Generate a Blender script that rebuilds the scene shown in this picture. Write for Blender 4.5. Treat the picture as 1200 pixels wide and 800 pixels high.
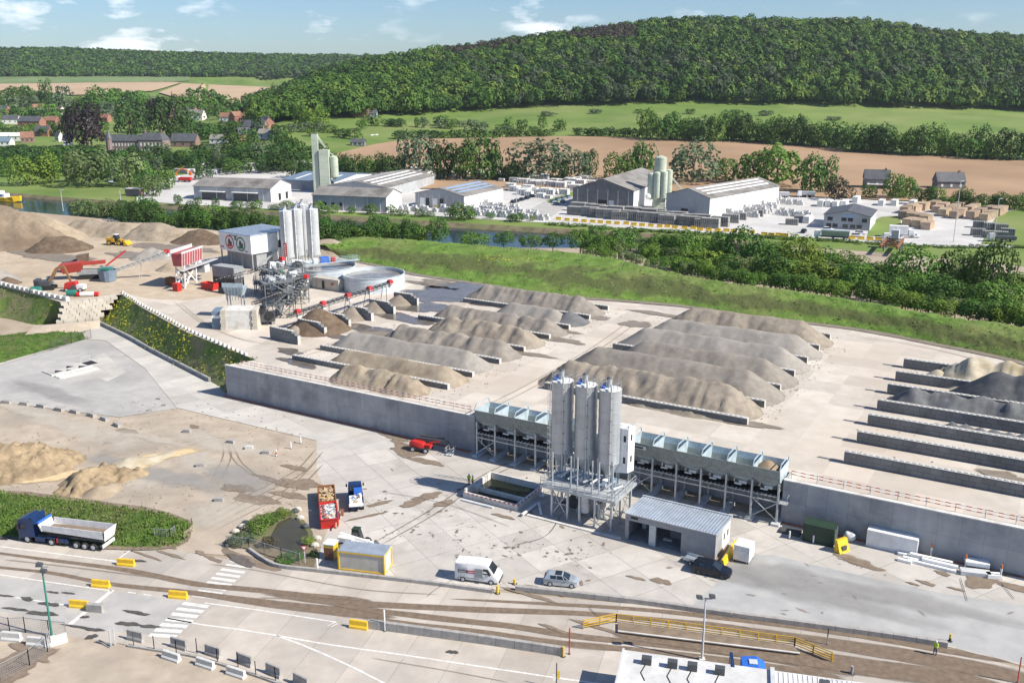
import bpy, bmesh, math, random
import numpy as np
from mathutils import Matrix, Vector, noise as mnoise
random.seed(7); rng = np.random.default_rng(7)
R = math.radians; PI = math.pi
SC = bpy.context.scene; COL = SC.collection
for o in list(bpy.data.objects): bpy.data.objects.remove(o)

# ---------------------------------------------------------------- camera
CF, CT, CH = 1120.0, 0.2745, 59.0
cam = bpy.data.cameras.new('camera'); camo = bpy.data.objects.new('camera', cam); COL.objects.link(camo)
cam.sensor_fit = 'HORIZONTAL'; cam.sensor_width = 36.0; cam.lens = 36.0*CF/1200.0
cam.clip_start = 1.0; cam.clip_end = 20000
camo.location = (0, 0, CH); camo.rotation_euler = (PI/2-CT, 0, 0)
SC.camera = camo
# ---------------------------------------------------------------- sky, sun, exposure
SUN_EL = R(41); SUN_AZ = R(-21); SV = Vector((math.cos(SUN_AZ)*math.cos(SUN_EL), math.sin(SUN_AZ)*math.cos(SUN_EL), math.sin(SUN_EL)))
wd = bpy.data.worlds.new('World'); SC.world = wd; wd.use_nodes = True
nt = wd.node_tree; nt.nodes.clear()
def N(t, ty, **kw):
    n = t.nodes.new(ty)
    for k, v in kw.items():
        if k in n.inputs: n.inputs[k].default_value = v
        else: setattr(n, k, v)
    return n
out = N(nt, 'ShaderNodeOutputWorld'); bg = N(nt, 'ShaderNodeBackground', Strength=0.062)
sky = N(nt, 'ShaderNodeTexSky'); sky.sky_type = 'NISHITA'; sky.sun_disc = False
sky.sun_elevation = SUN_EL; sky.sun_rotation = math.atan2(SV.x, SV.y); sky.altitude = 150; sky.air_density = 1.0; sky.dust_density = 0.4; sky.ozone_density = 2.5
# clouds: noise over the sky directions (a layer overhead seen at grazing angles)
tc = N(nt, 'ShaderNodeTexCoord'); mp = N(nt, 'ShaderNodeMapping'); mp.inputs['Scale'].default_value = (15, 15, 46); mp.inputs['Location'].default_value = (3.1, 0.4, 0.0)
nz = N(nt, 'ShaderNodeTexNoise', Scale=1.0, Detail=6.0, Roughness=0.55)
rp = N(nt, 'ShaderNodeValToRGB'); rp.color_ramp.elements[0].position = 0.54; rp.color_ramp.elements[1].position = 0.64
nz2 = N(nt, 'ShaderNodeTexNoise', Scale=0.45, Detail=3.0)
rp2 = N(nt, 'ShaderNodeValToRGB'); rp2.color_ramp.elements[0].position = 0.42; rp2.color_ramp.elements[1].position = 0.72
mul = N(nt, 'ShaderNodeMath', operation='MULTIPLY'); mul2 = N(nt, 'ShaderNodeMath', operation='MULTIPLY'); mul2.inputs[1].default_value = 0.85
tint = N(nt, 'ShaderNodeMix', data_type='RGBA', blend_type='MULTIPLY'); tint.inputs[0].default_value = 1.0; tint.inputs[7].default_value = (0.88, 1.08, 1.36, 1)
mix = N(nt, 'ShaderNodeMix', data_type='RGBA'); mix.inputs[7].default_value = (15, 15.3, 15.8, 1)
L = nt.links.new
L(tc.outputs['Generated'], mp.inputs['Vector']); L(mp.outputs[0], nz.inputs['Vector']); L(mp.outputs[0], nz2.inputs['Vector'])
L(nz.outputs[0], rp.inputs[0]); L(nz2.outputs[0], rp2.inputs[0]); L(rp.outputs[0], mul.inputs[0]); L(rp2.outputs[0], mul.inputs[1]); L(mul.outputs[0], mul2.inputs[0])
L(sky.outputs[0], tint.inputs[6]); L(tint.outputs[2], mix.inputs[6]); L(mul2.outputs[0], mix.inputs[0]); L(mix.outputs[2], bg.inputs[0]); L(bg.outputs[0], out.inputs[0])
sl = bpy.data.lights.new('sun', 'SUN'); sl.energy = 5.0; sl.angle = R(0.53); sl.color = (1.0, 0.93, 0.82)
so = bpy.data.objects.new('sun', sl); COL.objects.link(so); so.rotation_euler = SV.to_track_quat('Z', 'Y').to_euler(); so.location = (200, -100, 300)
SC.view_settings.view_transform = 'Standard'; SC.view_settings.look = 'None'; SC.view_settings.gamma = 1.0; SC.view_settings.use_curve_mapping = False
SC.view_settings.exposure = 0.60
SC.render.engine = 'CYCLES'; SC.cycles.max_bounces = 5; SC.cycles.diffuse_bounces = 3; SC.cycles.transparent_max_bounces = 32
SC.cycles.volume_bounces = 0

# ---------------------------------------------------------------- pixel -> ground
cT, sT = math.cos(CT), math.sin(CT)
def ray(px, py):
    u = (px-600)/CF; w = (400-py)/CF
    return np.array([u, cT+w*sT, -sT+w*cT])
def G(px, py, z=0.0):
    d = ray(px, py); k = (z-CH)/d[2]
    return Vector((d[0]*k, d[1]*k, z))
def PXS(px, py, z=0.0):
    p = G(px, py, z); return CF/(p.y*cT-(z-CH)*sT)
def colpx(x, y, z=20.0): return 600+CF*x/max(1.0, y*cT-(z-CH)*sT)
W0 = Vector((-54, 171.6, 0)); WE = Vector((.865, -.5016, 0)); WN = Vector((.5016, .865, 0)); WYAW = math.atan2(-.5016, .865)
def W(s, t, z=0.0): return W0+WE*s+WN*t+Vector((0, 0, z))
UZ = 6.0       # level of the upper yard

# ---------------------------------------------------------------- materials
def srgb(r, g, b):
    f = lambda c: (c/255/12.92) if c/255 <= .04045 else ((c/255+.055)/1.055)**2.4
    return (f(r), f(g), f(b), 1)
MATS = {}
def mat(name, c1, c2=None, rough=.8, scale=1.0, detail=5.0, metal=0.0, bump=0.0, bscale=None, lo=.35, hi=.65, spec=.5, c3=None, s3=None, coord='Object', rnd=0.0, tr=0.0):
    m = bpy.data.materials.new(name); m.use_nodes = True; t = m.node_tree; b = t.nodes['Principled BSDF']
    b.inputs['Roughness'].default_value = rough; b.inputs['Metallic'].default_value = metal; b.inputs['Specular IOR Level'].default_value = spec
    c1 = tuple(c1)[:3]+(1,); lk = t.links.new
    tcn = N(t, 'ShaderNodeTexCoord'); vec = tcn.outputs[coord]
    col = None
    if c2 is not None:
        c2 = tuple(c2)[:3]+(1,)
        n = N(t, 'ShaderNodeTexNoise', Scale=scale, Detail=detail, Roughness=.6); lk(vec, n.inputs['Vector'])
        r = N(t, 'ShaderNodeValToRGB'); r.color_ramp.elements[0].position = lo; r.color_ramp.elements[1].position = hi
        r.color_ramp.elements[0].color = c1; r.color_ramp.elements[1].color = c2; lk(n.outputs[0], r.inputs[0]); col = r.outputs[0]
        if c3 is not None:
            c3 = tuple(c3)[:3]+(1,)
            n3 = N(t, 'ShaderNodeTexNoise', Scale=s3 or scale*.2, Detail=6.0, Roughness=.65); lk(vec, n3.inputs['Vector'])
            r3 = N(t, 'ShaderNodeValToRGB'); r3.color_ramp.elements[0].position = .47; r3.color_ramp.elements[1].position = .68; lk(n3.outputs[0], r3.inputs[0])
            mx = N(t, 'ShaderNodeMix', data_type='RGBA'); lk(r3.outputs[0], mx.inputs[0]); lk(col, mx.inputs[6]); mx.inputs[7].default_value = c3; col = mx.outputs[2]
    if rnd:
        oi = N(t, 'ShaderNodeObjectInfo'); hs = N(t, 'ShaderNodeHueSaturation')
        mr = N(t, 'ShaderNodeMapRange'); mr.inputs[3].default_value = 1-rnd; mr.inputs[4].default_value = 1+rnd; lk(oi.outputs['Random'], mr.inputs[0]); lk(mr.outputs[0], hs.inputs['Value'])
        mr2 = N(t, 'ShaderNodeMapRange'); mr2.inputs[3].default_value = .5-rnd*.07; mr2.inputs[4].default_value = .5+rnd*.05
        fr = N(t, 'ShaderNodeMath', operation='FRACT'); m7 = N(t, 'ShaderNodeMath', operation='MULTIPLY'); m7.inputs[1].default_value = 7.31; lk(oi.outputs['Random'], m7.inputs[0]); lk(m7.outputs[0], fr.inputs[0]); lk(fr.outputs[0], mr2.inputs[0]); lk(mr2.outputs[0], hs.inputs['Hue'])
        if col is not None: lk(col, hs.inputs['Color'])
        else: hs.inputs['Color'].default_value = c1
        col = hs.outputs[0]
    if col is not None: lk(col, b.inputs['Base Color'])
    else: b.inputs['Base Color'].default_value = c1
    if bump:
        nb = N(t, 'ShaderNodeTexNoise', Scale=bscale or scale*4, Detail=6.0, Roughness=.65); lk(vec, nb.inputs['Vector'])
        bp = N(t, 'ShaderNodeBump', Strength=min(1, bump), Distance=bump); lk(nb.outputs[0], bp.inputs['Height']); lk(bp.outputs[0], b.inputs['Normal'])
    if tr:
        ts = N(t, 'ShaderNodeBsdfTranslucent'); ms = N(t, 'ShaderNodeMixShader'); ms.inputs[0].default_value = tr
        if col is not None: lk(col, ts.inputs[0])
        else: ts.inputs[0].default_value = c1
        lk(b.outputs[0], ms.inputs[1]); lk(ts.outputs[0], ms.inputs[2]); lk(ms.outputs[0], t.nodes['Material Output'].inputs[0])
    MATS[name] = m; return m
def flat(name, c, rough=.5, metal=0.0, spec=.5):
    # paint-like: tiny mottling so that nothing is perfectly uniform
    c = tuple(c)[:3]; return mat(name, tuple(x*.86 for x in c), tuple(min(1, x*1.08) for x in c), rough=rough, metal=metal, spec=spec, scale=.9, detail=8)

def slab_mat(name, c1, c2, c3, joint, sx, sy, yaw, s3=.05, jw=.012, bump=.01, stain=(.2, .15, .11), stain_amt=.5, tyre=0.0, sscale=.16, loc=(0, 0, 0)):
    """cast concrete slabs: large tone blotches, per-slab tone, dark joints, soil stains"""
    m = mat(name, c1, c2, rough=.9, scale=.35, c3=c3, s3=s3, bump=bump, bscale=3.0, coord='Object', spec=.3)
    t = m.node_tree; lk = t.links.new; b = t.nodes['Principled BSDF']
    src = b.inputs['Base Color'].links[0].from_socket
    tcn = [n for n in t.nodes if n.type == 'TEX_COORD'][0]
    mp = N(t, 'ShaderNodeMapping'); mp.inputs['Rotation'].default_value = (0, 0, -yaw); mp.inputs['Location'].default_value = loc; lk(tcn.outputs['Object'], mp.inputs['Vector'])
    if sx:
        br = N(t, 'ShaderNodeTexBrick', Scale=1.0); br.offset = 0.0; br.inputs['Brick Width'].default_value = sx; br.inputs['Row Height'].default_value = sy
        br.inputs['Mortar Size'].default_value = jw*3; br.inputs['Mortar Smooth'].default_value = .3; br.inputs['Bias'].default_value = 0
        br.inputs['Color1'].default_value = (.86, .86, .86, 1); br.inputs['Color2'].default_value = (1.08, 1.08, 1.08, 1); br.inputs['Mortar'].default_value = (joint, joint, joint, 1)
        lk(mp.outputs[0], br.inputs['Vector'])
        mx = N(t, 'ShaderNodeMix', data_type='RGBA', blend_type='MULTIPLY'); mx.inputs[0].default_value = 1.0; lk(src, mx.inputs[6]); lk(br.outputs[0], mx.inputs[7]); src = mx.outputs[2]
    if stain_amt:
        n1 = N(t, 'ShaderNodeTexNoise', Scale=sscale, Detail=9.0, Roughness=.72, Distortion=.6); lk(tcn.outputs['Object'], n1.inputs['Vector'])
        r1 = N(t, 'ShaderNodeValToRGB'); r1.color_ramp.elements[0].position = .56; r1.color_ramp.elements[1].position = .72; r1.color_ramp.elements[1].color = (stain_amt,)*3+(1,); lk(n1.outputs[0], r1.inputs[0])
        mx = N(t, 'ShaderNodeMix', data_type='RGBA'); lk(r1.outputs[0], mx.inputs[0]); lk(src, mx.inputs[6]); mx.inputs[7].default_value = tuple(stain)+(1,); src = mx.outputs[2]
    if tyre:
        wv = N(t, 'ShaderNodeTexWave', Scale=.16, Distortion=9.0, Detail=4.0); wv.inputs['Detail Scale'].default_value = .35; lk(mp.outputs[0], wv.inputs['Vector'])
        r2 = N(t, 'ShaderNodeValToRGB'); r2.color_ramp.elements[0].position = .80; r2.color_ramp.elements[1].position = .97; r2.color_ramp.elements[1].color = (tyre,)*3+(1,); lk(wv.outputs[0], r2.inputs[0])
        mx = N(t, 'ShaderNodeMix', data_type='RGBA'); lk(r2.outputs[0], mx.inputs[0]); lk(src, mx.inputs[6]); mx.inputs[7].default_value = tuple(x*.9 for x in stain)+(1,); src = mx.outputs[2]
    lk(src, b.inputs['Base Color']); return m

def stain_mat(name, c1, c2, thr=.5, scale=.5, soft=.06, rough=.9, wob=.5, streak=1.0, ew=1.0, amax=1.0):
    """soil or water lying on the paving: ragged outline from noise, UV v = 0..1 across the patch"""
    m = bpy.data.materials.new(name); m.use_nodes = True; t = m.node_tree; b = t.nodes['Principled BSDF']; lk = t.links.new
    b.inputs['Roughness'].default_value = rough
    tcn = N(t, 'ShaderNodeTexCoord'); n = N(t, 'ShaderNodeTexNoise', Scale=scale*3, Detail=6.0, Roughness=.6); lk(tcn.outputs['Object'], n.inputs['Vector'])
    r = N(t, 'ShaderNodeValToRGB'); r.color_ramp.elements[0].color = tuple(c1)[:3]+(1,); r.color_ramp.elements[1].color = tuple(c2)[:3]+(1,); r.color_ramp.elements[0].position = .35; r.color_ramp.elements[1].position = .65
    lk(n.outputs[0], r.inputs[0]); lk(r.outputs[0], b.inputs['Base Color'])
    mp = N(t, 'ShaderNodeMapping'); mp.inputs['Scale'].default_value = (1/streak, 1, 1); lk(tcn.outputs['UV'], mp.inputs['Vector'])
    n2 = N(t, 'ShaderNodeTexNoise', Scale=scale, Detail=8.0, Roughness=.65); lk(mp.outputs[0], n2.inputs['Vector'])
    at = N(t, 'ShaderNodeAttribute'); at.attribute_name = 'edge'
    ad = N(t, 'ShaderNodeMath', operation='MULTIPLY_ADD'); ad.inputs[1].default_value = wob*2; lk(n2.outputs[0], ad.inputs[0]); 
    sb = N(t, 'ShaderNodeMath', operation='SUBTRACT'); sb.inputs[1].default_value = wob; ea = N(t, 'ShaderNodeMath', operation='MULTIPLY'); ea.inputs[1].default_value = ew; lk(at.outputs['Fac'], ea.inputs[0]); lk(ea.outputs[0], sb.inputs[0]); lk(sb.outputs[0], ad.inputs[2])
    mr = N(t, 'ShaderNodeMapRange'); mr.inputs[1].default_value = thr-soft; mr.inputs[2].default_value = thr+soft; mr.inputs[4].default_value = amax; lk(ad.outputs[0], mr.inputs[0])
    lk(mr.outputs[0], b.inputs['Alpha']); MATS[name] = m; return m

# ---------------------------------------------------------------- objects
def tag(o, label=None, cat=None, group=None, kind=None):
    if label: o['label'] = label
    if cat: o['category'] = cat
    if group: o['group'] = group
    if kind: o['kind'] = kind
    return o
def thing(name, label, cat, loc=(0, 0, 0), rz=0.0, group=None):
    o = bpy.data.objects.new(name, None); COL.objects.link(o); o.empty_display_size = .5
    o.location = loc; o.rotation_euler = (0, 0, rz); return tag(o, label, cat, group)
def dup(root, loc, rz=None, label=None, group=None, scale=None):
    r = root.copy(); COL.objects.link(r); r.location = loc
    if rz is not None: r.rotation_euler = (0, 0, rz)
    if scale is not None: r.scale = scale if hasattr(scale, '__len__') else (scale,)*3
    if label: r['label'] = label
    if group: r['group'] = group
    for ch in KIDS.get(root.name, []):
        c = ch.copy(); COL.objects.link(c); c.parent = r; KIDS.setdefault(r.name, []).append(c)
        for g in KIDS.get(ch.name, []):
            d = g.copy(); COL.objects.link(d); d.parent = c; KIDS.setdefault(c.name, []).append(d)
    return r
KIDS = {}
class MB:
    def __init__(s): s.v = []; s.f = []; s.mi = []; s.M = Matrix(); s.c = 0
    def add(s, vs, fs, mi=None):
        b = len(s.v); M = s.M
        s.v += [tuple(M @ Vector(v)) for v in vs]; s.f += [[b+i for i in f] for f in fs]; s.mi += [s.c if mi is None else mi]*len(fs); return s
    def box(s, x0, x1, y0, y1, z0, z1, mi=None):
        return s.add([(x0, y0, z0), (x1, y0, z0), (x1, y1, z0), (x0, y1, z0), (x0, y0, z1), (x1, y0, z1), (x1, y1, z1), (x0, y1, z1)],
                     [(3, 2, 1, 0), (4, 5, 6, 7), (0, 1, 5, 4), (1, 2, 6, 5), (2, 3, 7, 6), (3, 0, 4, 7)], mi)
    def hexa(s, lo, hi, mi=None):     # four lower, four upper points
        return s.add(list(lo)+list(hi), [(3, 2, 1, 0), (4, 5, 6, 7), (0, 1, 5, 4), (1, 2, 6, 5), (2, 3, 7, 6), (3, 0, 4, 7)], mi)
    def prism(s, pts, y0, y1, mi=None, ax='y'):     # outline in x,z extruded along y (or in y,z along x; or x,y along z)
        n = len(pts)
        f = {'y': lambda a, b, t: (a, t, b), 'x': lambda a, b, t: (t, a, b), 'z': lambda a, b, t: (a, b, t)}[ax]
        vs = [f(a, b, y0) for a, b in pts]+[f(a, b, y1) for a, b in pts]
        return s.add(vs, [tuple(range(n)), tuple(range(2*n-1, n-1, -1))]+[(i, (i+1) % n, n+(i+1) % n, n+i) for i in range(n)], mi)
    def cyl(s, p0, p1, r0, r1=None, n=12, mi=None, caps=True):
        r1 = r0 if r1 is None else r1; p0 = Vector(p0); p1 = Vector(p1); d = (p1-p0)
        if d.length < 1e-6: return s
        q = d.to_track_quat('Z', 'Y'); vs = []
        for p, r in ((p0, r0), (p1, r1)):
            for i in range(n):
                a = 2*PI*i/n; vs.append(p+q @ Vector((r*math.cos(a), r*math.sin(a), 0)))
        fs = [(i, (i+1) % n, n+(i+1) % n, n+i) for i in range(n)]
        if caps: fs += [tuple(range(n-1, -1, -1)), tuple(range(n, 2*n))]
        return s.add(vs, fs, mi)
    def bar(s, p0, p1, w=.1, h=None, mi=None):
        h = w if h is None else h; p0 = Vector(p0); p1 = Vector(p1); d = (p1-p0).normalized()
        up = Vector((0, 0, 1)) if abs(d.z) < .95 else Vector((0, 1, 0))
        x = d.cross(up).normalized()*(w/2); y = x.cross(d).normalized()*(h/2)
        c = lambda p: [p-x-y, p+x-y, p+x+y, p-x+y]
        a = c(p0); b = c(p1)
        return s.add(a+b, [(3, 2, 1, 0), (4, 5, 6, 7), (0, 1, 5, 4), (1, 2, 6, 5), (2, 3, 7, 6), (3, 0, 4, 7)], mi)
    def lathe(s, prof, n=24, mi=None, c=(0, 0)):
        vs = [(c[0]+r*math.cos(2*PI*i/n), c[1]+r*math.sin(2*PI*i/n), z) for r, z in prof for i in range(n)]
        fs = [(k*n+i, k*n+(i+1) % n, (k+1)*n+(i+1) % n, (k+1)*n+i) for k in range(len(prof)-1) for i in range(n)]
        return s.add(vs, fs, mi)
    def poly(s, pts, mi=None): return s.add(list(pts), [tuple(range(len(pts)))], mi)
    def ball(s, c, r, mi=None, n=10, k=6):
        rr = r if hasattr(r, '__len__') else (r, r, r); vs = []; fs = []
        for j in range(k+1):
            th = PI*j/k
            for i in range(n): vs.append((c[0]+rr[0]*math.sin(th)*math.cos(2*PI*i/n), c[1]+rr[1]*math.sin(th)*math.sin(2*PI*i/n), c[2]+rr[2]*math.cos(th)))
        for j in range(k):
            for i in range(n): fs.append((j*n+i, (j+1)*n+i, (j+1)*n+(i+1) % n, j*n+(i+1) % n))
        return s.add(vs, fs, mi)
    def build(s, name, mats, parent=None, smooth=False, loc=None):
        me = bpy.data.meshes.new(name); me.from_pydata(s.v, [], s.f)
        for m in (mats if isinstance(mats, (list, tuple)) else [mats]): me.materials.append(MATS[m] if isinstance(m, str) else m)
        me.polygons.foreach_set('material_index', s.mi)
        if smooth: me.polygons.foreach_set('use_smooth', [True]*len(s.f))
        me.validate(); me.update()
        if len(s.f) < 20000:
            bm = bmesh.new(); bm.from_mesh(me); bmesh.ops.recalc_face_normals(bm, faces=bm.faces); bm.to_mesh(me); bm.free()
        if smooth and hasattr(me, 'set_sharp_from_angle'): me.set_sharp_from_angle(angle=R(40))
        o = bpy.data.objects.new(name, me); COL.objects.link(o)
        if loc is not None: o.location = loc
        if parent is not None: o.parent = parent; KIDS.setdefault(parent.name, []).append(o)
        return o
def bulk(name, V, F, mats, mi=None, smooth=False, parent=None):
    """fast mesh from numpy arrays of quads (or triangles)"""
    me = bpy.data.meshes.new(name); V = np.asarray(V, np.float32); F = np.asarray(F, np.int32); k = F.shape[1]
    me.vertices.add(len(V)); me.vertices.foreach_set('co', V.ravel()); me.loops.add(F.size); me.loops.foreach_set('vertex_index', F.ravel())
    me.polygons.add(len(F)); me.polygons.foreach_set('loop_start', np.arange(0, F.size, k, dtype=np.int32)); me.polygons.foreach_set('loop_total', np.full(len(F), k, np.int32))
    for m in (mats if isinstance(mats, (list, tuple)) else [mats]): me.materials.append(MATS[m])
    if mi is not None: me.polygons.foreach_set('material_index', np.asarray(mi, np.int32))
    if smooth: me.polygons.foreach_set('use_smooth', np.ones(len(F), bool))
    me.update(calc_edges=True)
    o = bpy.data.objects.new(name, me); COL.objects.link(o)
    if parent is not None: o.parent = parent; KIDS.setdefault(parent.name, []).append(o)
    return o
def sheet(name, pts, m, dz=0.0, kind='structure'):
    """flat polygon through world points"""
    bm = bmesh.new(); vs = [bm.verts.new((p[0], p[1], p[2]+dz)) for p in pts]; f = bm.faces.new(vs)
    if f.normal.z < 0: f.normal_flip()
    bm.normal_update()
    if bm.faces[0:1] and list(bm.faces)[0].normal.z < 0: bmesh.ops.reverse_faces(bm, faces=list(bm.faces))
    bmesh.ops.triangulate(bm, faces=list(bm.faces))
    me = bpy.data.meshes.new(name); bm.to_mesh(me); bm.free(); me.materials.append(MATS[m]); o = bpy.data.objects.new(name, me); COL.objects.link(o)
    return tag(o, kind=kind)
def psheet(name, pxs, m, z=0.0, dz=0.0): return sheet(name, [G(x, y, z) for x, y in pxs], m, dz)
def spline(pts, n=6):
    """Catmull-Rom through 3-D points"""
    P_ = [Vector(p) for p in pts]; P_ = [P_[0]*2-P_[1]]+P_+[P_[-1]*2-P_[-2]]; r = []
    for i in range(1, len(P_)-2):
        for k in range(n):
            t = k/n; a, b, c, d = P_[i-1:i+3]
            r.append(.5*((2*b)+(c-a)*t+(2*a-5*b+4*c-d)*t*t+(3*b-a-3*c+d)*t**3))
    return r+[P_[-2]]
def edge_attr(me, vals):
    a = me.attributes.new('edge', 'FLOAT', 'POINT'); a.data.foreach_set('value', vals)
LAYER = [0]
def layer(dz):
    LAYER[0] += 1; return dz+LAYER[0]*.0004      # every thin patch lies a little above the one before
def strip(name, pts, width, m, dz, n=6, kind='structure', label=None):
    """band along a line of world points; UV in metres, 'edge' runs 0 at the rims to 1 along the middle"""
    dz = layer(dz); c = spline(pts, n); ww = width if hasattr(width, '__len__') else [width]*2; V = []; E = []; U = []; L_ = 0.0
    for i, p in enumerate(c):
        d = (c[min(i+1, len(c)-1)]-c[max(i-1, 0)]).normalized(); s = Vector((-d.y, d.x, 0)); f = i/(len(c)-1)
        w = np.interp(f, np.linspace(0, 1, len(ww)), ww); L_ += (p-c[max(0, i-1)]).length
        en = min(1, min(f, 1-f)*8+.15)
        for k in (-1, -.5, 0, .5, 1): V.append(p+s*(k*w/2)+Vector((0, 0, dz))); E.append((1-abs(k))*1.0*en); U.append((L_, k*w/2))
    F = [(i*5+j+1, i*5+j, (i+1)*5+j, (i+1)*5+j+1) for i in range(len(c)-1) for j in range(4)]
    me = bpy.data.meshes.new(name); me.from_pydata(V, [], F); me.materials.append(MATS[m])
    uv = me.uv_layers.new(); 
    for l in me.loops: uv.data[l.index].uv = U[l.vertex_index]
    edge_attr(me, E); me.update(); o = bpy.data.objects.new(name, me); COL.objects.link(o)
    return tag(o, label=label, kind=kind)
def blot(name, ctr, rx, ry, yaw, m, dz, n=20):
    """ragged spot of soil or water"""
    dz = layer(dz); V = []; E = []; U = []; rings = (0, .4, .7, 1)
    ph = random.random()*9
    for r in rings:
        for i in range(n):
            a = 2*PI*i/n; w = 1+.25*math.sin(2*a+ph)+.15*math.sin(5*a+ph*2)
            x, y = r*rx*w*math.cos(a), r*ry*w*math.sin(a); V.append((ctr[0]+x*math.cos(yaw)-y*math.sin(yaw), ctr[1]+x*math.sin(yaw)+y*math.cos(yaw), ctr[2]+dz)); E.append(1-r); U.append((x+ph*7, y))
    F = [(k*n+i, (k+1)*n+i, (k+1)*n+(i+1) % n, k*n+(i+1) % n) for k in range(3) for i in range(n)]
    me = bpy.data.meshes.new(name); me.from_pydata(V, [], F); me.materials.append(MATS[m]); uv = me.uv_layers.new()
    for l in me.loops: uv.data[l.index].uv = U[l.vertex_index]
    edge_attr(me, E); me.update(); o = bpy.data.objects.new(name, me); COL.objects.link(o); return tag(o, kind='structure')
# ================================================================ TERRAIN
I_ = np.interp
def tanpy(py): return math.tan(math.atan((py-400)/CF)+CT)       # tangent of the depression angle of a picture row
def z_at(py, D): return CH-D*tanpy(py)
BX = [300, 380, 430, 560, 640, 760, 900, 1050, 1200, 1450]; BP = [144, 140, 138, 131, 125, 122, 123, 126, 131, 138]
DBX = [300, 430, 560, 640, 1500]; DBY = [830, 920, 990, 1010, 1010]
RX = [260, 300, 330, 370, 420, 490, 560, 630, 700, 770, 830, 920, 1000, 1100, 1200, 1450]; RP = [140, 124, 108, 90, 77, 66, 57, 47, 38, 29, 27, 29, 29, 42, 49, 70]
def hz(x, y):
    px = colpx(x, y); D = y
    left = I_(D, [300, 520, 900, 1300, 1500, 2200, 2350, 2950, 3300, 6000], [0, 0, 4, 13, 19, 37, 50, I_(px, [-200, 0, 70, 200, 330, 430, 700], [112, 114, 116, 103, 96, 93, 85]), 110, 100])
    if px < 240: return left
    Db = I_(px, DBX, DBY); zb = z_at(I_(px, BX, BP), Db); Dr = Db+470; zr = max(zb, z_at(I_(px, RX, RP), Dr)-13)
    w = min(1, max(0, (px-240)/90))
    D2 = Db-190
    if D < Db: r = I_(D, [300, 500, 560, D2, Db], [0, 0, 1.5, max(2, zb*.5), zb])
    else:
        f = min(1, (D-Db)/(Dr-Db)); f = f**.85
        r = zb+(zr-zb)*(1-(1-f)**1.6) if D < Dr else zr-(D-Dr)*.12
    if D > Dr: return max(left*.8, r) if D < 2300 else max(left, r)
    return left*(1-w)+r*w
def GT(px, py, d0=330.0):
    """picture ray onto the valley and hills"""
    d = ray(px, py); k = d0/d[1]
    while k*d[1] < 5000:
        x, y, z = d[0]*k, d[1]*k, CH+d[2]*k
        if z < hz(x, y): break
        k *= 1.004
    return Vector((d[0]*k, d[1]*k, hz(d[0]*k, d[1]*k)))
mat('meadow_grass', (.10, .165, .035), (.16, .23, .055), rough=.95, scale=.02, c3=(.20, .235, .08), s3=.008, bump=.3, bscale=.5, spec=.2)
mat('plough', (.31, .205, .125), (.38, .26, .165), rough=.95, scale=.012, c3=(.25, .165, .10), s3=.004, spec=.2)
mat('far_plough', (.40, .29, .19), (.47, .35, .23), rough=.95, scale=.006, spec=.2)
mat('far_meadow', (.12, .18, .07), (.17, .23, .10), rough=.95, scale=.01, spec=.2)
mat('bank_grass', (.050, .108, .016), (.125, .215, .036), rough=.95, scale=.8, c3=(.15, .17, .06), s3=.25, bump=.9, bscale=2.2, spec=.2, lo=.38, hi=.62)
m_ = mat('berm_grass', (.085, .155, .024), (.145, .235, .048), rough=.95, scale=.3, c3=(.17, .20, .065), s3=.06, bump=.6, bscale=1.2, spec=.2)
t_ = m_.node_tree; b_ = t_.nodes['Principled BSDF']; src_ = b_.inputs['Base Color'].links[0].from_socket; tc_ = [n for n in t_.nodes if n.type == 'TEX_COORD'][0]; sx_ = N(t_, 'ShaderNodeSeparateXYZ'); t_.links.new(tc_.outputs['Object'], sx_.inputs[0])
nn_ = N(t_, 'ShaderNodeTexNoise', Scale=.09, Detail=7.0, Roughness=.7); t_.links.new(tc_.outputs['Object'], nn_.inputs['Vector']); ma_ = N(t_, 'ShaderNodeMath', operation='MULTIPLY_ADD'); ma_.inputs[1].default_value = 4.5; t_.links.new(nn_.outputs[0], ma_.inputs[0]); t_.links.new(sx_.outputs[2], ma_.inputs[2])
rr_ = N(t_, 'ShaderNodeValToRGB'); e_ = rr_.color_ramp.elements; e_[0].position = .0; e_[1].position = 1.0; e_[0].color = e_[1].color = (0, 0, 0, 1); mr_ = N(t_, 'ShaderNodeMapRange'); mr_.inputs[1].default_value = 8.2; mr_.inputs[2].default_value = 12.2; t_.links.new(ma_.outputs[0], mr_.inputs[0]); t_.links.new(mr_.outputs[0], rr_.inputs[0])
for p_, v_ in ((.18, 0), (.34, .85), (.60, .85), (.74, 0)): x_ = e_.new(p_); x_.color = (v_, v_, v_, 1)
mx_ = N(t_, 'ShaderNodeMix', data_type='RGBA'); t_.links.new(rr_.outputs[0], mx_.inputs[0]); t_.links.new(src_, mx_.inputs[6]); mx_.inputs[7].default_value = (.085, .095, .035, 1); t_.links.new(mx_.outputs[2], b_.inputs['Base Color'])
mat('silt', (.20, .16, .11), (.29, .24, .17), rough=.95, scale=.3, spec=.2)
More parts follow.
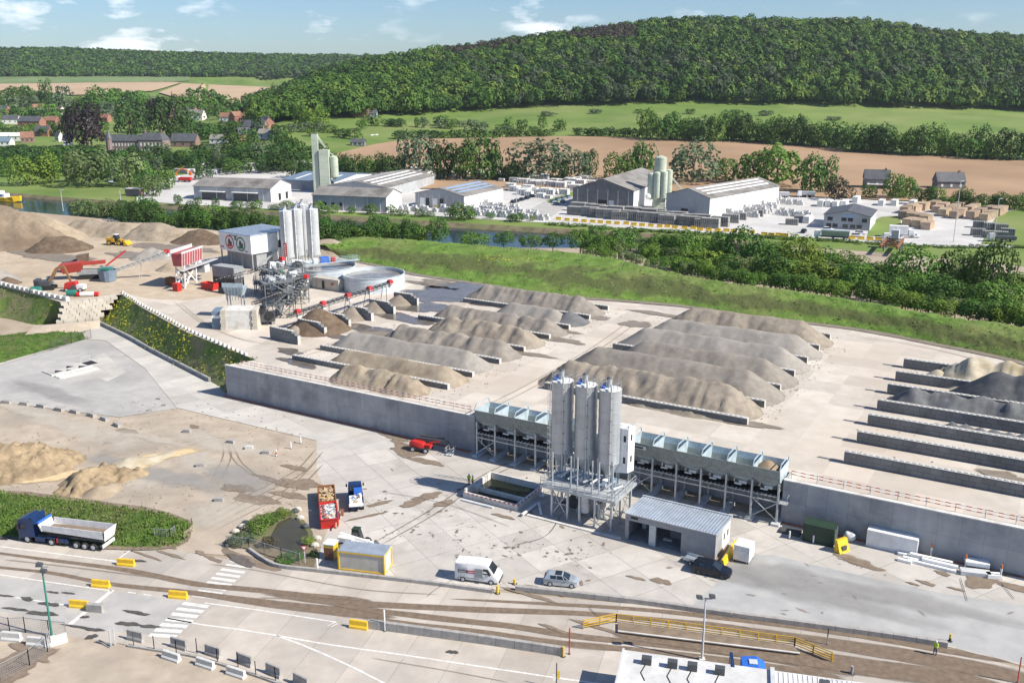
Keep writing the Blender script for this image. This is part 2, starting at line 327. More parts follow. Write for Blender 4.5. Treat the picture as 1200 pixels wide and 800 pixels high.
# valley and hills as one mesh
FB = [(-300, 214), (-60, 221), (40, 228), (150, 237), (400, 252.5), (560, 262.5), (800, 275.5), (1100, 302), (1300, 322), (1500, 345)]     # far river bank in the picture
fbx = [p[0] for p in FB]; fby = [p[1] for p in FB]
cols = np.linspace(-260, 1460, 150); rows = 130; V = []; F = []
for i, c in enumerate(cols):
    p0 = G(c, I_(c, fbx, fby), 0.0); D0 = p0.y
    for k in range(rows):
        D = D0*(5200/D0)**(k/(rows-1)); u = (c-600)/CF
        z = 0
        for _ in range(2): x = u*(D*cT-(z-CH)*sT); z = hz(x, D)
        V.append((x, D, z))
for i in range(len(cols)-1):
    for k in range(rows-1): F.append((i*rows+k, (i+1)*rows+k, (i+1)*rows+k+1, i*rows+k+1))
tag(bulk('valley_terrain', V, F, 'meadow_grass', smooth=True), kind='structure')
def drape(name, top, bot, m, n=60, rows=10, dz=.5, kind='structure'):
    tx, ty = zip(*top); bx, by = zip(*bot); V = []; F = []
    x0, x1 = max(tx[0], bx[0]), min(tx[-1], bx[-1])
    for i in range(n+1):
        f = i/n; xt = tx[0]+(tx[-1]-tx[0])*f; xb = bx[0]+(bx[-1]-bx[0])*f
        a = GT(xt, I_(xt, tx, ty)); b = GT(xb, I_(xb, bx, by))
        for k in range(rows+1):
            g = k/rows; x, y = a.x+(b.x-a.x)*g, a.y+(b.y-a.y)*g; V.append((x, y, hz(x, y)+dz))
    for i in range(n):
        for k in range(rows): F.append((i*(rows+1)+k+1, (i+1)*(rows+1)+k+1, (i+1)*(rows+1)+k, i*(rows+1)+k))
    return tag(bulk(name, V, F, m, smooth=True), kind=kind)
drape('ploughed_field', [(395, 181), (440, 170), (480, 164), (600, 162), (660, 160.5), (760, 162.5), (860, 166), (960, 172), (1000, 176), (1100, 182), (1200, 187), (1300, 192)],
      [(380, 190), (460, 222), (800, 226), (1300, 246)], 'plough', dz=.6)
drape('far_field', [(-120, 101), (0, 99.5), (120, 98), (205, 97), (212, 98)], [(-120, 118), (0, 115), (120, 112), (180, 108), (205, 100.5)], 'far_plough', dz=2.0)
drape('far_field', [(214, 99), (260, 101), (326, 104)], [(186, 110), (240, 126), (326, 122)], 'far_plough', dz=2.0)
drape('far_meadow', [(-120, 91), (0, 91), (100, 90), (215, 89), (222, 90)], [(-120, 101), (0, 99), (120, 97.5), (205, 96.5), (222, 96)], 'far_meadow', dz=1.5)
# the green strip between the field and the hedge
drape('field_verge', [(845, 164), (900, 166), (960, 170.5), (1000, 174), (1100, 180), (1200, 185), (1300, 190)], [(845, 166.5), (900, 168.5), (960, 173.5), (1000, 177.5), (1100, 184), (1200, 189.5), (1300, 195)], 'far_meadow', dz=.9, rows=3)

# ---- river
mw = bpy.data.materials.new('river_water'); mw.use_nodes = True; b = mw.node_tree.nodes['Principled BSDF']
b.inputs['Base Color'].default_value = (.020, .035, .045, 1); b.inputs['Roughness'].default_value = .08; b.inputs['IOR'].default_value = 1.33
n_ = N(mw.node_tree, 'ShaderNodeTexNoise', Scale=.6, Detail=4.0); bp_ = N(mw.node_tree, 'ShaderNodeBump', Strength=.25, Distance=.15)
tq = N(mw.node_tree, 'ShaderNodeTexCoord'); mw.node_tree.links.new(tq.outputs['Object'], n_.inputs['Vector']); mw.node_tree.links.new(n_.outputs[0], bp_.inputs['Height']); mw.node_tree.links.new(bp_.outputs[0], b.inputs['Normal']); MATS['river_water'] = mw
WZ = -1.6
near = [(-300, 236), (-60, 247), (40, 252), (150, 256), (400, 275), (560, 286), (800, 300), (1100, 330), (1300, 355), (1500, 380)]
sheet('river', [G(x, y+6, WZ) for x, y in near]+[G(x, y-1.5, WZ) for x, y in reversed(FB)], 'river_water')
# far bank: steep stone and earth slope
V = []; F = []
for i, (x, y) in enumerate(FB):
    a = G(x, y, 0.0); d = Vector((a.x, a.y, 0)).normalized()
    V += [a+Vector((0, 0, .02)), a-d*1.5+Vector((0, 0, -.4)), a-d*4.0+Vector((0, 0, WZ-.3))]
    if i: F += [(i*3+j-3, i*3+j-2, i*3+j+1, i*3+j) for j in range(2)]
mat('bank_soil', (.10, .085, .05), (.24, .19, .12), rough=.95, scale=.3, c3=(.08, .12, .03), s3=.15, bump=.4, bscale=2)
tag(bulk('river_bank', V, F, 'bank_soil'), kind='structure')

# ---- upper yard (z = 6), lower ground (z = 0)
CONC1, CONC2, CONC3 = (.48, .435, .375), (.56, .515, .455), (.43, .375, .31)
slab_mat('yard_concrete', CONC1, CONC2, (.50, .43, .36), .93, 6, 6, WYAW, s3=.03, stain_amt=.38, stain=(.30, .25, .20), sscale=.07)
slab_mat('lower_concrete', (.45, .42, .385), (.53, .50, .46), (.40, .375, .34), .45, 5.2, 5.2, R(31), s3=.05, stain_amt=.52, stain=(.22, .18, .14), sscale=.11)
slab_mat('road_concrete', (.43, .385, .335), (.51, .465, .41), (.37, .34, .31), .66, 5.0, 60, R(-16), s3=.06, stain_amt=.35, stain=(.24, .20, .16), sscale=.09)
slab_mat('grey_concrete', (.34, .34, .34), (.41, .41, .40), (.30, .30, .295), .8, 0, 0, 0, s3=.06, stain_amt=.2, stain=(.25, .23, .2))
slab_mat('ramp_concrete', (.45, .43, .395), (.52, .50, .465), (.40, .38, .345), .8, 5, 7, R(-48), s3=.05, stain_amt=.25, stain=(.33, .30, .26), sscale=.08)
slab_mat('dirt', (.36, .30, .235), (.46, .39, .31), (.30, .265, .22), .8, 0, 0, 0, s3=.05, stain_amt=.5, stain=(.22, .175, .13), sscale=.09, bump=.06)
slab_mat('wet_grey', (.37, .36, .345), (.44, .425, .405), (.31, .30, .29), .8, 0, 0, 0, s3=.07, stain_amt=.3, stain=(.2, .2, .2))
mat('earth', (.30, .245, .18), (.40, .33, .25), rough=.95, scale=.15, c3=(.24, .2, .15), s3=.05, bump=.15, bscale=1)
ug = [G(*p, UZ) for p in [(300, 421.5), (220, 389.5), (165, 359.5), (143, 345), (72, 354), (45, 346), (0, 335), (-160, 305), (-420, 290), (-420, 238), (-150, 243), (0, 246), (100, 255), (230, 268), (330, 280), (395, 300), (490, 321)]]
BF = [(392, 301), (440, 310), (490, 321.5), (560, 331.7), (660, 346.5), (710, 350.5), (800, 358), (900, 372.5), (1000, 384), (1100, 402.5), (1200, 424), (1290, 455), (1400, 520)]
UPPER = [W(0, .35, UZ), W(55.5, .35, UZ), W(55.5, 3.4, UZ), W(104.8, 3.4, UZ), W(104.8, .35, UZ), W(200, .35, UZ)]+[G(x, y+2, UZ) for x, y in reversed(BF)]+list(reversed(ug))
sheet('upper_yard', UPPER, 'yard_concrete')
slab_mat('sandy_soil', (.40, .325, .24), (.49, .41, .31), (.34, .27, .195), .8, 0, 0, 0, s3=.04, stain_amt=.45, stain=(.26, .2, .14), sscale=.06, bump=.06)
sheet('sandy_yard', [G(x, y, UZ) for x, y in [(-420, 292), (-160, 307), (0, 334), (45, 345), (72, 353), (143, 344), (175, 350), (215, 352), (262, 347), (282, 322), (290, 296), (330, 285), (395, 302), (330, 279), (230, 267.5), (100, 254.5), (0, 245.5), (-150, 242.5), (-420, 238)]], 'sandy_soil', .003)
sheet('ground', [(-420, -60, -.05), (420, -60, -.05), (420, 330, -.05), (-420, 330, -.05)], 'earth')

# ---- grass berm along the yard's far side
def bump2(x, y, s, a): return a*mnoise.fractal((x*s, y*s, 3.7), 0.6, 2.0, 4)
BC = [(380, 287), (405, 281), (440, 279.5), (560, 288), (690, 300), (760, 314), (860, 333), (1000, 352), (1100, 370), (1200, 386), (1300, 410), (1420, 450)]
nI, nJ = 330, 64; V = []; F = []
bfx = [G(x, y, UZ) for x, y in BF]; bcx = [G(x, y, 9.5) for x, y in BC]
def resamp(pl, n):
    sp = spline(pl, 8); d = [0]
    for a, b in zip(sp, sp[1:]): d.append(d[-1]+(b-a).length)
    t = np.linspace(0, d[-1], n); return np.stack([np.interp(t, d, [p[k] for p in sp]) for k in range(3)], 1)
fa, ca = resamp(bfx, nI), resamp(bcx, nI)
for i in range(nI):
    f, c = Vector(fa[i]), Vector(ca[i]); d = Vector((c.x-f.x, c.y-f.y, 0)); ln = d.length; d.normalize()
    for j in range(nJ):
        g = j/(nJ-1)*(ln+34)
        z = UZ+.02+3.5*(1-(1-min(1, g/ln))**1.7) if g < ln else 9.5-10.5*min(1, ((g-ln)/34))**1.4
        p = f+d*g; k = min(1, g/2.5)
        z += k*(bump2(p.x, p.y, .16, .42)+bump2(p.x, p.y, .6, .16)) if g < ln+20 else 0
        V.append((p.x, p.y, z))
for i in range(nI-1):
    for j in range(nJ-1): F.append((i*nJ+j, (i+1)*nJ+j, (i+1)*nJ+j+1, i*nJ+j+1))
tag(bulk('berm', V, F, 'berm_grass', smooth=True), kind='structure')
BERM_F, BERM_C = fa, ca

# ================================================================ LEAVES
LEAF = [('leaf_green', (.062, .140, .018), (.135, .25, .040)), ('leaf_dark', (.026, .066, .014), (.062, .125, .026)), ('leaf_mid', (.042, .105, .018), (.095, .185, .032)),
        ('leaf_yellow', (.11, .19, .02), (.21, .31, .045)), ('leaf_grey', (.07, .11, .055), (.14, .19, .10)), ('leaf_brown', (.05, .05, .028), (.09, .085, .05)), ('leaf_purple', (.02, .014, .016), (.045, .03, .03)), ('leaf_pale', (.10, .15, .05), (.17, .22, .085))]
for nm, a, b_ in LEAF: mat(nm, a, b_, rough=.65, scale=.35, detail=4, rnd=.22, spec=.25, tr=.22)
mat('bark', (.09, .07, .05), (.16, .13, .10), rough=.95, scale=2)
def crown_np(n, leaf, rx=1.0, rz=1.0, lobes=9, seed=0, low=-.35, spread=.62, lr=.46, jit=.42):
    """unit crown: leaf quads over overlapping lobes; centre at 0, radius about 1"""
    g = np.random.default_rng(seed); C = []
    for i in range(lobes):
        a = 2*PI*(i*.618+g.random()*.2); h = low+(1-low)*(i+.5)/lobes*(.85)-.05; r = spread*math.sqrt(max(.05, 1-(h)**2))*(.7+.5*g.random()); C.append((r*math.cos(a), r*math.sin(a), h*.72, lr*(.75+.5*g.random())))
    C.append((0, 0, .05, .55)); C = np.array(C); P_ = []; Nn = []
    while len(P_) < n:
        c = C[g.integers(len(C))]; d = g.normal(size=3); d /= np.linalg.norm(d)
        if d[2] < -.55: continue
        p = c[:3]+d*c[3]*(.82+.28*g.random())
        ds = np.linalg.norm(C[:, :3]-p, axis=1)/C[:, 3]
        if ds.min() < .80: continue
        P_.append(p); Nn.append(d*.9+g.normal(size=3)*jit+np.array([0, 0, .2]))
    P_ = np.array(P_)*(rx, rx, rz); Nn = np.array(Nn); Nn /= np.linalg.norm(Nn, axis=1)[:, None]
    t = np.cross(Nn, g.normal(size=Nn.shape)); t /= np.linalg.norm(t, axis=1)[:, None]; b = np.cross(Nn, t)
    s = leaf*(.55+.8*g.random((n, 1))); s2 = leaf*(.45+.6*g.random((n, 1)))
    return np.concatenate([P_-t*s, P_-b*s2, P_+t*s, P_+b*s2], 1).reshape(-1, 3).reshape(n, 4, 3)
def merge_trees(name, spots, tmpl, mats, parent=None, kind='stuff'):
    """spots: x, y, z, radius, height scale, template, material, turn"""
    VV = []; MI = []
    for x, y, z, r, h, k, m, a in spots:
        Q = tmpl[k]; c, s = math.cos(a), math.sin(a)
        X = (Q[..., 0]*c-Q[..., 1]*s)*r+x; Y = (Q[..., 0]*s+Q[..., 1]*c)*r+y; Z = Q[..., 2]*r*h+z
        VV.append(np.stack([X, Y, Z], -1).reshape(-1, 3)); MI.append(np.full(len(Q), m))
    V = np.concatenate(VV); F = np.arange(len(V)).reshape(-1, 4); o = bulk(name, V, F, mats, np.concatenate(MI), parent=parent)
    return tag(o, kind=kind) if kind else o
FT = [crown_np(210, .15, 1, .95, 4, seed=s, jit=.10, lr=.62, spread=.5) for s in range(7)]
FT2 = [crown_np(46, .32, 1, .9, 6, seed=20+s, jit=.25) for s in range(5)]
MS = []
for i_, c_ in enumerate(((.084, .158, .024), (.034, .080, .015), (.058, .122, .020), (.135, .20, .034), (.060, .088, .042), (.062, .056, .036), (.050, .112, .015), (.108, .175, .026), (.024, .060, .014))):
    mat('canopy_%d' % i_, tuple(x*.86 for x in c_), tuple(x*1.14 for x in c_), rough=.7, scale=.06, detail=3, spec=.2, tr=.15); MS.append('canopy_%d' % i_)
# wooded hill on the right
sp = []
for px in np.arange(305, 1290, 4.2):
    Db = I_(px, DBX, DBY); D = Db+2
    while D < Db+540:
        x0 = px+rng.normal()*4; Dj = D+rng.normal()*3; u = (x0-600)/CF; z = hz(u*Dj, Dj); x = u*(Dj*cT-(z-CH)*sT); z = hz(x, Dj)
        pr = 0.55+.5*mnoise.noise((x*.006, Dj*.006, 0)); q = rng.random()-.32*max(0, min(1, (620-px)/200))*max(0, 1-(D-Db)/330)+.12*max(0, 1-abs(px-790)/150)  # darker mid-hill, brighter lower left: cloud shade put into the crown colours
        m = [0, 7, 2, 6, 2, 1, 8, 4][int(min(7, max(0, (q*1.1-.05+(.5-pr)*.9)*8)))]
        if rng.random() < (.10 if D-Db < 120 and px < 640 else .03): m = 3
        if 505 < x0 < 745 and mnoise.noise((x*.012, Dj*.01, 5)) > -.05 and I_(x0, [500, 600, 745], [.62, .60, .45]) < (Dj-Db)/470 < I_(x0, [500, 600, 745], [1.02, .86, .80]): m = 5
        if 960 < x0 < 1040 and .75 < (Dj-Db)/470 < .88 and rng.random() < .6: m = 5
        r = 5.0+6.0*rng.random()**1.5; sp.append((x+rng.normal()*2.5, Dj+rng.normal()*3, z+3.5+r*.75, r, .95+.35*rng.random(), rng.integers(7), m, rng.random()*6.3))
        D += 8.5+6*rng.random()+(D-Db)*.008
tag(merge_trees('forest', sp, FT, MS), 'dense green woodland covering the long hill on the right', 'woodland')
# wooded ridge far left
sp = []
for px in np.arange(-70, 470, 3.4):
    D = 2330+20*mnoise.noise((px*.03, 1, 1))
    while D < 2990:
        x0 = px+rng.normal()*2; u = (x0-600)/CF; Dj = D+rng.normal()*8; z = hz(u*Dj, Dj); x = u*(Dj*cT-(z-CH)*sT); z = hz(x, Dj); q = rng.random()
        sp.append((x, Dj, z+7, 6.5+6.5*rng.random(), 1.05, rng.integers(5), 0 if q < .2 else (2 if q < .55 else (4 if q < .7 else (6 if q < .85 else 1))), rng.random()*6.3)); D += 22+8*rng.random()
tag(merge_trees('distant_forest', sp, FT2, MS), 'distant wooded ridge behind the tan fields on the far left', 'woodland')
# ================================================================ PAVING, ROAD, MARKINGS, SOIL
mat('white_paint', (.62, .61, .58), (.78, .77, .74), rough=.7, scale=1.2, detail=8, c3=(.50, .47, .43), s3=1.5)
mat('mud', (.17, .128, .09), (.245, .19, .14), rough=.9, scale=.8)
stain_mat('mud_track', (.135, .10, .07), (.20, .15, .107), thr=.30, scale=.45, soft=.10, wob=.42, streak=9)
stain_mat('thin_track', (.22, .17, .125), (.28, .225, .17), thr=.45, scale=.5, soft=.25, wob=.55, streak=8, amax=.6)
stain_mat('faint_track', (.36, .31, .26), (.42, .37, .31), thr=.45, scale=.5, soft=.3, wob=.55, streak=8, amax=.35)
stain_mat('soil_spot', (.17, .13, .095), (.23, .18, .135), thr=.34, scale=.35, soft=.06, wob=.40)
stain_mat('wet_spot', (.10, .085, .07), (.16, .135, .11), thr=.34, scale=.4, soft=.05, wob=.40, rough=.25)
stain_mat('oil_spot', (.05, .048, .046), (.09, .085, .08), thr=.30, scale=.5, soft=.07, wob=.35)
stain_mat('clods', (.13, .10, .075), (.20, .155, .115), thr=.30, scale=1.3, soft=.03, wob=.62, ew=.22)
stain_mat('pale_dust', (.56, .51, .43), (.63, .58, .50), thr=.36, scale=.2, soft=.25, wob=.45, amax=.5)
stain_mat('sand_spill', (.55, .42, .23), (.62, .49, .30), thr=.30, scale=.35, soft=.15, wob=.35)
stain_mat('grey_dust', (.30, .295, .285), (.36, .355, .34), thr=.36, scale=.12, soft=.25, wob=.45, amax=.55)
stain_mat('yard_wet', (.115, .10, .085), (.17, .15, .13), thr=.33, scale=.16, soft=.05, wob=.42, rough=.12)
stain_mat('yard_mud', (.19, .155, .12), (.25, .21, .165), thr=.33, scale=.14, soft=.08, wob=.45, rough=.5)
mm = 0.004
psheet('dirt_lot', [(-160, 462), (-60, 463), (60, 479), (140, 489), (207, 478), (371, 516.5), (372, 552), (392, 600), (378, 640), (300, 652), (215, 647), (-160, 622)], 'dirt')
psheet('yard_paving', [(371, 516), (420, 495), (600, 540), (1250, 684), (1340, 720), (1340, 815), (1110, 757), (1000, 741), (910, 728), (750, 706), (603, 690), (560, 691), (425, 675), (372, 668), (376, 640), (392, 600), (371, 552)], 'lower_concrete', 0, mm)
psheet('ramp_paving', [(-160, 440), (-60, 422), (0, 406), (113, 380), (119, 378), (256, 452), (420, 494.5), (520, 518.5), (420, 530), (371, 516), (207, 477.5), (170, 431.5), (124, 399), (100, 397), (0, 428), (-60, 444)], 'ramp_concrete', 0, 2*mm)
psheet('grey_paving', [(-160, 466), (-60, 444.5), (0, 428.5), (100, 397.5), (124, 400), (170, 432), (207, 478), (140, 488.5), (60, 478.5), (-60, 462)], 'wet_grey', 0, 3*mm)
psheet('pale_paving', [(66, 434), (108, 419), (122, 413), (148, 436), (126, 447), (112, 441), (78, 449)], 'ramp_concrete', 0, 4*mm)
psheet('yard_lane', [(838, 684), (852, 668), (875, 650), (905, 650), (1000, 672), (1100, 694), (1250, 716), (1340, 740), (1340, 812), (1110, 755), (1000, 739), (880, 722), (808, 712)], 'grey_concrete', 0, 2*mm)
psheet('road', [(-160, 612), (0, 628), (140, 641), (215, 646), (290, 659), (372, 669), (425, 676), (600, 695), (750, 708), (1000, 743), (1110, 760), (1340, 820), (1500, 1050), (-300, 1050), (-300, 640)], 'road_concrete', 0, 3*mm)
psheet('grey_lane', [(-160, 655), (0, 676), (105, 690), (212, 703), (244, 709), (207, 746), (150, 741), (83, 733), (0, 715), (-160, 690)], 'wet_grey', 0, 4*mm)
psheet('verge', [(-160, 745), (0, 748), (60, 752), (80, 745), (130, 752), (160, 757), (240, 776), (320, 796), (370, 815), (400, 860), (400, 1000), (-300, 1000)], 'dirt', 0, 4*mm)
def line(pxs, w, m='white_paint', dz=5*mm, name='road_marking'):
    P_ = [G(x, y) for x, y in pxs]; V = []; F = []
    for i, p in enumerate(P_):
        d = (P_[min(i+1, len(P_)-1)]-P_[max(0, i-1)]).normalized(); s = Vector((-d.y, d.x, 0))*w/2; V += [p-s+Vector((0, 0, dz)), p+s+Vector((0, 0, dz))]
        if i: F.append((2*i-2, 2*i, 2*i+1, 2*i-1))
    return tag(bulk(name, V, F, m), kind='structure')
line([(-100, 627), (0, 640), (137, 657.5)], .22); line([(-100, 660), (0, 673), (60, 682), (105, 688.5), (131, 692)], .20); line([(160, 639), (138, 655)], .20)
line([(240, 706), (300, 714), (394, 728.5)], .20); line([(-100, 682), (0, 697), (80, 709)], .20); line([(196, 724), (240, 732), (280, 737), (320, 743.5), (380, 754), (480, 768), (560, 780), (640, 792), (720, 803)], .22)
line([(324, 744.5), (350, 753.5), (380, 766), (415, 782), (452, 801)], .22); line([(132, 691), (81, 732)], .55)
for a in ((150, 693.5), (168, 696)): line([a, (a[0]+9, a[1]+1.3)], .18)
for i in range(9):     # two zebra crossings
    f = i/8; line([(270-44*f, 656.5+40.5*f), (297-42*f, 660.5+40*f)], .55)
for i in range(7):
    f = i/6; line([(214-39*f, 706.5+37*f), (244-37*f, 710.5+35*f)], .62)
line([(384, 733), (392, 729)], .12); line([(388, 734), (396, 730)], .12)
def trk(pxs, w, m='mud_track', dz=6*mm, name='mud_track', z=0.0): return strip(name, [G(x, y, z) for x, y in pxs], w, m, dz)
trk([(-60, 640), (0, 648), (60, 656), (150, 668), (230, 684), (300, 691), (380, 700), (440, 704)], [.7, .9, 1.3, 1.6, 2.2])
trk([(-60, 656), (0, 664.5), (60, 671), (130, 684), (215, 693), (280, 702), (340, 710), (400, 716), (470, 724)], [.8, .9, 1.2, 2.4, 2.6], dz=7*mm)
trk([(300, 694), (370, 703), (440, 708), (520, 712), (590, 715), (690, 719), (780, 727), (860, 736), (1000, 758), (1120, 778), (1260, 805)], [1.2, 1.9, 1.7, 1.4, 1.4, 2.0, 3.8, 4.4], dz=8*mm)
trk([(520, 701), (600, 705), (740, 713), (850, 724), (960, 738), (1050, 752), (1200, 778)], [.4, 1.0, 1.2, 1.5, 1.6], dz=9*mm)
trk([(380, 706), (440, 715), (540, 727), (600, 733.5), (675, 745), (740, 752), (830, 762), (930, 776), (1010, 792)], [1.2, 1.6, 1.5, 1.3, 1.6, 2.2], dz=10*mm)
trk([(420, 722), (480, 731), (560, 740), (640, 751), (700, 757), (760, 763), (850, 774), (940, 788), (1000, 800)], [1.2, 1.5, 1.3, 1.3, 2.0, 3.0], dz=11*mm)
trk([(715, 742), (790, 750), (870, 762), (960, 774), (1080, 790), (1200, 812)], [2, 3.4, 3.4, 4.5, 5], dz=12*mm)
trk([(262, 641), (270, 648), (300, 660), (332, 668)], [1, 2.4, 1.6], m='soil_spot', dz=6*mm, name='mud_spill')
for pts, w in (([(0, 655), (80, 664), (200, 679)], .5), ([(240, 660), (300, 668), (420, 690), (520, 697)], .35), ([(560, 745), (660, 757), (720, 762)], .5), ([(430, 770), (520, 785), (600, 800)], .3), ([(300, 700), (360, 703), (420, 714)], .6)):
    trk(pts, w, 'thin_track', 13*mm)
# tyre marks in the yard and the lot
for pts in ([(430, 640), (500, 600), (560, 560), (600, 540)], [(240, 620), (300, 590), (340, 570), (371, 540)], [(225, 615), (290, 580), (345, 552), (371, 525)], [(210, 520), (250, 510), (262, 530), (250, 560)], [(225, 518), (258, 514), (275, 540), (300, 560)]):
    trk(pts, .45, 'thin_track', 6*mm); trk([(x+9, y+2.5) for x, y in pts], .45, 'thin_track', 7*mm)
def spot(px, py, rx, ry, m='soil_spot', z=0.0, yaw=WYAW, dz=7*mm, name='soil_stain'): return blot(name, G(px, py, z), rx, ry, yaw, m, dz)
for i in range(46):
    px, py = rng.uniform(420, 700), rng.uniform(545, 690)
    if py < 500+.2*px+60: spot(px, py, rng.uniform(.25, .8), rng.uniform(.12, .4), 'soil_spot', yaw=rng.uniform(0, 3))
for i in range(26): spot(rng.uniform(760, 1190), rng.uniform(655, 720), rng.uniform(.25, 1.1), rng.uniform(.12, .4), 'thin_track', yaw=rng.uniform(0, 3))
for a in [(478, 527, 5.5, 3.2), (500, 541, 4, 1.6), (462, 512, 4, 1.4), (466, 517, 2.5, 1), (352, 567, 5, 2.6), (340, 580, 4, 1.5), (300, 585, 5, 2.2), (280, 572, 4, 2), (318, 562, 5, 1), (345, 548, 3, 1.2), (1000, 655, 3, 1.2), (1012, 662, 4, .8), (1150, 680, 2.6, 3.4), (1168, 670, 3, 1.2), (1190, 688, 4, 1), (775, 681, 1.6, 1.1), (745, 677, 1.6, .5), (190, 638, 3.2, 1.0), (200, 650, 3, .5), (172, 651, 3.2, .4), (250, 655, 2, .6), (235, 648, 1.4, .5), (135, 515, 2, 4), (150, 505, 3, 1.4), (228, 500, 2, .8), (118, 560, 3, 1.2), (640, 692, 3, .5), (620, 697, 5, .6), (700, 735, 4, .6), (650, 737, 2.5, .5), (1105, 672, 1.4, .7), (1085, 683, 1.6, .6), (1120, 690, 1.2, .5), (1070, 684, 1, .4), (590, 605, 2.2, .7)]:
    spot(*a)
for a in [(500, 585, 6, 3, R(20)), (505, 600, 8, 4.2, R(25)), (455, 600, 6, 3.5, 0), (480, 625, 9, 5.5, R(10)), (540, 625, 8, 6, 0), (600, 640, 9, 6, 0), (445, 585, 6, 3, R(30)), (660, 650, 10, 5, 0), (560, 655, 9, 4, 0), (700, 640, 7, 4, 0), (1000, 660, 9, 3, WYAW)]:
    blot('scattered_clods', G(a[0], a[1]), a[2], a[3], a[4], 'clods', 8*mm)
for a in [(500, 582, 3.4, 1.6), (520, 590, 3, 1), (483, 590, 3, 1.2), (445, 590, 3, .8), (430, 605, 4, .5)]: spot(*a, m='soil_spot', yaw=R(25), dz=9*mm)
for a in [(58, 708, 1.5, .6), (50, 719, 2.2, .7), (20, 714, 2.0, .4), (5, 698, 1.6, .3), (32, 702, 1.2, .5), (160, 718, 2.4, .4), (150, 731, 1.8, .6), (175, 734, 1.8, .4), (100, 723, .6, .4), (5, 630, 1.6, 1), (62, 694, 1, .3), (80, 695, 1, .3), (95, 735, 3, .3), (112, 738, 1.4, .4), (108, 746, .8, .7), (530, 764, .8, .5), (160, 657, 1.6, .4)]: spot(*a, m='oil_spot', yaw=R(-12))
spot(283, 657, 3.5, 1.2, 'wet_spot'); spot(18, 774, 5, 2.6, yaw=R(20)); spot(35, 764, 4, 1.2); spot(10, 792, 4, 2, yaw=R(30))
for a in [(30, 480, 14, 3), (60, 492, 12, 4), (100, 505, 9, 5), (140, 515, 8, 5), (185, 515, 7, 2), (260, 520, 14, 5), (230, 540, 8, 5), (170, 560, 9, 4), (260, 600, 8, 5)]: spot(*a, m='pale_dust', dz=5*mm)
for a in [(205, 560, 10, 4), (130, 540, 6, 3), (60, 460, 14, 3), (280, 560, 8, 5), (930, 690, 16, 4), (900, 670, 7, 5), (1050, 700, 14, 3)]: spot(*a, m='grey_dust', dz=6*mm)
spot(188, 535, 7, 2.6, 'sand_spill', yaw=R(35)); spot(150, 548, 5, 2.5, 'sand_spill', dz=9*mm); spot(45, 560, 14, 3, 'sand_spill', yaw=R(10), dz=9*mm)
# upper yard: wet ground near the wash plant, churned soil round the heaps
for a in [(520, 345, 18, 10), (490, 360, 12, 7), (560, 338, 18, 5), (470, 372, 12, 5), (430, 385, 10, 4), (540, 345, 16, 9), (350, 425, 6, 3), (340, 412, 5, 2.4), (400, 395, 9, 2.4), (585, 358, 9, 4)]: spot(*a, m='yard_wet', z=UZ, dz=6*mm)
for a in [(530, 335, 22, 5), (640, 352, 16, 2), (690, 370, 7, 3), (655, 398, 7, 3), (620, 415, 7, 2), (770, 368, 9, 2.4), (745, 380, 4, 5), (600, 380, 18, 5), (500, 400, 22, 4), (200, 290, 22, 8), (60, 300, 26, 9), (160, 300, 20, 5), (1180, 560, 5, 3), (880, 497, 6, 2)]: spot(*a, m='yard_mud', z=UZ, dz=5*mm)
for pts in ([(560, 480), (620, 450), (690, 410), (740, 375)], [(1000, 395), (1050, 400), (1120, 415), (1200, 440)], [(330, 420), (400, 400), (480, 380)], [(200, 350), (240, 380), (300, 400), (380, 390)]):
    trk(pts, .8, 'faint_track', 7*mm, z=UZ); trk([(x+8, y+2.5) for x, y in pts], .8, 'faint_track', 8*mm, z=UZ)

trk([(380, 301), (440, 311), (490, 322.5), (560, 332.7), (660, 347.5), (710, 351.5), (800, 359), (900, 373.5), (1000, 385.5), (1100, 404.5), (1200, 426), (1290, 457)], 3.2, 'yard_mud', 9*mm, z=UZ, name='soil_edge')
trk([(0, 629), (60, 635), (120, 641), (165, 643), (196, 641), (216, 634), (223, 620)], 1.4, 'soil_spot', 9*mm, name='soil_edge'); trk([(0, 575), (60, 582), (120, 590), (175, 598), (212, 609), (224, 620)], 1.6, 'soil_spot', 9*mm, name='soil_edge')
for pts in ([(500, 700), (512, 690), (530, 680)], [(690, 712), (700, 722)], [(600, 640), (640, 628), (660, 600)], [(440, 575), (520, 590), (600, 618)], [(1125, 676), (1134, 706)], [(1172, 682), (1190, 704)]): trk(pts, .11, 'oil_spot', 9*mm, name='slab_crack')
# ---- green banks: between the lower ground and the upper yard, and above the road
def bank(name, top, bot, m, n=70, rows=14, amp=.25, crown=0.0, ztop=UZ, zbot=0.0, fr=.7):
    a = resamp([G(x, y, ztop) for x, y in top], n); b = resamp([G(x, y, zbot) for x, y in bot], n); V = []; F = []
    for i in range(n):
        for k in range(rows):
            g = k/(rows-1); p = Vector(a[i])*(1-g)+Vector(b[i])*g; p.z += crown*math.sin(PI*g)+math.sin(PI*g)*(bump2(p.x, p.y, fr*.4, amp)+bump2(p.x, p.y, fr*1.7, amp*.6)); V.append(p)
    for i in range(n-1):
        for k in range(rows-1): F.append((i*rows+k, i*rows+k+1, (i+1)*rows+k+1, (i+1)*rows+k))
    return tag(bulk(name, V, F, m, smooth=True), kind='structure')
mat('weedy_bank', (.085, .15, .025), (.16, .21, .045), rough=.95, scale=.6, c3=(.25, .205, .12), s3=.13, bump=.5, bscale=1.5)
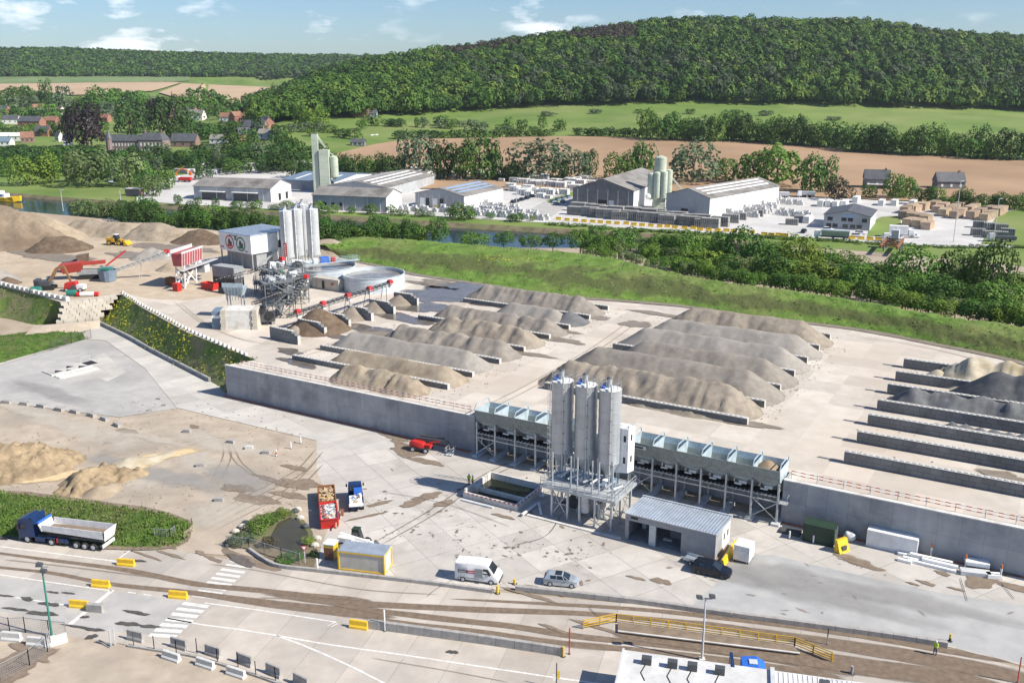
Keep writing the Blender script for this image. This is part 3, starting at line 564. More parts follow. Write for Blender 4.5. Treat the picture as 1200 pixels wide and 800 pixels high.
bank('green_bank', [(143, 345), (165, 359.5), (192, 374), (220, 389.5), (260, 406), (300, 421.5), (268, 428)], [(118, 377.5), (150, 395), (180, 412), (215, 430), (245, 446), (256, 452), (264, 460)], 'weedy_bank', amp=.2, crown=-.5)
bank('earth_bank', [(-160, 306), (-60, 323), (0, 335), (46, 346.5), (73, 354.5)], [(-160, 362), (-60, 372), (0, 372), (40, 380), (66, 379)], 'weedy_bank', amp=.3)
bank('grass_mound', [(-140, 402), (-60, 398), (0, 393), (50, 387), (95, 392)], [(-140, 448), (-60, 442), (0, 425), (50, 411), (100, 397)], 'bank_grass', ztop=.15, zbot=.03, crown=.9, amp=.3, n=50)
bank('grass_embankment', [(-160, 540), (-60, 556), (0, 576), (60, 583), (120, 591), (175, 599), (212, 610), (222, 619)], [(-160, 612), (-60, 622), (0, 628), (60, 634), (120, 640), (160, 642), (195, 640), (214, 634)], 'bank_grass', ztop=.1, zbot=.03, crown=1.1, amp=.25, n=150, rows=40, fr=1.0)
sheet('river_margin', [G(x, y+5, .0)-Vector((0, 0, .3)) for x, y in near]+[Vector(BERM_C[i])*1+Vector((0, 0, -9.8)) for i in range(len(BERM_C)-1, -1, -20)]+[G(x, y, -.3) for x, y in [(330, 290), (100, 262), (-100, 255)]], 'bank_grass')
bank('earth_ramp', [(40, 381), (66, 379.5), (117, 375.5)], [(20, 402), (66, 393), (116, 384)], 'dirt', n=30, rows=6, amp=.1, ztop=1.5)
def tufts(name, pts, h, w, m, label, cat, blades=3):
    """grass: short upright blades on a sloping surface"""
    V = []; 
    for p in pts:
        for _ in range(blades):
            a = rng.random()*6.3; hh = h*(.5+rng.random()*.8); ww = w*(.5+rng.random()); q = (p[0]+rng.normal()*w*2, p[1]+rng.normal()*w*2, p[2]); dx, dy = math.cos(a)*ww, math.sin(a)*ww; lx, ly = rng.normal()*h*.35, rng.normal()*h*.35
            V += [(q[0]-dx, q[1]-dy, q[2]-.05), (q[0]+dx, q[1]+dy, q[2]-.05), (q[0]+dx*.3+lx, q[1]+dy*.3+ly, q[2]+hh), (q[0]-dx*.3+lx, q[1]-dy*.3+ly, q[2]+hh)]
    o = bulk(name, V, np.arange(len(V)).reshape(-1, 4), m); return tag(o, label, cat, kind='stuff')
def surf_pts(obj, n):
    me = obj.data; co = np.empty(len(me.vertices)*3, np.float32); me.vertices.foreach_get('co', co); co = co.reshape(-1, 3); i = rng.integers(0, len(co), n)
    return co[i]+rng.normal(size=(n, 3))*(.35, .35, 0)
mat('grass_blades', (.10, .19, .03), (.19, .29, .06), rough=.8, scale=.3, c3=(.22, .23, .09), s3=.12, tr=.4)
mat('weeds', (.08, .15, .022), (.15, .22, .04), rough=.8, scale=.4, c3=(.36, .36, .03), s3=.10, tr=.4, lo=.4, hi=.6)
tufts('grass', surf_pts(bpy.data.objects['grass_embankment'], 3200), .24, .12, 'grass_blades', 'rough green grass on the embankment beside the road', 'grass')
tufts('grass', surf_pts(bpy.data.objects['grass_mound'], 300), .25, .12, 'grass_blades', 'rough grass on the low mound by the mesh fence', 'grass')
tufts('weeds', surf_pts(bpy.data.objects['green_bank'], 500), .2, .18, 'weeds', 'green and yellow weeds on the steep bank below the upper yard', 'weeds')
tufts('weeds', surf_pts(bpy.data.objects['earth_bank'], 200), .2, .2, 'weeds', 'green weeds on the slope under the white block row', 'weeds')
mat('flower_yellow', (.50, .46, .03), (.62, .58, .06), rough=.8, scale=2, tr=.4)
gb_ = surf_pts(bpy.data.objects['green_bank'], 3000); k_ = np.array([mnoise.noise((p[0]*.18, p[1]*.18, 3)) > .12 or (p[1] > 222 and p[2] < 5) for p in gb_])
tufts('flowers', gb_[k_][:900], .18, .2, 'flower_yellow', 'yellow flowering weeds in patches on the green bank', 'flowers', 1); tufts('flowers', [G(rng.uniform(560, 680), rng.uniform(297, 305), 9.0) for _ in range(220)], .2, .25, 'flower_yellow', 'yellow flowers scattered along the berm', 'flowers', 1)
bp_ = [p for p in surf_pts(bpy.data.objects['berm'], 1800)]
tufts('grass', bp_, .26, .25, 'grass_blades', 'long rough grass on the berm between yard and river', 'grass', blades=2)
# ================================================================ RETAINING WALL AND BATCHING PLANT (local axes: x along the wall, y into the upper yard)
def wf(px, py, z=0.0):
    p = G(px, py, z)-W0; return p.x*WE.x+p.y*WE.y, p.x*WN.x+p.y*WN.y
def wthing(name, label, cat, s=0, t=0, z=0, group=None, rz=0): return thing(name, label, cat, W(s, t, z), WYAW+rz, group)
m = mat('wall_panels', (.36, .367, .375), (.44, .445, .445), rough=.85, scale=.35, c3=(.25, .257, .266), s3=.16, bump=.02, bscale=2, spec=.3)
t_ = m.node_tree; b_ = t_.nodes['Principled BSDF']; src = b_.inputs['Base Color'].links[0].from_socket
tcn = [n for n in t_.nodes if n.type == 'TEX_COORD'][0]; sx = N(t_, 'ShaderNodeSeparateXYZ'); cx = N(t_, 'ShaderNodeCombineXYZ'); lk = t_.links.new
lk(tcn.outputs['Object'], sx.inputs[0]); lk(sx.outputs[0], cx.inputs[0]); lk(sx.outputs[2], cx.inputs[1])
br = N(t_, 'ShaderNodeTexBrick', Scale=1.0); br.offset = 0; br.inputs['Brick Width'].default_value = 2.7; br.inputs['Row Height'].default_value = 3.05; br.inputs['Mortar Size'].default_value = .02
br.inputs['Color1'].default_value = (.88, .88, .9, 1); br.inputs['Color2'].default_value = (1.06, 1.06, 1.05, 1); br.inputs['Mortar'].default_value = (.62, .62, .64, 1); lk(cx.outputs[0], br.inputs['Vector'])
mx = N(t_, 'ShaderNodeMix', data_type='RGBA', blend_type='MULTIPLY'); mx.inputs[0].default_value = 1; lk(src, mx.inputs[6]); lk(br.outputs[0], mx.inputs[7])
wv = N(t_, 'ShaderNodeTexNoise', Scale=1.0, Detail=5.0); mpv = N(t_, 'ShaderNodeMapping'); mpv.inputs['Scale'].default_value = (.7, 1, .09); lk(tcn.outputs['Object'], mpv.inputs[0]); lk(mpv.outputs[0], wv.inputs['Vector'])
rv = N(t_, 'ShaderNodeValToRGB'); rv.color_ramp.elements[0].position = .4; rv.color_ramp.elements[0].color = (.78, .78, .79, 1); rv.color_ramp.elements[1].position = .6; lk(wv.outputs[0], rv.inputs[0])
mx2 = N(t_, 'ShaderNodeMix', data_type='RGBA', blend_type='MULTIPLY'); mx2.inputs[0].default_value = .35; lk(mx.outputs[2], mx2.inputs[6]); lk(rv.outputs[0], mx2.inputs[7]); lk(mx2.outputs[2], b_.inputs['Base Color'])
mat('pale_concrete', (.56, .545, .51), (.66, .645, .61), rough=.9, scale=.8, c3=(.44, .41, .37), s3=.5, bump=.02)
mat('block_concrete', (.26, .265, .265), (.36, .36, .355), rough=.9, scale=.7, c3=(.20, .205, .2), s3=.4, bump=.03)
mat('block_top', (.42, .415, .39), (.52, .51, .485), rough=.9, scale=1.2)
mat('galv', (.42, .45, .46), (.56, .59, .60), rough=.45, scale=1.4, metal=.35, c3=(.36, .38, .39), s3=.7)
mat('galv_dull', (.27, .30, .28), (.36, .39, .37), rough=.6, scale=1.5, metal=.2)
mat('galv_blue', (.40, .50, .55), (.52, .60, .64), rough=.5, scale=1.0, metal=.15, c3=(.32, .38, .4), s3=.6)
mat('plant_steel', (.13, .14, .145), (.20, .21, .215), rough=.6, scale=1.2); mat('silo_paint', (.46, .485, .505), (.54, .565, .58), rough=.33, scale=.35, detail=8, metal=.45, c3=(.40, .42, .44), s3=.25)
flat('white_metal', (.78, .78, .77), .45); flat('black', (.02, .02, .022), .6); flat('dark_steel', (.07, .075, .08), .55); flat('rubber', (.02, .02, .02), .85)
flat('mid_grey', (.30, .31, .32), .6); flat('light_grey', (.52, .54, .55), .55); flat('red', (.52, .025, .02), .45); flat('yellow', (.72, .47, .02), .5); flat('orange', (.65, .16, .03), .6)
flat('hivis', (.55, .75, .05), .7); flat('green_dark', (.018, .045, .025), .6); flat('blue_dark', (.012, .035, .11), .35); flat('blue', (.03, .14, .55), .45); flat('blue_grey', (.16, .22, .29), .5)
flat('glass', (.02, .028, .035), .08, spec=.7); flat('white', (.80, .80, .79), .5); flat('rust', (.22, .09, .04), .85); flat('wood', (.42, .30, .18), .8); flat('tan_paint', (.50, .47, .41), .6); flat('silver', (.50, .55, .60), .25, metal=.5)
flat('navy_car', (.010, .013, .022), .2); flat('skin', (.5, .32, .24), .7); flat('cloth_dark', (.03, .035, .05), .9); flat('yellow_machine', (.62, .36, .02), .5); flat('terracotta', (.42, .15, .07), .9); flat('hair', (.05, .035, .025), .9)

rw = wthing('retaining_wall', 'long grey precast concrete retaining wall between the lower and the upper yard', 'wall')
w = MB(); w.box(0, 55.5, 0, .34, -.3, UZ+.02); w.box(55.16, 55.5, .34, 3.4, -.3, UZ+.02); w.box(55.5, 104.8, 3.06, 3.4, -.3, UZ+.02); w.box(104.8, 105.14, .34, 3.4, -.3, UZ+.02); w.box(104.8, 200, 0, .34, -.3, UZ+.02); w.build('wall_panel', 'wall_panels', rw)
w = MB(); w.box(-.03, 55.5, -.03, .55, UZ+.022, UZ+.16); w.box(104.8, 200, -.03, .75, UZ+.022, UZ+.16); w.build('coping', 'pale_concrete', rw)
w = MB(); w.box(-.3, 55, -.75, -.12, .0, .045); w.box(104.8, 150, -.6, -.12, .0, .05); tag(w.build('drain_channel', 'terracotta', None, loc=W0), kind='structure').rotation_euler = (0, 0, WYAW)
def tape(s0, s1, label):
    r = wthing('tape_barrier', label, 'barrier', s0, 1.3, UZ); L_ = s1-s0
    for k in range(int(L_/3.4)+1):
        x = k*3.4; q = MB(); q.cyl((x, 0, 0), (x, 0, 1.15), .04, n=6); q.build('post', 'mid_grey', r)
    for z in (.62, 1.08):
        q = MB(); n = int(L_/.6)
        for i in range(n):
            x = i*.6; dz = -.06*math.sin(PI*((x/3.4) % 1)); q.box(x, x+.59, -.02, .02, z+dz-.05, z+dz+.05, i % 2)
        q.build('tape', ['red', 'white'], r)
tape(3, 54.5, 'red and white striped tape barrier on the wall top left of the silos'); tape(105.5, 158, 'red and white striped tape barrier on the wall top right of the silos')
# ---- aggregate hoppers
def hopper(s0, n, label, sign=False):
    r = wthing('aggregate_hopper', label, 'hopper', s0, 0, 0); B = 3.62; Lh = n*B; f0, k0, zt, zb = -1.3, 3.2, 7.75, 5.75
    q = MB()          # front and back panels, ribbed
    for i in range(n):
        x0, x1 = i*B+.03, (i+1)*B-.03
        for (ya, yb) in ((f0, f0+.55), (k0, k0-.55)):
            sg = -1 if ya < 0 else 1
            q.hexa([(x0, yb, zb), (x1, yb, zb), (x1, yb+.05*sg, zb), (x0, yb+.05*sg, zb)], [(x0, ya, zt), (x1, ya, zt), (x1, ya+.05*sg, zt), (x0, ya+.05*sg, zt)], 0)
            if sg < 0:
                for j in range(6):
                    f = j/5; yy = yb+(ya-yb)*f-.055; zz = zb+(zt-zb)*f; q.box(x0, x1, yy-.05, yy+.02, zz-.05, zz+.03, 0)
                for j in range(9):
                    xx = x0+(x1-x0)*j/8; q.bar((xx, yb-.09, zb), (xx, ya-.09, zt), .05, .05, 0)
    q.build('bin_panel', ['galv_dull'], r)
    q = MB()          # inner slopes down to the outlet
    for i in range(n):
        x0, x1 = i*B+.04, (i+1)*B-.04; xm = (x0+x1)/2
        lo = [(xm-.5, .6, 4.5), (xm+.5, .6, 4.5), (xm+.5, 1.3, 4.5), (xm-.5, 1.3, 4.5)]; hi = [(x0, f0+.5, zb), (x1, f0+.5, zb), (x1, k0-.5, zb), (x0, k0-.5, zb)]
        q.add(lo+hi, [(0, 1, 5, 4), (1, 2, 6, 5), (2, 3, 7, 6), (3, 0, 4, 7), (0, 1, 2, 3)])
        q.add([(x0, f0+.52, zb), (x1, f0+.52, zb), (x1, f0+.03, zt-.02), (x0, f0+.03, zt-.02), (x0, k0-.52, zb), (x1, k0-.52, zb), (x1, k0-.03, zt-.02), (x0, k0-.03, zt-.02)], [(0, 1, 2, 3), (4, 5, 6, 7)])
    q.build('bin_lining', 'galv_blue', r)
    for i in range(n+1):
        x = i*B; q = MB(); q.prism([(f0+.5, zb), (f0-.05, zt+.05), (k0+.05, zt+.05), (k0-.5, zb)], x-.05, x+.05, ax='x'); q.bar((x, f0-.1, zt+.1), (x, f0+.4, zt+.8), .12); q.bar((x, f0+.4, zt+.8), (x, k0-.3, zt+.8), .12); q.bar((x, k0-.3, zt+.8), (x, k0+.05, zt+.05), .12); q.build('divider', 'galv_blue', r)
    for i in range(n+1):
        x = i*B if i else .25
        for y in (-1.15, 2.6):
            q = MB(); q.box(x-.12, x+.12, y-.12, y+.12, .3, zb if y > 0 else zb); q.build('leg', 'galv', r)
        q = MB(); q.box(x-.55, x+.55, -2.0, 2.95, -.02, .3); q.build('footing', 'light_grey', r)
        q = MB(); q.bar((x, -1.15, 3.2), (x, 2.6, 3.2), .14); q.bar((x, -1.15, zb-.3), (x, -.2, 4.4), .1); q.bar((x, 2.6, zb-.3), (x, 1.7, 4.4), .1); q.build('cross_beam', 'galv', r)
    for i in (0, n-1):
        x0, x1 = i*B+.2, (i+1)*B; q = MB(); q.bar((x0, -1.15, .5), (x1, -1.15, 3.1), .1); q.bar((x1, -1.15, .5), (x0, -1.15, 3.1), .1); q.build('brace', 'galv', r)
    q = MB(); q.bar((0, -1.15, 3.2), (Lh, -1.15, 3.2), .16); q.bar((0, -1.15, 3.9), (Lh, -1.15, 3.9), .08); q.bar((0, 2.6, 3.2), (Lh, 2.6, 3.2), .16); q.build('beam', 'galv', r)
    q = MB(); q.box(-.5, Lh+1.2, .2, 1.7, 3.55, 3.62); q.bar((-.5, .15, 3.5), (Lh+1.2, .15, 3.5), .12, .25); q.bar((-.5, 1.75, 3.5), (Lh+1.2, 1.75, 3.5), .12, .25); q.build('conveyor_belt', 'black', r)
    q = MB()
    for i in range(int(Lh/.6)): q.cyl((i*.6, -.35, 3.4), (i*.6, .15, 3.55), .09, n=6)
    q.build('roller', 'light_grey', r)
    for i in range(n):
        xm = (i+.5)*B; q = MB(); q.box(xm-.55, xm+.55, .5, 1.4, 4.1, 4.5); q.cyl((xm-.9, -.2, 4.3), (xm+.1, -.2, 4.3), .13, n=8); q.build('outlet_gate', 'white_metal', r)
    q = MB(); q.box(Lh+.1, Lh+1.3, -1.6, 2.6, 3.2, 3.28); q.bar((Lh+1.3, -1.6, 4.3), (Lh+1.3, 2.6, 4.3), .05); q.bar((Lh+1.3, -1.6, 3.2), (Lh+1.3, -1.6, 4.3), .05); q.build('catwalk', 'galv', r)
    return r, B
hopL, HB = hopper(56.4, 5, 'galvanised row of open aggregate bins left of the three silos')
hopR, HB = hopper(82.8, 6, 'longer galvanised row of open aggregate bins right of the silos, last bin sand-filled')
q = MB(); q.box(.5, 2.6, -1.42, -1.36, 6.9, 7.4, 0); q.box(.75, 2.2, -1.435, -1.42, 7.0, 7.28, 1); q.build('name_plate', ['white', 'green_dark'], hopR)
for s in (0, 6): pass
q = MB(); nn = 14   # sand in the last bin
x0 = 82.8+5*HB
o = wthing('sand_fill', 'brown sand lying in the last bin of the right hopper row', 'sand', x0, 0, 0)
V = []; F = []
for i in range(nn):
    for j in range(nn):
        x = .1+(HB-.2)*i/(nn-1); y = -1.0+3.9*j/(nn-1); V.append((x, y, 6.3+1.5*math.exp(-((x-1.2)**2+(y-1.6)**2)/2.2)+.12*mnoise.noise((x*2, y*2, 1))))
        if i and j: F.append(((i-1)*nn+j-1, i*nn+j-1, i*nn+j, (i-1)*nn+j))
mat('sand_brown', (.21, .155, .10), (.30, .23, .155), rough=.95, scale=1.2, bump=.1, bscale=6)
KIDS.setdefault(o.name, []); bulk('sand', V, F, 'sand_brown', smooth=True, parent=o)
# ---- the three silos on their platform
def rail(q, pts, h=1.05, posts=1.2, z2=True, r=.03):
    for a, b in zip(pts, pts[1:]):
        a = Vector(a); b = Vector(b); n = max(1, int((b-a).length/posts))
        for k in (h, h*.55): q.bar(a+Vector((0, 0, k)), b+Vector((0, 0, k)), r*1.6)
        for i in range(n+1): p = a.lerp(b, i/n); q.bar(p, p+Vector((0, 0, h)), r*1.6)
def ladder(q, p, z0, z1, w=.45, cage=True, ax=(1, 0)):
    p = Vector((p[0], p[1], 0)); d = Vector((ax[0], ax[1], 0))*w/2; nrm = Vector((ax[1], -ax[0], 0))
    for s in (-1, 1): q.bar(p+d*s+Vector((0, 0, z0)), p+d*s+Vector((0, 0, z1)), .05)
    for i in range(int((z1-z0)/.45)): z = z0+i*.45; q.bar(p-d+Vector((0, 0, z)), p+d+Vector((0, 0, z)), .035)
    if cage:
        for i in range(int((z1-z0-2)/1.0)):
            z = z0+2.2+i; pt = [p-d*1.3, p-d*1.5+nrm*.45, p+nrm*.7, p+d*1.5+nrm*.45, p+d*1.3]
            for a, b in zip(pt, pt[1:]): q.bar(a+Vector((0, 0, z)), b+Vector((0, 0, z)), .04)
        for off in (-d*1.5+nrm*.45, nrm*.7, d*1.5+nrm*.45): q.bar(p+off+Vector((0, 0, z0+2.2)), p+off+Vector((0, 0, z1)), .035)
def silo(s, t, label, zc=4.5, z0=8.0, z1=18.3, r=1.52, rings=7, name='cement_silo', paint='silo_paint', group='cement silos on the steel platform'):
    R_ = wthing(name, label, 'silo', s, t, 0, group)
    q = MB(); prof = [(r, z0)]
    for i in range(1, rings): zz = z0+(z1-z0)*i/rings; prof += [(r, zz-.05), (r+.035, zz-.05), (r+.035, zz+.05), (r, zz+.05)]
    prof += [(r, z1), (r+.03, z1), (r+.03, z1+.08), (r-.02, z1+.08)]; q.lathe(prof, 36); q.build('shell', paint, R_, smooth=True)
    q = MB(); q.lathe([(r-.02, z1+.06), (r*.5, z1+.2), (.0, z1+.28)], 36); q.build('roof', 'white_metal', R_, smooth=True)
    q = MB(); q.lathe([(r, z0), (r+.04, z0-.02), (r*.98, z0-.12), (.28, z0-2.3), (.28, z0-2.9)], 36); q.build('cone', 'galv', R_, smooth=True)
    q = MB(); q.cyl((-.25, .1, z1+.2), (-.25, .1, z1+1.25), .36, n=14); q.cyl((-.25, .1, z1+1.25), (-.25, .1, z1+1.4), .42, n=14); q.build('filter', 'galv', R_, smooth=True)
    q = MB(); q.cyl((-.25, .1, z1+1.4), (-.25, .1, z1+1.62), .43, .2, n=14); q.build('filter_cap', 'dark_steel', R_)
    q = MB(); q.cyl((-.95, .1, z1+.2), (-.95, .1, z1+.7), .22, n=10); q.box(-1.1, -.5, -.75, -.25, z1+.15, z1+.45); q.build('valve', 'blue', R_)
    q = MB()
    for i in range(14):
        a0, a1 = 2*PI*i/14, 2*PI*(i+1)/14; p0 = Vector((math.cos(a0)*(r-.05), math.sin(a0)*(r-.05), z1+.1)); p1 = Vector((math.cos(a1)*(r-.05), math.sin(a1)*(r-.05), z1+.1)); rail(q, [p0, p1], 1.0, 9, r=.022)
    q.build('railing', 'galv', R_)
    q = MB(); a = R(-62)-WYAW*0; px_, py_ = math.cos(a)*(r+.10), math.sin(a)*(r+.10); q.cyl((px_, py_, zc), (px_, py_, z1+.5), .11, n=8); q.cyl((px_, py_, z1+.5), (px_*.5, py_*.5, z1+.8), .11, n=8); q.build('fill_pipe', 'silo_paint' if paint == 'silo_paint' else 'white_metal', R_, smooth=True)
    q = MB()
    for i in range(8): zz = zc+2+(z1-zc-2)*i/7.5; q.box(px_-.16, px_+.16, py_-.04, py_+.16, zz-.05, zz+.05)
    q.build('pipe_clip', 'dark_steel', R_)
    for k in range(4):
        a = R(45+90*k); q = MB(); x, y = math.cos(a)*(r-.02), math.sin(a)*(r-.02); q.box(x-.1, x+.1, y-.1, y+.1, zc, z0+.6); q.build('leg', 'galv', R_)
    return R_
for (s, lab) in ((76.3, 'grey cement silo nearest the left hopper row, first of the trio'), (79.9, 'grey cement silo standing between the two other silos of the trio'), (83.45, 'grey cement silo of the trio beside the white tower cabin, sunlit on its right side')): silo(s, -10.0, lab)
pf = wthing('steel_platform', 'galvanised steel platform on braced legs under the three silos', 'platform', 75.4, -14.6, 0)
q = MB(); q.box(0, 11.2, 0, 7.2, 4.38, 4.5); q.bar((0, 0, 4.3), (11.2, 0, 4.3), .12, .35); q.bar((11.2, 0, 4.3), (11.2, 7.2, 4.3), .12, .35); q.bar((0, 0, 4.3), (0, 7.2, 4.3), .12, .35); q.build('deck', 'galv', pf)
q = MB(); rail(q, [(0, 7, 4.5), (0, .05, 4.5), (11.15, .05, 4.5), (11.15, 7, 4.5)], 1.1, 1.1, r=.035); q.build('railing', 'galv', pf)
legx = [1.7, 4.1, 5.9, 8.2, 10.6]
for x in legx:
    for y in (.25, 3.2, 6.6):
        q = MB(); q.box(x-.14, x+.14, y-.14, y+.14, .1, 4.3); q.box(x-.3, x+.3, y-.3, y+.3, 0, .12); q.build('leg', 'galv', pf)
for x0, x1, y in ((1.7, 4.1, .25), (8.2, 10.6, .25), (1.7, 4.1, 6.6), (8.2, 10.6, 6.6), (5.9, 8.2, 3.2)):
    q = MB(); q.bar((x0, y, .4), (x1, y, 4.1), .1); q.bar((x1, y, .4), (x0, y, 4.1), .1); q.bar((x0, y, 2.2), (x1, y, 2.2), .08); q.build('brace', 'galv', pf)
for y0, y1, x in ((.25, 3.2, 10.6), (3.2, 6.6, 10.6), (.25, 3.2, 1.7), (3.2, 6.6, 1.7)):
    q = MB(); q.bar((x, y0, .4), (x, y1, 4.1), .1); q.bar((x, y1, .4), (x, y0, 4.1), .1); q.build('brace', 'galv', pf)
for x in (1.4, 4.2, 5.2, 7.4, 8.4, 10.4):
    q = MB(); q.cyl((x, .9, 4.5), (x, .9, 9.2), .10, n=8); q.build('pipe', 'galv', pf)
q = MB()
for i in range(9):
    x = .8+i*1.15; q.box(x, x+.5, 3.4+(i % 3)*.5, 4.3+(i % 3)*.5, 4.5, 5.1+(i % 4)*.2, i % 3); q.cyl((x, 2.2, 5.2), (x+.9, 3.2, 5.5+(i % 2)*.5), .16, n=8, mi=(i+1) % 3)
q.build('screw_feeder', ['white_metal', 'blue_grey', 'galv'], pf)
mxr = wthing('mixer_unit', 'white and grey mixer machinery hanging between the platform legs', 'machinery', 78, -12.8, 0)
q = MB(); q.box(2.2, 4.4, .6, 3.4, 2.0, 4.2); q.build('housing', 'mid_grey', mxr)
q = MB(); q.cyl((3.3, .2, 1.0), (3.3, .2, 3.6), .55, n=14); q.build('tank', 'white_metal', mxr, smooth=True)
q = MB(); q.hexa([(.6, 1.0, .6), (1.5, 1.0, .6), (1.5, 2.0, .6), (.6, 2.0, .6)], [(.2, .6, 2.0), (1.9, .6, 2.0), (1.9, 2.4, 2.0), (.2, 2.4, 2.0)]); q.bar((-1.5, 1.4, .6), (.8, 1.4, 1.6), .5, .4); q.build('chute', 'dark_steel', mxr)
q = MB(); q.box(5.6, 7.4, .6, 1.0, 3.2, 4.2); q.build('panel', 'red', mxr)
q = MB(); q.box(4.8, 5.2, 1.0, 3.0, .0, 2.2); q.build('cabinet', 'light_grey', mxr)
cb = wthing('tower_cabin', 'tall white windowed cabin hung on the right side of the silos', 'cabin', 84.1, -9.6, 0)
q = MB(); q.hexa([(0, 0, 6.3), (2.0, 0, 6.6), (2.0, 2.2, 6.2), (0, 2.2, 5.9)], [(0, 0, 12.9), (2.0, 0, 12.9), (2.0, 2.2, 12.8), (0, 2.2, 12.8)]); q.build('body', 'white', cb)
for z in (7.9, 11.0):
    q = MB(); q.box(2.0, 2.03, .8, 1.3, z, z+.9); q.build('window', 'glass', cb)
    q = MB(); q.box(1.3, 1.65, -.03, 0, z, z+.9); q.build('window', 'glass', cb)
q = MB(); rail(q, [(0, 0, 12.9), (2.0, 0, 12.9), (2.0, 2.2, 12.8)], .5, 1); q.bar((.3, .3, 4.5), (.3, .3, 6.3), .12); q.bar((1.3, 2.0, 4.5), (1.3, 2.0, 6.3), .12); q.build('support', 'galv', cb)
ld = wthing('caged_ladder', 'caged steel access ladder rising beside the leftmost silo', 'ladder', 73.4, -7.6, 0)
q = MB(); ladder(q, (0, 0), 0, 16.5, .55); q.build('ladder', 'galv', ld)
# ---- garage in front of the right hopper row
gr = wthing('open_garage', 'grey flat-roofed garage with two open bays and a ribbed metal roof', 'building', 88.5, -15.45, 0); gl, gd, gh = 12.2, 5.9, 3.75
q = MB(); q.box(0, .18, 0, gd, 0, gh-.05); q.box(gl-.18, gl, 0, gd, 0, gh-.05); q.box(.18, gl-.18, gd-.18, gd, 0, gh-.25); q.box(.18, 7.7, 0, .18, 2.85, gh-.02); q.box(7.7, gl-.18, 0, .18, 0, gh-.02); q.box(.18, .5, 0, .25, 0, 2.85); q.build('wall', 'mid_grey', gr)
q = MB(); q.box(3.35, 4.25, 0, .3, 0, 2.85); q.build('pillar', 'light_grey', gr)
q = MB(); q.hexa([(-.12, -.15, gh), (gl+.12, -.15, gh), (gl+.12, gd+.1, gh-.2), (-.12, gd+.1, gh-.2)], [(-.12, -.15, gh+.12), (gl+.12, -.15, gh+.12), (gl+.12, gd+.1, gh-.08), (-.12, gd+.1, gh-.08)])
for i in range(31): x = i*gl/30; q.hexa([(x-.05, -.15, gh+.12), (x+.05, -.15, gh+.12), (x+.05, gd+.1, gh-.08), (x-.05, gd+.1, gh-.08)], [(x-.03, -.15, gh+.2), (x+.03, -.15, gh+.2), (x+.03, gd+.1, gh), (x-.03, gd+.1, gh)])
q.build('roof', 'silver', gr)
q = MB(); q.box(-.15, gl+.15, gd+.1, gd+.28, gh-.2, gh+.1); q.box(-.14, gl+.14, -.24, -.15, gh, gh+.14); q.build('gutter', 'light_grey', gr)
q = MB(); q.box(.75, 1.75, -.03, 0, 3.15, 3.5); q.build('vent', 'black', gr)
q = MB(); q.box(gl, gl+.03, 2.6, 5.7, .3, 3.3); q.build('side_door', 'white', gr)
for y in (3.1, 4.5):
    q = MB(); q.box(gl+.03, gl+.05, y, y+.6, 1.6, 2.5); q.build('window', 'glass', gr)
q = MB(); q.box(5, 7, 3.4, 4.6, 0, .9); q.build('stored_crate', 'mid_grey', gr); q = MB(); q.box(4.7, 5.8, 1.6, 2.1, .4, .5); q.build('shelf_board', 'white', gr); q = MB(); q.box(.8, 1.3, 4, 5, 0, 1.4); q.build('locker', 'white', gr)
q = MB(); q.box(.2, gl-.2, .2, gd-.2, 0.012, .03); q.build('floor', 'block_concrete', gr)
# ---- settling basin with tape
bs = wthing('settling_basin', 'white walled concrete water basin with striped tape left of the silo platform', 'basin', 63.2, -15.4, 0); bl, bw, bh = 9.0, 7.6, 1.25
q = MB(); q.box(0, bl, bw-.3, bw, 0, bh); q.box(0, .3, .3, bw-.3, 0, bh); q.box(bl-.3, bl, .3, bw-.3, 0, bh*.8); q.box(0, bl, 0, .3, 0, bh*.72); q.build('wall', 'pale_concrete', bs)
q = MB(); q.box(.3, bl-.3, 2.5, 2.8, 0, bh*.7); q.box(.3, 1.2, 2.0, 3.2, 0, bh*.9); q.build('divider', 'pale_concrete', bs)
mat('green_water', (.012, .016, .009), (.022, .026, .013), rough=.12, scale=.5)
q = MB(); q.box(.3, bl-.3, .3, 2.5, .05, .22); q.box(.3, bl-.3, 2.8, bw-.3, .05, .22); q.build('water', 'green_water', bs)
q = MB()
for i in range(24): x = i*.375; q.box(x, x+.37, -.05, -.01, .78, .95, i % 2)
for i in range(14): y = i*.5; q.box(bl+.01, bl+.05, y, y+.49, .8, .98, i % 2)
q.build('tape', ['red', 'white'], bs)
tag(q := MB().box(0, 5.2, -.9, -.45, .0, .22).build('steel_channel', 'light_grey', None, loc=W(63.6, -15.6)), 'long grey steel channel on the ground before the basin', 'beam').rotation_euler = (0, 0, WYAW)
for i, (a, b, lab) in enumerate((((629, 592), (612, 606), 'white steel profile leaning out beside the basin, longest of the loose pieces'), ((632, 583), (640, 582), 'short white pipe tee on the ground beside the platform'), ((634, 604), (631, 592), 'square white steel frame beside the platform leg'))):
    A, B2 = G(*a), G(*b); q = MB(); q.bar((0, 0, .25), (B2.x-A.x, B2.y-A.y, .45), .3, .25)
    if i == 1: q.bar((.5, -.6, .5), (.5, .6, .5), .3)
    tag(q.build('steel_profile', 'white', None, loc=A), lab, 'steel part')
tag(MB().box(0, 14, 0, .5, 0, .16).build('low_kerb', 'pale_concrete', None, loc=W(74, -16.0)), 'low pale kerb in front of the platform legs', 'kerb').rotation_euler = (0, 0, WYAW)
tag(MB().box(0, 3.2, 0, 1.5, 0, .35).build('concrete_plinth', 'pale_concrete', None, loc=W(86.9, -7.4)), 'sunlit pale concrete plinth between the platform and the right hopper', 'plinth').rotation_euler = (0, 0, WYAW)
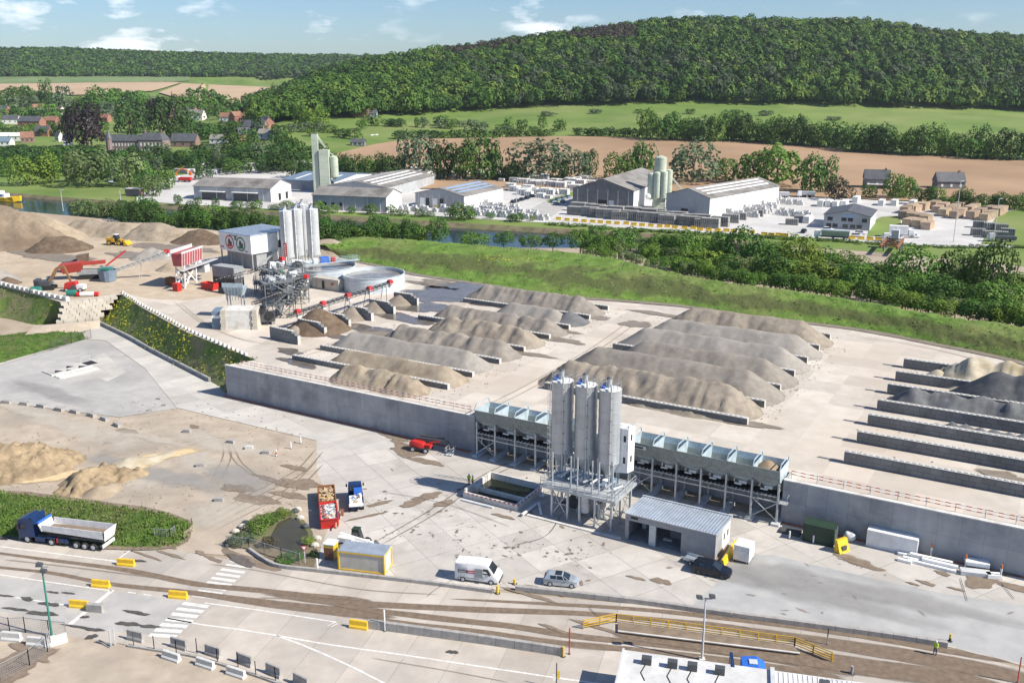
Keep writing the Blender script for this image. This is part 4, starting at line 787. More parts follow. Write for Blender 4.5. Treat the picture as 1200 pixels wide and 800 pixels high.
# ================================================================ FOREGROUND OBJECTS
def at_local(lp, wp, yaw):
    c, s = math.cos(yaw), math.sin(yaw); return Vector((wp[0]-(lp[0]*c-lp[1]*s), wp[1]-(lp[0]*s+lp[1]*c), wp[2]))
def yaw_px(a, b, z=0.0): A, B = G(*a, z), G(*b, z); return math.atan2(B.y-A.y, B.x-A.x)
def loft(q, secs, mi=None):
    """closed skin through cross-sections: (x, [(y, z), ...] from the lower to the upper middle), mirrored"""
    rings = [[(x, y, z) for y, z in p]+[(x, -y, z) for y, z in reversed(p)] for x, p in secs]; n = len(rings[0]); vs = [v for r in rings for v in r]
    fs = [(k*n+i, k*n+(i+1) % n, (k+1)*n+(i+1) % n, (k+1)*n+i) for k in range(len(rings)-1) for i in range(n)]
    fs += [tuple(range(n-1, -1, -1)), tuple(range((len(rings)-1)*n, len(rings)*n))]
    return q.add(vs, fs, mi)
def wheel(par, x, y, r=.32, w=.22, rim='light_grey', z=None):
    z = r if z is None else z; s = 1 if y > 0 else -1
    q = MB(); q.cyl((x, y-w/2, z), (x, y+w/2, z), r, n=18); o = q.build('wheel', 'rubber', par, smooth=True)
    q = MB(); q.cyl((x, y+s*w*.40, z), (x, y+s*w*.54, z), r*.62, n=14); q.cyl((x, y+s*w*.54, z), (x, y+s*w*.6, z), r*.2, n=8); q.build('rim', rim, o); return o
def car(label, paint, near_rear, near_front, Lc=4.26, wd_=.88, h=1.46, roof2=None, cat='car', name='parked_car', rim='light_grey'):
    yaw = yaw_px(near_rear, near_front); r = .32*h/1.46; k = Lc/4.26; hb = h/1.46
    c = thing(name, label, cat, at_local((-1.28*k, -wd_+.1, 0), G(*near_rear), yaw), yaw)
    S = lambda x, w, z0, zm, z1, wt: (x*k, [(0, z0*hb), (w*wd_*.95, z0*hb), (w*wd_, zm*hb), (w*wd_*wt, z1*hb), (0, (z1+.02)*hb)])
    q = MB(); loft(q, [S(-2.13, .80, .42, .6, .80, .95), S(-2.06, .94, .26, .6, .97, .94), S(-1.5, 1, .2, .62, .99, .94), S(0, 1, .2, .62, .97, .94), S(.95, 1, .2, .62, .95, .93), S(1.5, .98, .2, .6, .88, .92), S(1.9, .93, .22, .55, .78, .92), S(2.08, .78, .28, .5, .66, .92), S(2.13, .6, .34, .48, .58, .9)]); q.build('body', paint, c, smooth=True)
    a, b = .93*wd_, .70*wd_; zb, zt = .95*hb, h-.05
    q = MB(); q.hexa([(-1.98*k, -a*.95, zb), (1.0*k, -a, zb), (1.0*k, a, zb), (-1.98*k, a*.95, zb)], [(-1.62*k, -b, zt), (.18*k, -b, zt), (.18*k, b, zt), (-1.62*k, b, zt)]); q.build('windows', 'glass', c)
    q = MB(); q.hexa([(-1.72*k, -b-.03, zt-.015), (.22*k, -b-.03, zt-.015), (.22*k, b+.03, zt-.015), (-1.72*k, b+.03, zt-.015)], [(-1.55*k, -b+.03, h), (.1*k, -b+.03, h), (.1*k, b-.03, h), (-1.55*k, b-.03, h)])
    for s in (-1, 1):
        for (xa, xb) in ((-1.98, -1.64), (1.0, .2), (-.55, -.55), (.42, .1)): q.bar((xa*k, s*a*.985, zb), (xb*k, s*(b+.015), zt), .07, .05)
        q.hexa([(-1.98*k, s*a*.97-.02, zb-.01), (-1.25*k, s*a-.02, zb-.01), (-1.25*k, s*a+.02, zb-.01), (-1.98*k, s*a*.97+.02, zb-.01)], [(-1.64*k, s*b-.02, zt), (-1.35*k, s*b-.02, zt), (-1.35*k, s*b+.02, zt), (-1.64*k, s*b+.02, zt)])
    q.build('roof', paint, c)
    if roof2: q = MB(); q.box(-.75*k, .05*k, -b*.85, b*.85, h+.002, h+.012); q.build('roof_window', 'glass', c)
    for s in (-1, 1):
        for x in (-1.28, 1.33): wheel(c, x*k, s*(wd_-.1), r, .2, rim)
        q = MB(); q.hexa([(1.72*k, s*wd_*.80-.07, .62*hb), (2.03*k, s*wd_*.58-.07, .58*hb), (2.03*k, s*wd_*.58+.1, .58*hb), (1.72*k, s*wd_*.80+.09, .62*hb)], [(1.70*k, s*wd_*.78-.07, .80*hb), (2.0*k, s*wd_*.56-.07, .68*hb), (2.0*k, s*wd_*.56+.1, .68*hb), (1.70*k, s*wd_*.78+.09, .80*hb)]); q.build('headlight', 'white_metal', c)
        q = MB(); q.box(-2.12*k, -1.98*k, s*wd_*.62-.1, s*wd_*.62+.16, .72*hb, .92*hb); q.build('tail_light', 'red', c)
        q = MB(); q.box(.62*k, .8*k, s*(wd_+.09)-.08, s*(wd_+.09)+.08, .95*hb, 1.08*hb); q.build('mirror', paint, c)
    q = MB(); q.box(2.09*k, 2.15*k, -.3, .3, .4*hb, .5*hb, 0); q.box(-2.16*k, -2.11*k, -.27, .27, .56*hb, .67*hb, 1); q.build('grille', ['black', 'white'], c); return c
car('silver five-door hatchback with a black roof panel parked behind the low kerb wall', 'silver', (644.5, 686.5), (671, 689), roof2=True)
car('dark navy estate SUV parked at the corner of the open garage', 'navy_car', (818.5, 672.5), (845, 678.5), Lc=4.75, wd_=.95, h=1.64, name='parked_suv', rim='dark_steel')
# ---- white delivery van
ya = yaw_px((542.5, 681), (575.5, 685)); vn = thing('delivery_van', 'white high-roof delivery van with a black and red panel on its side', 'van', at_local((-1.75, -.95, 0), G(542.5, 681), ya), ya)
q = MB(); Sv = lambda x, z0, z1, w0=1.0, wt=.86: (x, [(0, z0), (w0*.97, z0), (w0, z0+.3), (w0, z0+(z1-z0)*.55), (w0*(wt+.06), z1-.18), (w0*wt, z1), (0, z1+.03)])
loft(q, [Sv(-2.75, .38, 2.30, .96), Sv(-2.68, .32, 2.42), Sv(-1, .32, 2.5), Sv(.9, .32, 2.5), Sv(1.35, .32, 2.36, 1, .84), Sv(1.75, .32, 1.85, 1, .88), Sv(2.05, .32, 1.42, .99, .94), Sv(2.5, .32, 1.18, .94, .9), Sv(2.72, .36, .95, .84, .9)]); q.build('body', 'white', vn, smooth=True)
q = MB(); q.add([(1.42, -.80, 2.26), (1.42, .80, 2.26), (2.10, .92, 1.42), (2.10, -.92, 1.42)], [(0, 1, 2, 3)]); q.build('windscreen', 'glass', vn, loc=(.035, 0, .03))
for s in (-1, 1):
    q = MB(); q.add([(.75, s*1.012, 1.3), (1.8, s*1.012, 1.28), (1.35, s*.955, 2.0), (.78, s*.965, 2.0)], [(0, 1, 2, 3)]); q.build('side_window', 'glass', vn)
    q = MB(); q.box(1.5, 1.68, s*1.16-.12, s*1.16+.12, 1.3, 1.62); q.build('mirror', 'black', vn)
    for x in (-1.75, 1.75): wheel(vn, x, s*.93, .34, .22)
    q = MB(); q.box(-2.3, .3, s*1.006-.006, s*1.006+.006, .55, .68); q.box(-2.6, -2.2, s*1.006-.006, s*1.006+.006, .4, .55); q.build('rub_strip', 'mid_grey', vn)
    q = MB(); q.box(2.35, 2.66, s*.72-.12, s*.72+.1, .8, 1.02); q.build('headlight', 'light_grey', vn)
q = MB(); q.box(2.55, 2.80, -.85, .85, .34, .66); q.build('bumper', 'dark_steel', vn)
q = MB(); q.box(-2.35, -1.2, -1.018, -1.0, 1.25, 1.62, 0); q.box(-1.2, -.3, -1.018, -1.0, 1.25, 1.62, 1); q.box(-.25, .72, -1.018, -1.0, .78, 1.95, 3)
for i in range(8): q.box(-2.22+i*.12, -2.14+i*.12, -1.024, -1.018, 1.36, 1.50-(i % 2)*.04, 2)
for i in range(5): q.box(-1.05+i*.14, -.96+i*.14, -1.024, -1.018, 1.36, 1.50-(i % 2)*.04, 2)
for i in range(9): q.box(-2.3+i*.13, -2.22+i*.13, -1.012, -.99, 1.80, 1.87, 3)
q.build('side_lettering', ['black', 'red', 'white', 'mid_grey'], vn)
# ---- blue tractor with white tipping trailer
ty = yaw_px((112.5, 645.5), (33, 635.5)); tk = thing('tipper_truck', 'dark blue articulated truck with an open white tipping trailer on the road', 'truck', at_local((5.5, 1.15, 0), G(33, 635.5), ty), ty)
q = MB(); loft(q, [(4.35, [(0, .95), (1.2, .95), (1.22, 2.0), (1.2, 3.3), (0, 3.35)]), (5.6, [(0, .75), (1.24, .75), (1.25, 2.0), (1.22, 3.55), (0, 3.6)]), (6.55, [(0, .55), (1.22, .55), (1.24, 2.0), (1.18, 3.2), (0, 3.3)]), (6.75, [(0, .45), (1.15, .45), (1.18, 1.9), (1.08, 2.9), (0, 3.0)])]); q.box(4.4, 4.6, -1.2, 1.2, 3.0, 3.75); q.build('cab', 'blue_dark', tk)
q = MB(); q.add([(6.80, -1.05, 1.95), (6.80, 1.05, 1.95), (6.70, 1.0, 2.8), (6.70, -1.0, 2.8)], [(0, 1, 2, 3)]); q.build('windscreen', 'glass', tk)
for s in (-1, 1):
    q = MB(); q.box(5.55, 6.4, s*1.252-.006, s*1.252+.006, 1.95, 2.65); q.build('side_window', 'glass', tk)
    q = MB(); q.box(6.5, 6.7, s*1.42-.12, s*1.42+.12, 1.9, 2.7); q.build('mirror', 'black', tk)
    q = MB(); q.box(2.8, 4.3, s*1.1-.13, s*1.1+.13, .45, 1.0); q.build('side_skirt', 'blue_dark', tk)
    for x, rr in ((5.5, .52), (1.9, .52), (-1.75, .5), (-3.0, .5), (-4.25, .5)): wheel(tk, x, s*1.02, rr, .42, 'light_grey')
    q = MB()
    for x in (1.9,): q.box(x-.6, x+.6, s*1.05-.25, s*1.05+.25, 1.06, 1.12)
    q.build('mudguard', 'blue_dark', tk)
q = MB(); q.bar((4.4, -.45, .9), (1.0, -.45, .9), .2, .3); q.bar((4.4, .45, .9), (1.0, .45, .9), .2, .3); q.bar((2.6, -.6, 1.2), (-5.4, -.6, 1.2), .16, .28); q.bar((2.6, .6, 1.2), (-5.4, .6, 1.2), .16, .28); q.box(-5.5, -5.2, -1.1, 1.1, .6, .75); q.build('chassis', 'dark_steel', tk)
q = MB(); q.box(.0, .9, .75, 1.1, .5, 1.1, 0); q.box(-.55, -.05, .75, 1.1, .5, 1.1, 0); q.box(1.0, 1.15, .6, 1.15, .45, 1.1, 1); q.build('side_box', ['blue_dark', 'red'], tk)
q = MB(); ou = lambda x, dz=0: [(x, 0, 1.42+dz), (x, .7, 1.42+dz), (x, 1.18, 1.75+dz), (x, 1.25, 2.85), (x, -1.25, 2.85), (x, -1.18, 1.75+dz), (x, -.7, 1.42+dz)]
A_, B_ = ou(3.1, .25), ou(-5.9); n_ = 7
q.add(A_+B_, [(i, i+1, n_+i+1, n_+i) for i in (0, 1, 2, 4, 5)]+[(6, 0, n_, 2*n_-1)]); ins = lambda L_: [(x, y*.945, z+.05 if z < 2.8 else z) for x, y, z in L_]
A2, B2 = ins(ou(3.02, .25)), ins(ou(-5.82)); q.add(A2+B2, [(n_+i, n_+i+1, i+1, i) for i in (0, 1, 2, 4, 5)]+[(2*n_-1, n_, 0, 6)])
q.add([A_[3], B_[3], B2[3], A2[3]], [(0, 1, 2, 3)]); q.add([A_[4], B_[4], B2[4], A2[4]], [(3, 2, 1, 0)])
q.hexa([(3.0, -.75, 1.65), (3.25, -.75, 1.65), (3.25, .75, 1.65), (3.0, .75, 1.65)], [(3.5, -1.25, 3.0), (3.6, -1.25, 3.0), (3.6, 1.25, 3.0), (3.5, 1.25, 3.0)])
q.hexa([(3.05, -1.2, 1.9), (3.2, -1.2, 1.9), (3.2, 1.2, 1.9), (3.05, 1.2, 1.9)], [(3.45, -1.25, 2.9), (3.58, -1.25, 2.9), (3.58, 1.25, 2.9), (3.45, 1.25, 2.9)])
q.build('trailer_tub', 'white_metal', tk)
q = MB(); q.hexa([(-5.92, -1.0, 1.42), (-5.84, -1.0, 1.42), (-5.84, 1.0, 1.42), (-5.92, 1.0, 1.42)], [(-6.25, -1.25, 2.95), (-6.17, -1.25, 2.95), (-6.17, 1.25, 2.95), (-6.25, 1.25, 2.95)]); q.build('tailgate', 'white', tk)
q = MB(); q.box(-5.75, -5.6, -1.2, 1.2, .55, .95); q.build('rear_bumper', 'white', tk)
q = MB(); q.cyl((3.5, -1.25, 3.05), (3.5, 1.25, 3.05), .17, n=10); q.box(3.4, 3.9, -1.2, 1.2, 2.95, 3.02); q.build('rolled_cover', 'blue', tk)
q = MB(); q.box(-5.8, 3.0, -1.1, 1.1, 1.8, 2.0); q.build('load_residue', 'mud', tk)
# ---- skips and small truck with builders' waste
SKY = R(103)
def rubbish(par, x0, x1, y0, y1, z, n, mats, seed):
    g = random.Random(seed); q = MB()
    q.box(x0, x1, y0, y1, z-.3, z-.05, 0)
    for i in range(n):
        x, y = g.uniform(x0+.3, x1-.3), g.uniform(y0+.2, y1-.2); s = g.uniform(.10, .30); q.M = Matrix.Translation((x, y, z+g.uniform(-.1, .2))) @ Matrix.Rotation(g.uniform(0, 6), 4, 'Z') @ Matrix.Rotation(g.uniform(-.6, .6), 4, 'X')
        q.box(-s, s, -s*g.uniform(.2, .8), s*.5, -.05, s*g.uniform(.15, .5), g.randrange(len(mats)))
    q.M = Matrix(); return q.build('rubbish', mats, par)
def skip(px, py, label, paint, fill, seed, Lk=5.4, wk=2.3, hk=1.5):
    r = thing('waste_skip', label, 'skip', at_local((0, wk/2, 0), G(px, py), SKY), SKY)
    q = MB(); t = .07; q.box(.2, Lk-.2, -wk/2, wk/2, .12, .2); q.box(.1, Lk-.1, -wk/2, -wk/2+t, .2, hk); q.box(.1, Lk-.1, wk/2-t, wk/2, .2, hk)
    q.hexa([(.35, -wk/2, .15), (.45, -wk/2, .15), (.45, wk/2, .15), (.35, wk/2, .15)], [(.0, -wk/2, hk), (.1, -wk/2, hk), (.1, wk/2, hk), (.0, wk/2, hk)]); q.box(Lk-.1, Lk, -wk/2, wk/2, .15, hk)
    for s in (-1, 1): q.bar((0, s*wk/2, hk), (Lk, s*wk/2, hk), .14)
    q.bar((0, -wk/2, hk), (0, wk/2, hk), .14); q.bar((Lk, -wk/2, hk), (Lk, wk/2, hk), .14)
    q.build('tub', paint, r)
    for i in range(5):
        for s in (-1, 1): q = MB(); x = .7+i*1.0; q.bar((x, s*(wk/2+.04), .2), (x, s*(wk/2+.04), hk-.05), .1); q.build('rib', paint, r)
    rubbish(r, .3, Lk-.2, -wk/2+.1, wk/2-.1, hk-.18, 170, fill, seed); return r
flat('dull_rub', (.33, .08, .06), .8); flat('board', (.60, .42, .20), .8); flat('card', (.50, .36, .22), .9)
skip(376.5, 621, 'red skip full of white and grey rubbish, nearer of the two red skips', 'red', ['light_grey', 'mid_grey', 'white', 'dull_rub', 'blue_grey', 'light_grey', 'card', 'white'], 3)
p2 = G(376.5, 621)+Vector((math.cos(SKY), math.sin(SKY), 0))*5.7; k2 = skip(376.5, 621, 'red skip full of brown timber and boards, farther of the two red skips', 'rust', ['board', 'wood', 'card', 'dark_steel', 'wood'], 5); k2.location = at_local((0, 1.15, 0), p2, SKY)
r = thing('timber_pile', 'loose brown planks and debris lying along the red skips', 'timber', G(392, 612)); q = MB(); g = random.Random(4)
for i in range(16): a = SKY+g.uniform(-.2, .2); x, y = g.uniform(-.4, 1.0), g.uniform(-3, 2.2); q.bar((x, y, .15+.05*i), (x+2.0*math.cos(a), y+2.0*math.sin(a), .2+.05*i), .22, .06, g.randrange(3))
q.build('planks', ['wood', 'rust', 'light_grey'], r)
fl = thing('flatbed_truck', 'small navy flatbed truck loaded with building materials beside the red skips', 'truck', at_local((-3.0, 1.0, 0), G(409.5, 601.5), R(101)), R(101))
q = MB(); loft(q, [(1.1, [(0, .6), (.95, .6), (1.0, 1.5), (.9, 2.45), (0, 2.5)]), (2.2, [(0, .6), (1.0, .6), (1.02, 1.5), (.9, 2.5), (0, 2.55)]), (2.75, [(0, .5), (1.0, .5), (1.0, 1.5), (.82, 2.2), (0, 2.25)]), (3.1, [(0, .45), (.95, .45), (.95, 1.3), (.8, 1.45), (0, 1.5)])]); q.build('cab', 'blue_dark', fl)
q = MB(); q.box(1.06, 1.1, -.7, .7, 1.6, 2.2); q.build('rear_window', 'glass', fl)
q = MB(); q.box(-3.0, 1.0, -1.02, 1.02, .85, 1.0, 0); q.box(-3.05, -2.97, -1.0, 1.0, 1.0, 1.45, 1); q.box(-3, 1, -1.05, -.98, 1.0, 1.4, 0); q.box(-3, 1, .98, 1.05, 1.0, 1.4, 0); q.bar((-3, -.4, .7), (3, -.4, .7), .15, .25, 0); q.bar((-3, .4, .7), (3, .4, .7), .15, .25, 0); q.build('flatbed', ['blue_dark', 'white'], fl)
rubbish(fl, -2.8, .2, -.9, .9, 1.3, 26, ['white', 'light_grey', 'board', 'blue', 'rust', 'white'], 9)
q = MB(); q.box(.15, .95, -.95, .2, 1.0, 2.1); q.build('toolbox', 'blue', fl)
for s in (-1, 1):
    for x in (2.2, -1.9): wheel(fl, x, s*.92, .38, .28, 'dark_steel')
    q = MB(); q.box(2.5, 2.65, s*1.2-.12, s*1.2+.1, 1.6, 2.0); q.build('mirror', 'black', fl)
# ---- telehandler behind the site cabin
th = thing('telehandler', 'white loading machine with a dark glazed cab behind the site cabin', 'machine', G(416, 641), R(-14))
q = MB(); q.box(-1.9, 1.9, -.55, .55, .55, 1.1); q.hexa([(-2.1, -1.0, .8), (.1, -1.0, .8), (.1, -.2, .8), (-2.1, -.2, .8)], [(-1.9, -1.0, 1.7), (.0, -1.0, 1.6), (.0, -.2, 1.6), (-1.9, -.2, 1.7)]); q.build('body', 'white', th)
q = MB(); q.hexa([(-.5, .05, .9), (.9, .05, .9), (.9, 1.0, .9), (-.5, 1.0, .9)], [(-.35, .12, 2.4), (.5, .12, 2.4), (.5, .95, 2.4), (-.35, .95, 2.4)]); q.build('cab', 'glass', th)
q = MB(); q.box(-.42, .58, .06, 1.0, 2.4, 2.5); q.bar((-.5, .05, .9), (-.35, .1, 2.42), .08); q.bar((.9, .05, .9), (.5, .1, 2.42), .08); q.build('cab_frame', 'green_dark', th)
q = MB(); q.bar((-1.9, -.1, 1.75), (2.6, -.1, .9), .32, .38); q.build('boom', 'white', th)
q = MB(); q.hexa([(2.5, -1.1, .1), (3.3, -1.1, .1), (3.3, 1.0, .1), (2.5, 1.0, .1)], [(2.4, -1.1, .9), (2.6, -1.1, .9), (2.6, 1.0, .9), (2.4, 1.0, .9)]); q.build('bucket', 'dark_steel', th)
for s in (-1, 1):
    for x in (-1.35, 1.35): wheel(th, x, s*.95, .55, .42, 'light_grey')
# ---- site cabin, booth
cy = yaw_px((396.5, 667.5), (450.5, 674)); sc = thing('site_cabin', 'grey portable site cabin with a yellow frame and flat roof by the kerb', 'cabin', G(396.5, 667.0), cy)
q = MB(); q.box(.1, 5.96, .08, 2.66, .12, 2.5); q.build('wall', 'tan_paint', sc)
q = MB()
for x in (.08, 5.98):
    for y in (.07, 2.68): q.box(x-.09, x+.09, y-.09, y+.09, .05, 2.56)
for y in (.06, 2.69): q.box(.17, 5.89, y-.07, y+.07, 2.36, 2.55); q.box(.17, 5.89, y-.06, y+.06, .05, .2)
for x in (.07, 5.99): q.box(x-.07, x+.07, .16, 2.59, 2.36, 2.55); q.box(x-.06, x+.06, .16, 2.59, .05, .2)
q.build('frame', 'yellow', sc)
q = MB(); q.hexa([(0, 0, 2.562), (6.06, 0, 2.562), (6.06, 2.75, 2.562), (0, 2.75, 2.562)], [(.05, .05, 2.66), (6.01, .05, 2.66), (6.01, 2.7, 2.66), (.05, 2.7, 2.66)]); q.build('roof', 'silver', sc)
q = MB(); q.box(6.0, 6.03, .7, 1.6, .2, 2.2); q.build('door', 'white', sc)
bo = thing('portable_booth', 'small white-roofed booth with yellow trim and slatted brown side', 'booth', G(380, 655.5), R(-14))
q = MB(); q.box(0, 1.35, 0, 1.4, .05, 2.1); q.build('wall', 'tan_paint', bo); q = MB(); q.box(-.06, 1.41, -.06, 1.46, 2.1, 2.24); q.build('roof', 'white', bo)
q = MB(); q.box(1.35, 1.4, .1, 1.3, .1, 2.05, 0); q.box(.05, 1.3, -.03, 0, 1.75, 2.0, 0); q.build('trim', ['yellow'], bo)
q = MB()
for i in range(6): q.box(.06+i*.21, .22+i*.21, -.05, 0, .1, 1.7)
q.build('slats', 'rust', bo)
# ---- barriers, blocks, kerb walls
def block(px, py, L_, w, h, paint, label, name, cat, yaw, group=None, foot=True, z=0.0):
    r = thing(name, label, cat, G(px, py, z), yaw, group); q = MB(); q.prism([(-w/2, 0), (w/2, 0), (w/2, h*.25), (w*.28, h*.45), (w*.25, h), (-w*.25, h), (-w*.28, h*.45), (-w/2, h*.25)], -L_/2, L_/2, ax='x') if foot == 'jersey' else q.box(-L_/2, L_/2, -w/2, w/2, 0, h)
    q.build('body', paint, r)
    if foot:
        q = MB(); q.box(-L_/2+.06, L_/2-.06, -w*.2, w*.2, h, h+.03); q.build('top_ridge', paint, r)
    return r
flat('barrier_yellow', (.78, .50, .03), .55); flat('barrier_white', (.56, .56, .53), .8); mat('barrier_grey', (.28, .27, .255), (.38, .365, .345), rough=.9, scale=1.5)
YL = ['yellow road barrier beside the white lane end, nearest the truck', 'yellow road barrier with a white post, between two brown tyre tracks', 'yellow road barrier standing alone right before the zebra crossing', 'yellow road barrier touching a grey concrete block on the stop line']
for (px, py), lab in zip(((148, 662), (118.5, 687), (209, 700), (93, 711)), YL): block(px, py, 2.25, .6, .85, 'barrier_yellow', lab, 'road_barrier', 'barrier', R(-9), foot='jersey')
block(112, 716, 1.9, .55, .95, 'barrier_grey', 'grey concrete block touching a yellow barrier on the stop line', 'concrete_block', 'block', R(-9), foot=False)
block(420.5, 735.5, 2.1, .6, .95, 'barrier_yellow', 'yellow road barrier at the left end of the grey median wall', 'road_barrier', 'barrier', R(-14), foot='jersey')
for i, (px, py) in enumerate(((159, 750), (210, 759), (250, 768), (287, 778), (321, 790.5), (353, 803))): block(px, py, 2.0, .5, 1.15, 'barrier_grey', 'upright grey concrete barrier in the bent row along the road edge', 'concrete_barrier', 'barrier', R(-20-3*i), 'grey barriers along the road edge', foot='jersey')
for (px, py), lab in zip(((201, 772), (241, 780.5), (277, 791)), ('white jersey barrier on bare soil, leftmost of three below the grey row', 'white jersey barrier on bare soil, middle of three below the grey row', 'white jersey barrier on bare soil, rightmost of three below the grey row')): block(px, py, 2.2, .7, .85, 'barrier_white', lab, 'jersey_barrier', 'barrier', R(-25), foot='jersey')
for (px, py), lab in zip(((14, 749.5), (44, 755.5), (66, 754)), ('white jersey barrier farthest left behind the wire fence', 'white jersey barrier between its twin and the green lamp pole', 'grey and white concrete block turned sideways at the foot of the green lamp pole')): block(px, py, 2.2, .75, .95, 'barrier_white', lab, 'jersey_barrier', 'barrier', R(-8) if px < 60 else R(35), foot='jersey')
for i, (px, py) in enumerate(((8, 472.5), (29, 474.5), (49, 477), (70, 481), (88, 483.5), (108, 487.5), (123, 492), (138, 499))): block(px, py, 1.7, .8, .62, 'barrier_grey' if i < 8 else 'barrier_white', 'low concrete block in the curved row across the dirt lot', 'concrete_block', 'block', R(-12-4*i), 'blocks in a row across the dirt lot', foot=False)
for (px, py), lab in zip(((219.5, 506.5), (271, 519), (292, 526), (312, 531.5), (187, 467.5), (193, 475), (176, 481), (235, 546.5), (257, 587)), ('dark concrete block alone in the dirt lot, left of the tyre circles', 'grey concrete block in the dirt lot left of the pale rubble lump', 'pale rubble lump between two blocks in the dirt lot', 'grey concrete block beside the red and white post in the lot', 'small dark block on the grey paving, farthest right', 'small dark block on the grey paving near its right tip', 'small dark block on the grey paving, left of two others', 'small dark stone near the sand spill in the lot', 'small dark stone at the mud patch in the lot')): block(px, py, 1.25 if px > 200 else .8, .7, .55 if px > 200 else .3, 'barrier_grey' if px != 292 else 'barrier_white', lab, 'concrete_block', 'block', R(-20+px % 30), foot=False)
def kerbwall(pxs, w, h, label, mt='barrier_grey'):
    P_ = [G(x, y) for x, y in pxs]; r = thing('kerb_wall', label, 'kerb', P_[0]); tot = 0
    c = spline(P_, 4)
    for a, b in zip(c, c[1:]):
        n = max(1, round((b-a).length/3.0))
        for i in range(n):
            p, p1 = a.lerp(b, i/n), a.lerp(b, (i+1)/n); d = (p1-p).normalized(); s = Vector((-d.y, d.x, 0)); e = .015
            lo = [p+d*e-s*w/2, p1-d*e-s*w/2, p1-d*e+s*w/2, p+d*e+s*w/2]; lo = [v-P_[0] for v in lo]; q = MB(); q.hexa(lo, [v+Vector((0, 0, h)) for v in lo]); q.build('segment', mt, r)
    return r
kerbwall([(292, 645), (310, 657), (327, 664.5), (370, 669.5), (425, 675.5), (500, 684), (560, 692), (578, 694.5)], .35, .45, 'low grey kerb wall from the pond to the yellow bollard by the van')
kerbwall([(604, 691), (680, 699), (750, 707), (857, 722), (910, 729), (1000, 741), (1060, 749.5), (1110, 757.5)], .5, .62, 'long low grey kerb wall between the yard and the muddy road on the right')
kerbwall([(431, 735), (480, 741.5), (560, 752.5), (640, 764.5), (662, 768)], .45, 1.0, 'grey block median wall in the road right of the yellow barrier')
kerbwall([(150, 757), (180, 762), (220, 768), (250, 776), (300, 792), (340, 806)], .3, .25, 'thin grey kerb under the dark fence posts on the bare soil')
def post(px, py, h, r_, cols, label, name='bollard', cat='bollard', group=None, z=0.0, n=8):
    o = thing(name, label, cat, G(px, py, z), 0, group); k = len(cols)
    for i, c in enumerate(cols): q = MB(); q.cyl((0, 0, h*i/k), (0, 0, h*(i+1)/k), r_, n=n); q.build('post' if i == 0 else 'band', c, o)
    q = MB(); q.cyl((0, 0, 0), (0, 0, .06), r_*2.2, n=n); q.build('foot', 'dark_steel', o); return o
post(583, 695, 1.0, .16, ['yellow'], 'yellow bollard at the kerb gap nearest the white van'); post(603, 684, .65, .16, ['yellow'], 'short yellow bollard on the far side of the kerb gap')
post(667, 766, 3.1, .07, ['red'], 'thin red pole at the right end of the median wall', 'marker_pole', 'pole'); post(660, 769, 1.2, .12, ['yellow'], 'yellow bollard at the end of the grey median wall')
post(451, 739, 2.6, .09, ['light_grey', 'white'], 'grey sign post with a white plate on the median wall', 'sign_post', 'post'); post(372, 668, 1.6, .13, ['white'], 'white post with a broad foot at the kerb left of the cabin')
post(1113, 751, .9, .13, ['black', 'yellow'], 'black and yellow bollard at the right end of the kerb wall'); post(969, 755, 2.0, .06, ['mid_grey', 'black'], 'thin grey post with a dark head beside the yellow railing', 'marker_pole', 'pole')
post(1192, 800, 3, .06, ['red'], 'thin red pole at the bottom right corner', 'marker_pole', 'pole'); post(998, 789, .9, .16, ['mid_grey'], 'grey post box beside the end of the weighbridge', 'post_box', 'box')
for (px, py), lab in zip(((1090.5, 653), (1130.5, 666), (1172, 678)), ('orange topped white marker post beside the white container', 'orange topped white marker post between container and beam stack', 'orange topped white marker post right of the beam stack')): post(px, py, 1.9, .11, ['white', 'light_grey', 'white', 'orange'], lab, 'marker_post', 'post')
for (px, py), lab in zip(((324, 534.5), (341, 525.5), (352.5, 519.5)), ('red and white post in the dirt lot beside the grey block', 'white post at the paving corner, middle of three', 'white post on the paving edge nearest the wall')): post(px, py, 1.15, .1, ['white', 'red' if px < 330 else 'white', 'white'], lab, 'marker_post', 'post')
for i, ((px, py), lab) in enumerate(zip(((407, 492), (431, 497), (457, 503), (486, 511), (513, 514), (541, 522)), ('red and white cone-shaped marker against the wall, leftmost by the wall', 'white bollard at the wall just right of the red and white marker', 'white bollard at the wall above the brown puddle', 'white bollard directly behind the red boom lift', 'white bollard behind the lift boom', 'white bollard nearest the left hopper'))): post(px, py, 1.25, .12, ['red', 'white', 'red', 'white'] if i == 0 else ['white'], lab)
for (px, py), lab in zip(((925, 631), (953, 636), (988, 640), (1080, 647)), ('white bollard beside the black pad', 'white bollard in front of the dark green container', 'white bollard beside the yellow scoop', 'short white bollard right of the white container')): post(px, py, 1.1, .11, ['white'], lab)
sg = thing('blue_sign', 'small blue round sign on a post at the foot of the wall', 'sign', G(360, 483)); q = MB(); q.cyl((0, 0, 0), (0, 0, 1.9), .05, n=6); q.build('post', 'light_grey', sg); q = MB(); q.cyl((0, -.08, 1.75), (0, -.04, 1.75), .42, n=16); q.build('plate', 'blue', sg); q = MB(); q.box(-.08, .08, -.1, -.08, 1.5, 1.95); q.build('arrow', 'white', sg)
sg = thing('yield_sign', 'red and white triangular give way sign before the pond', 'sign', G(357.5, 659)); q = MB(); q.cyl((0, 0, 0), (0, 0, 2.2), .05, n=6); q.build('post', 'light_grey', sg); q = MB(); q.prism([(-.45, 2.35), (.45, 2.35), (0, 1.6)], -.07, -.04); q.build('plate', 'red', sg); q = MB(); q.prism([(-.27, 2.26), (.27, 2.26), (0, 1.8)], -.085, -.07); q.build('plate_face', 'white', sg)
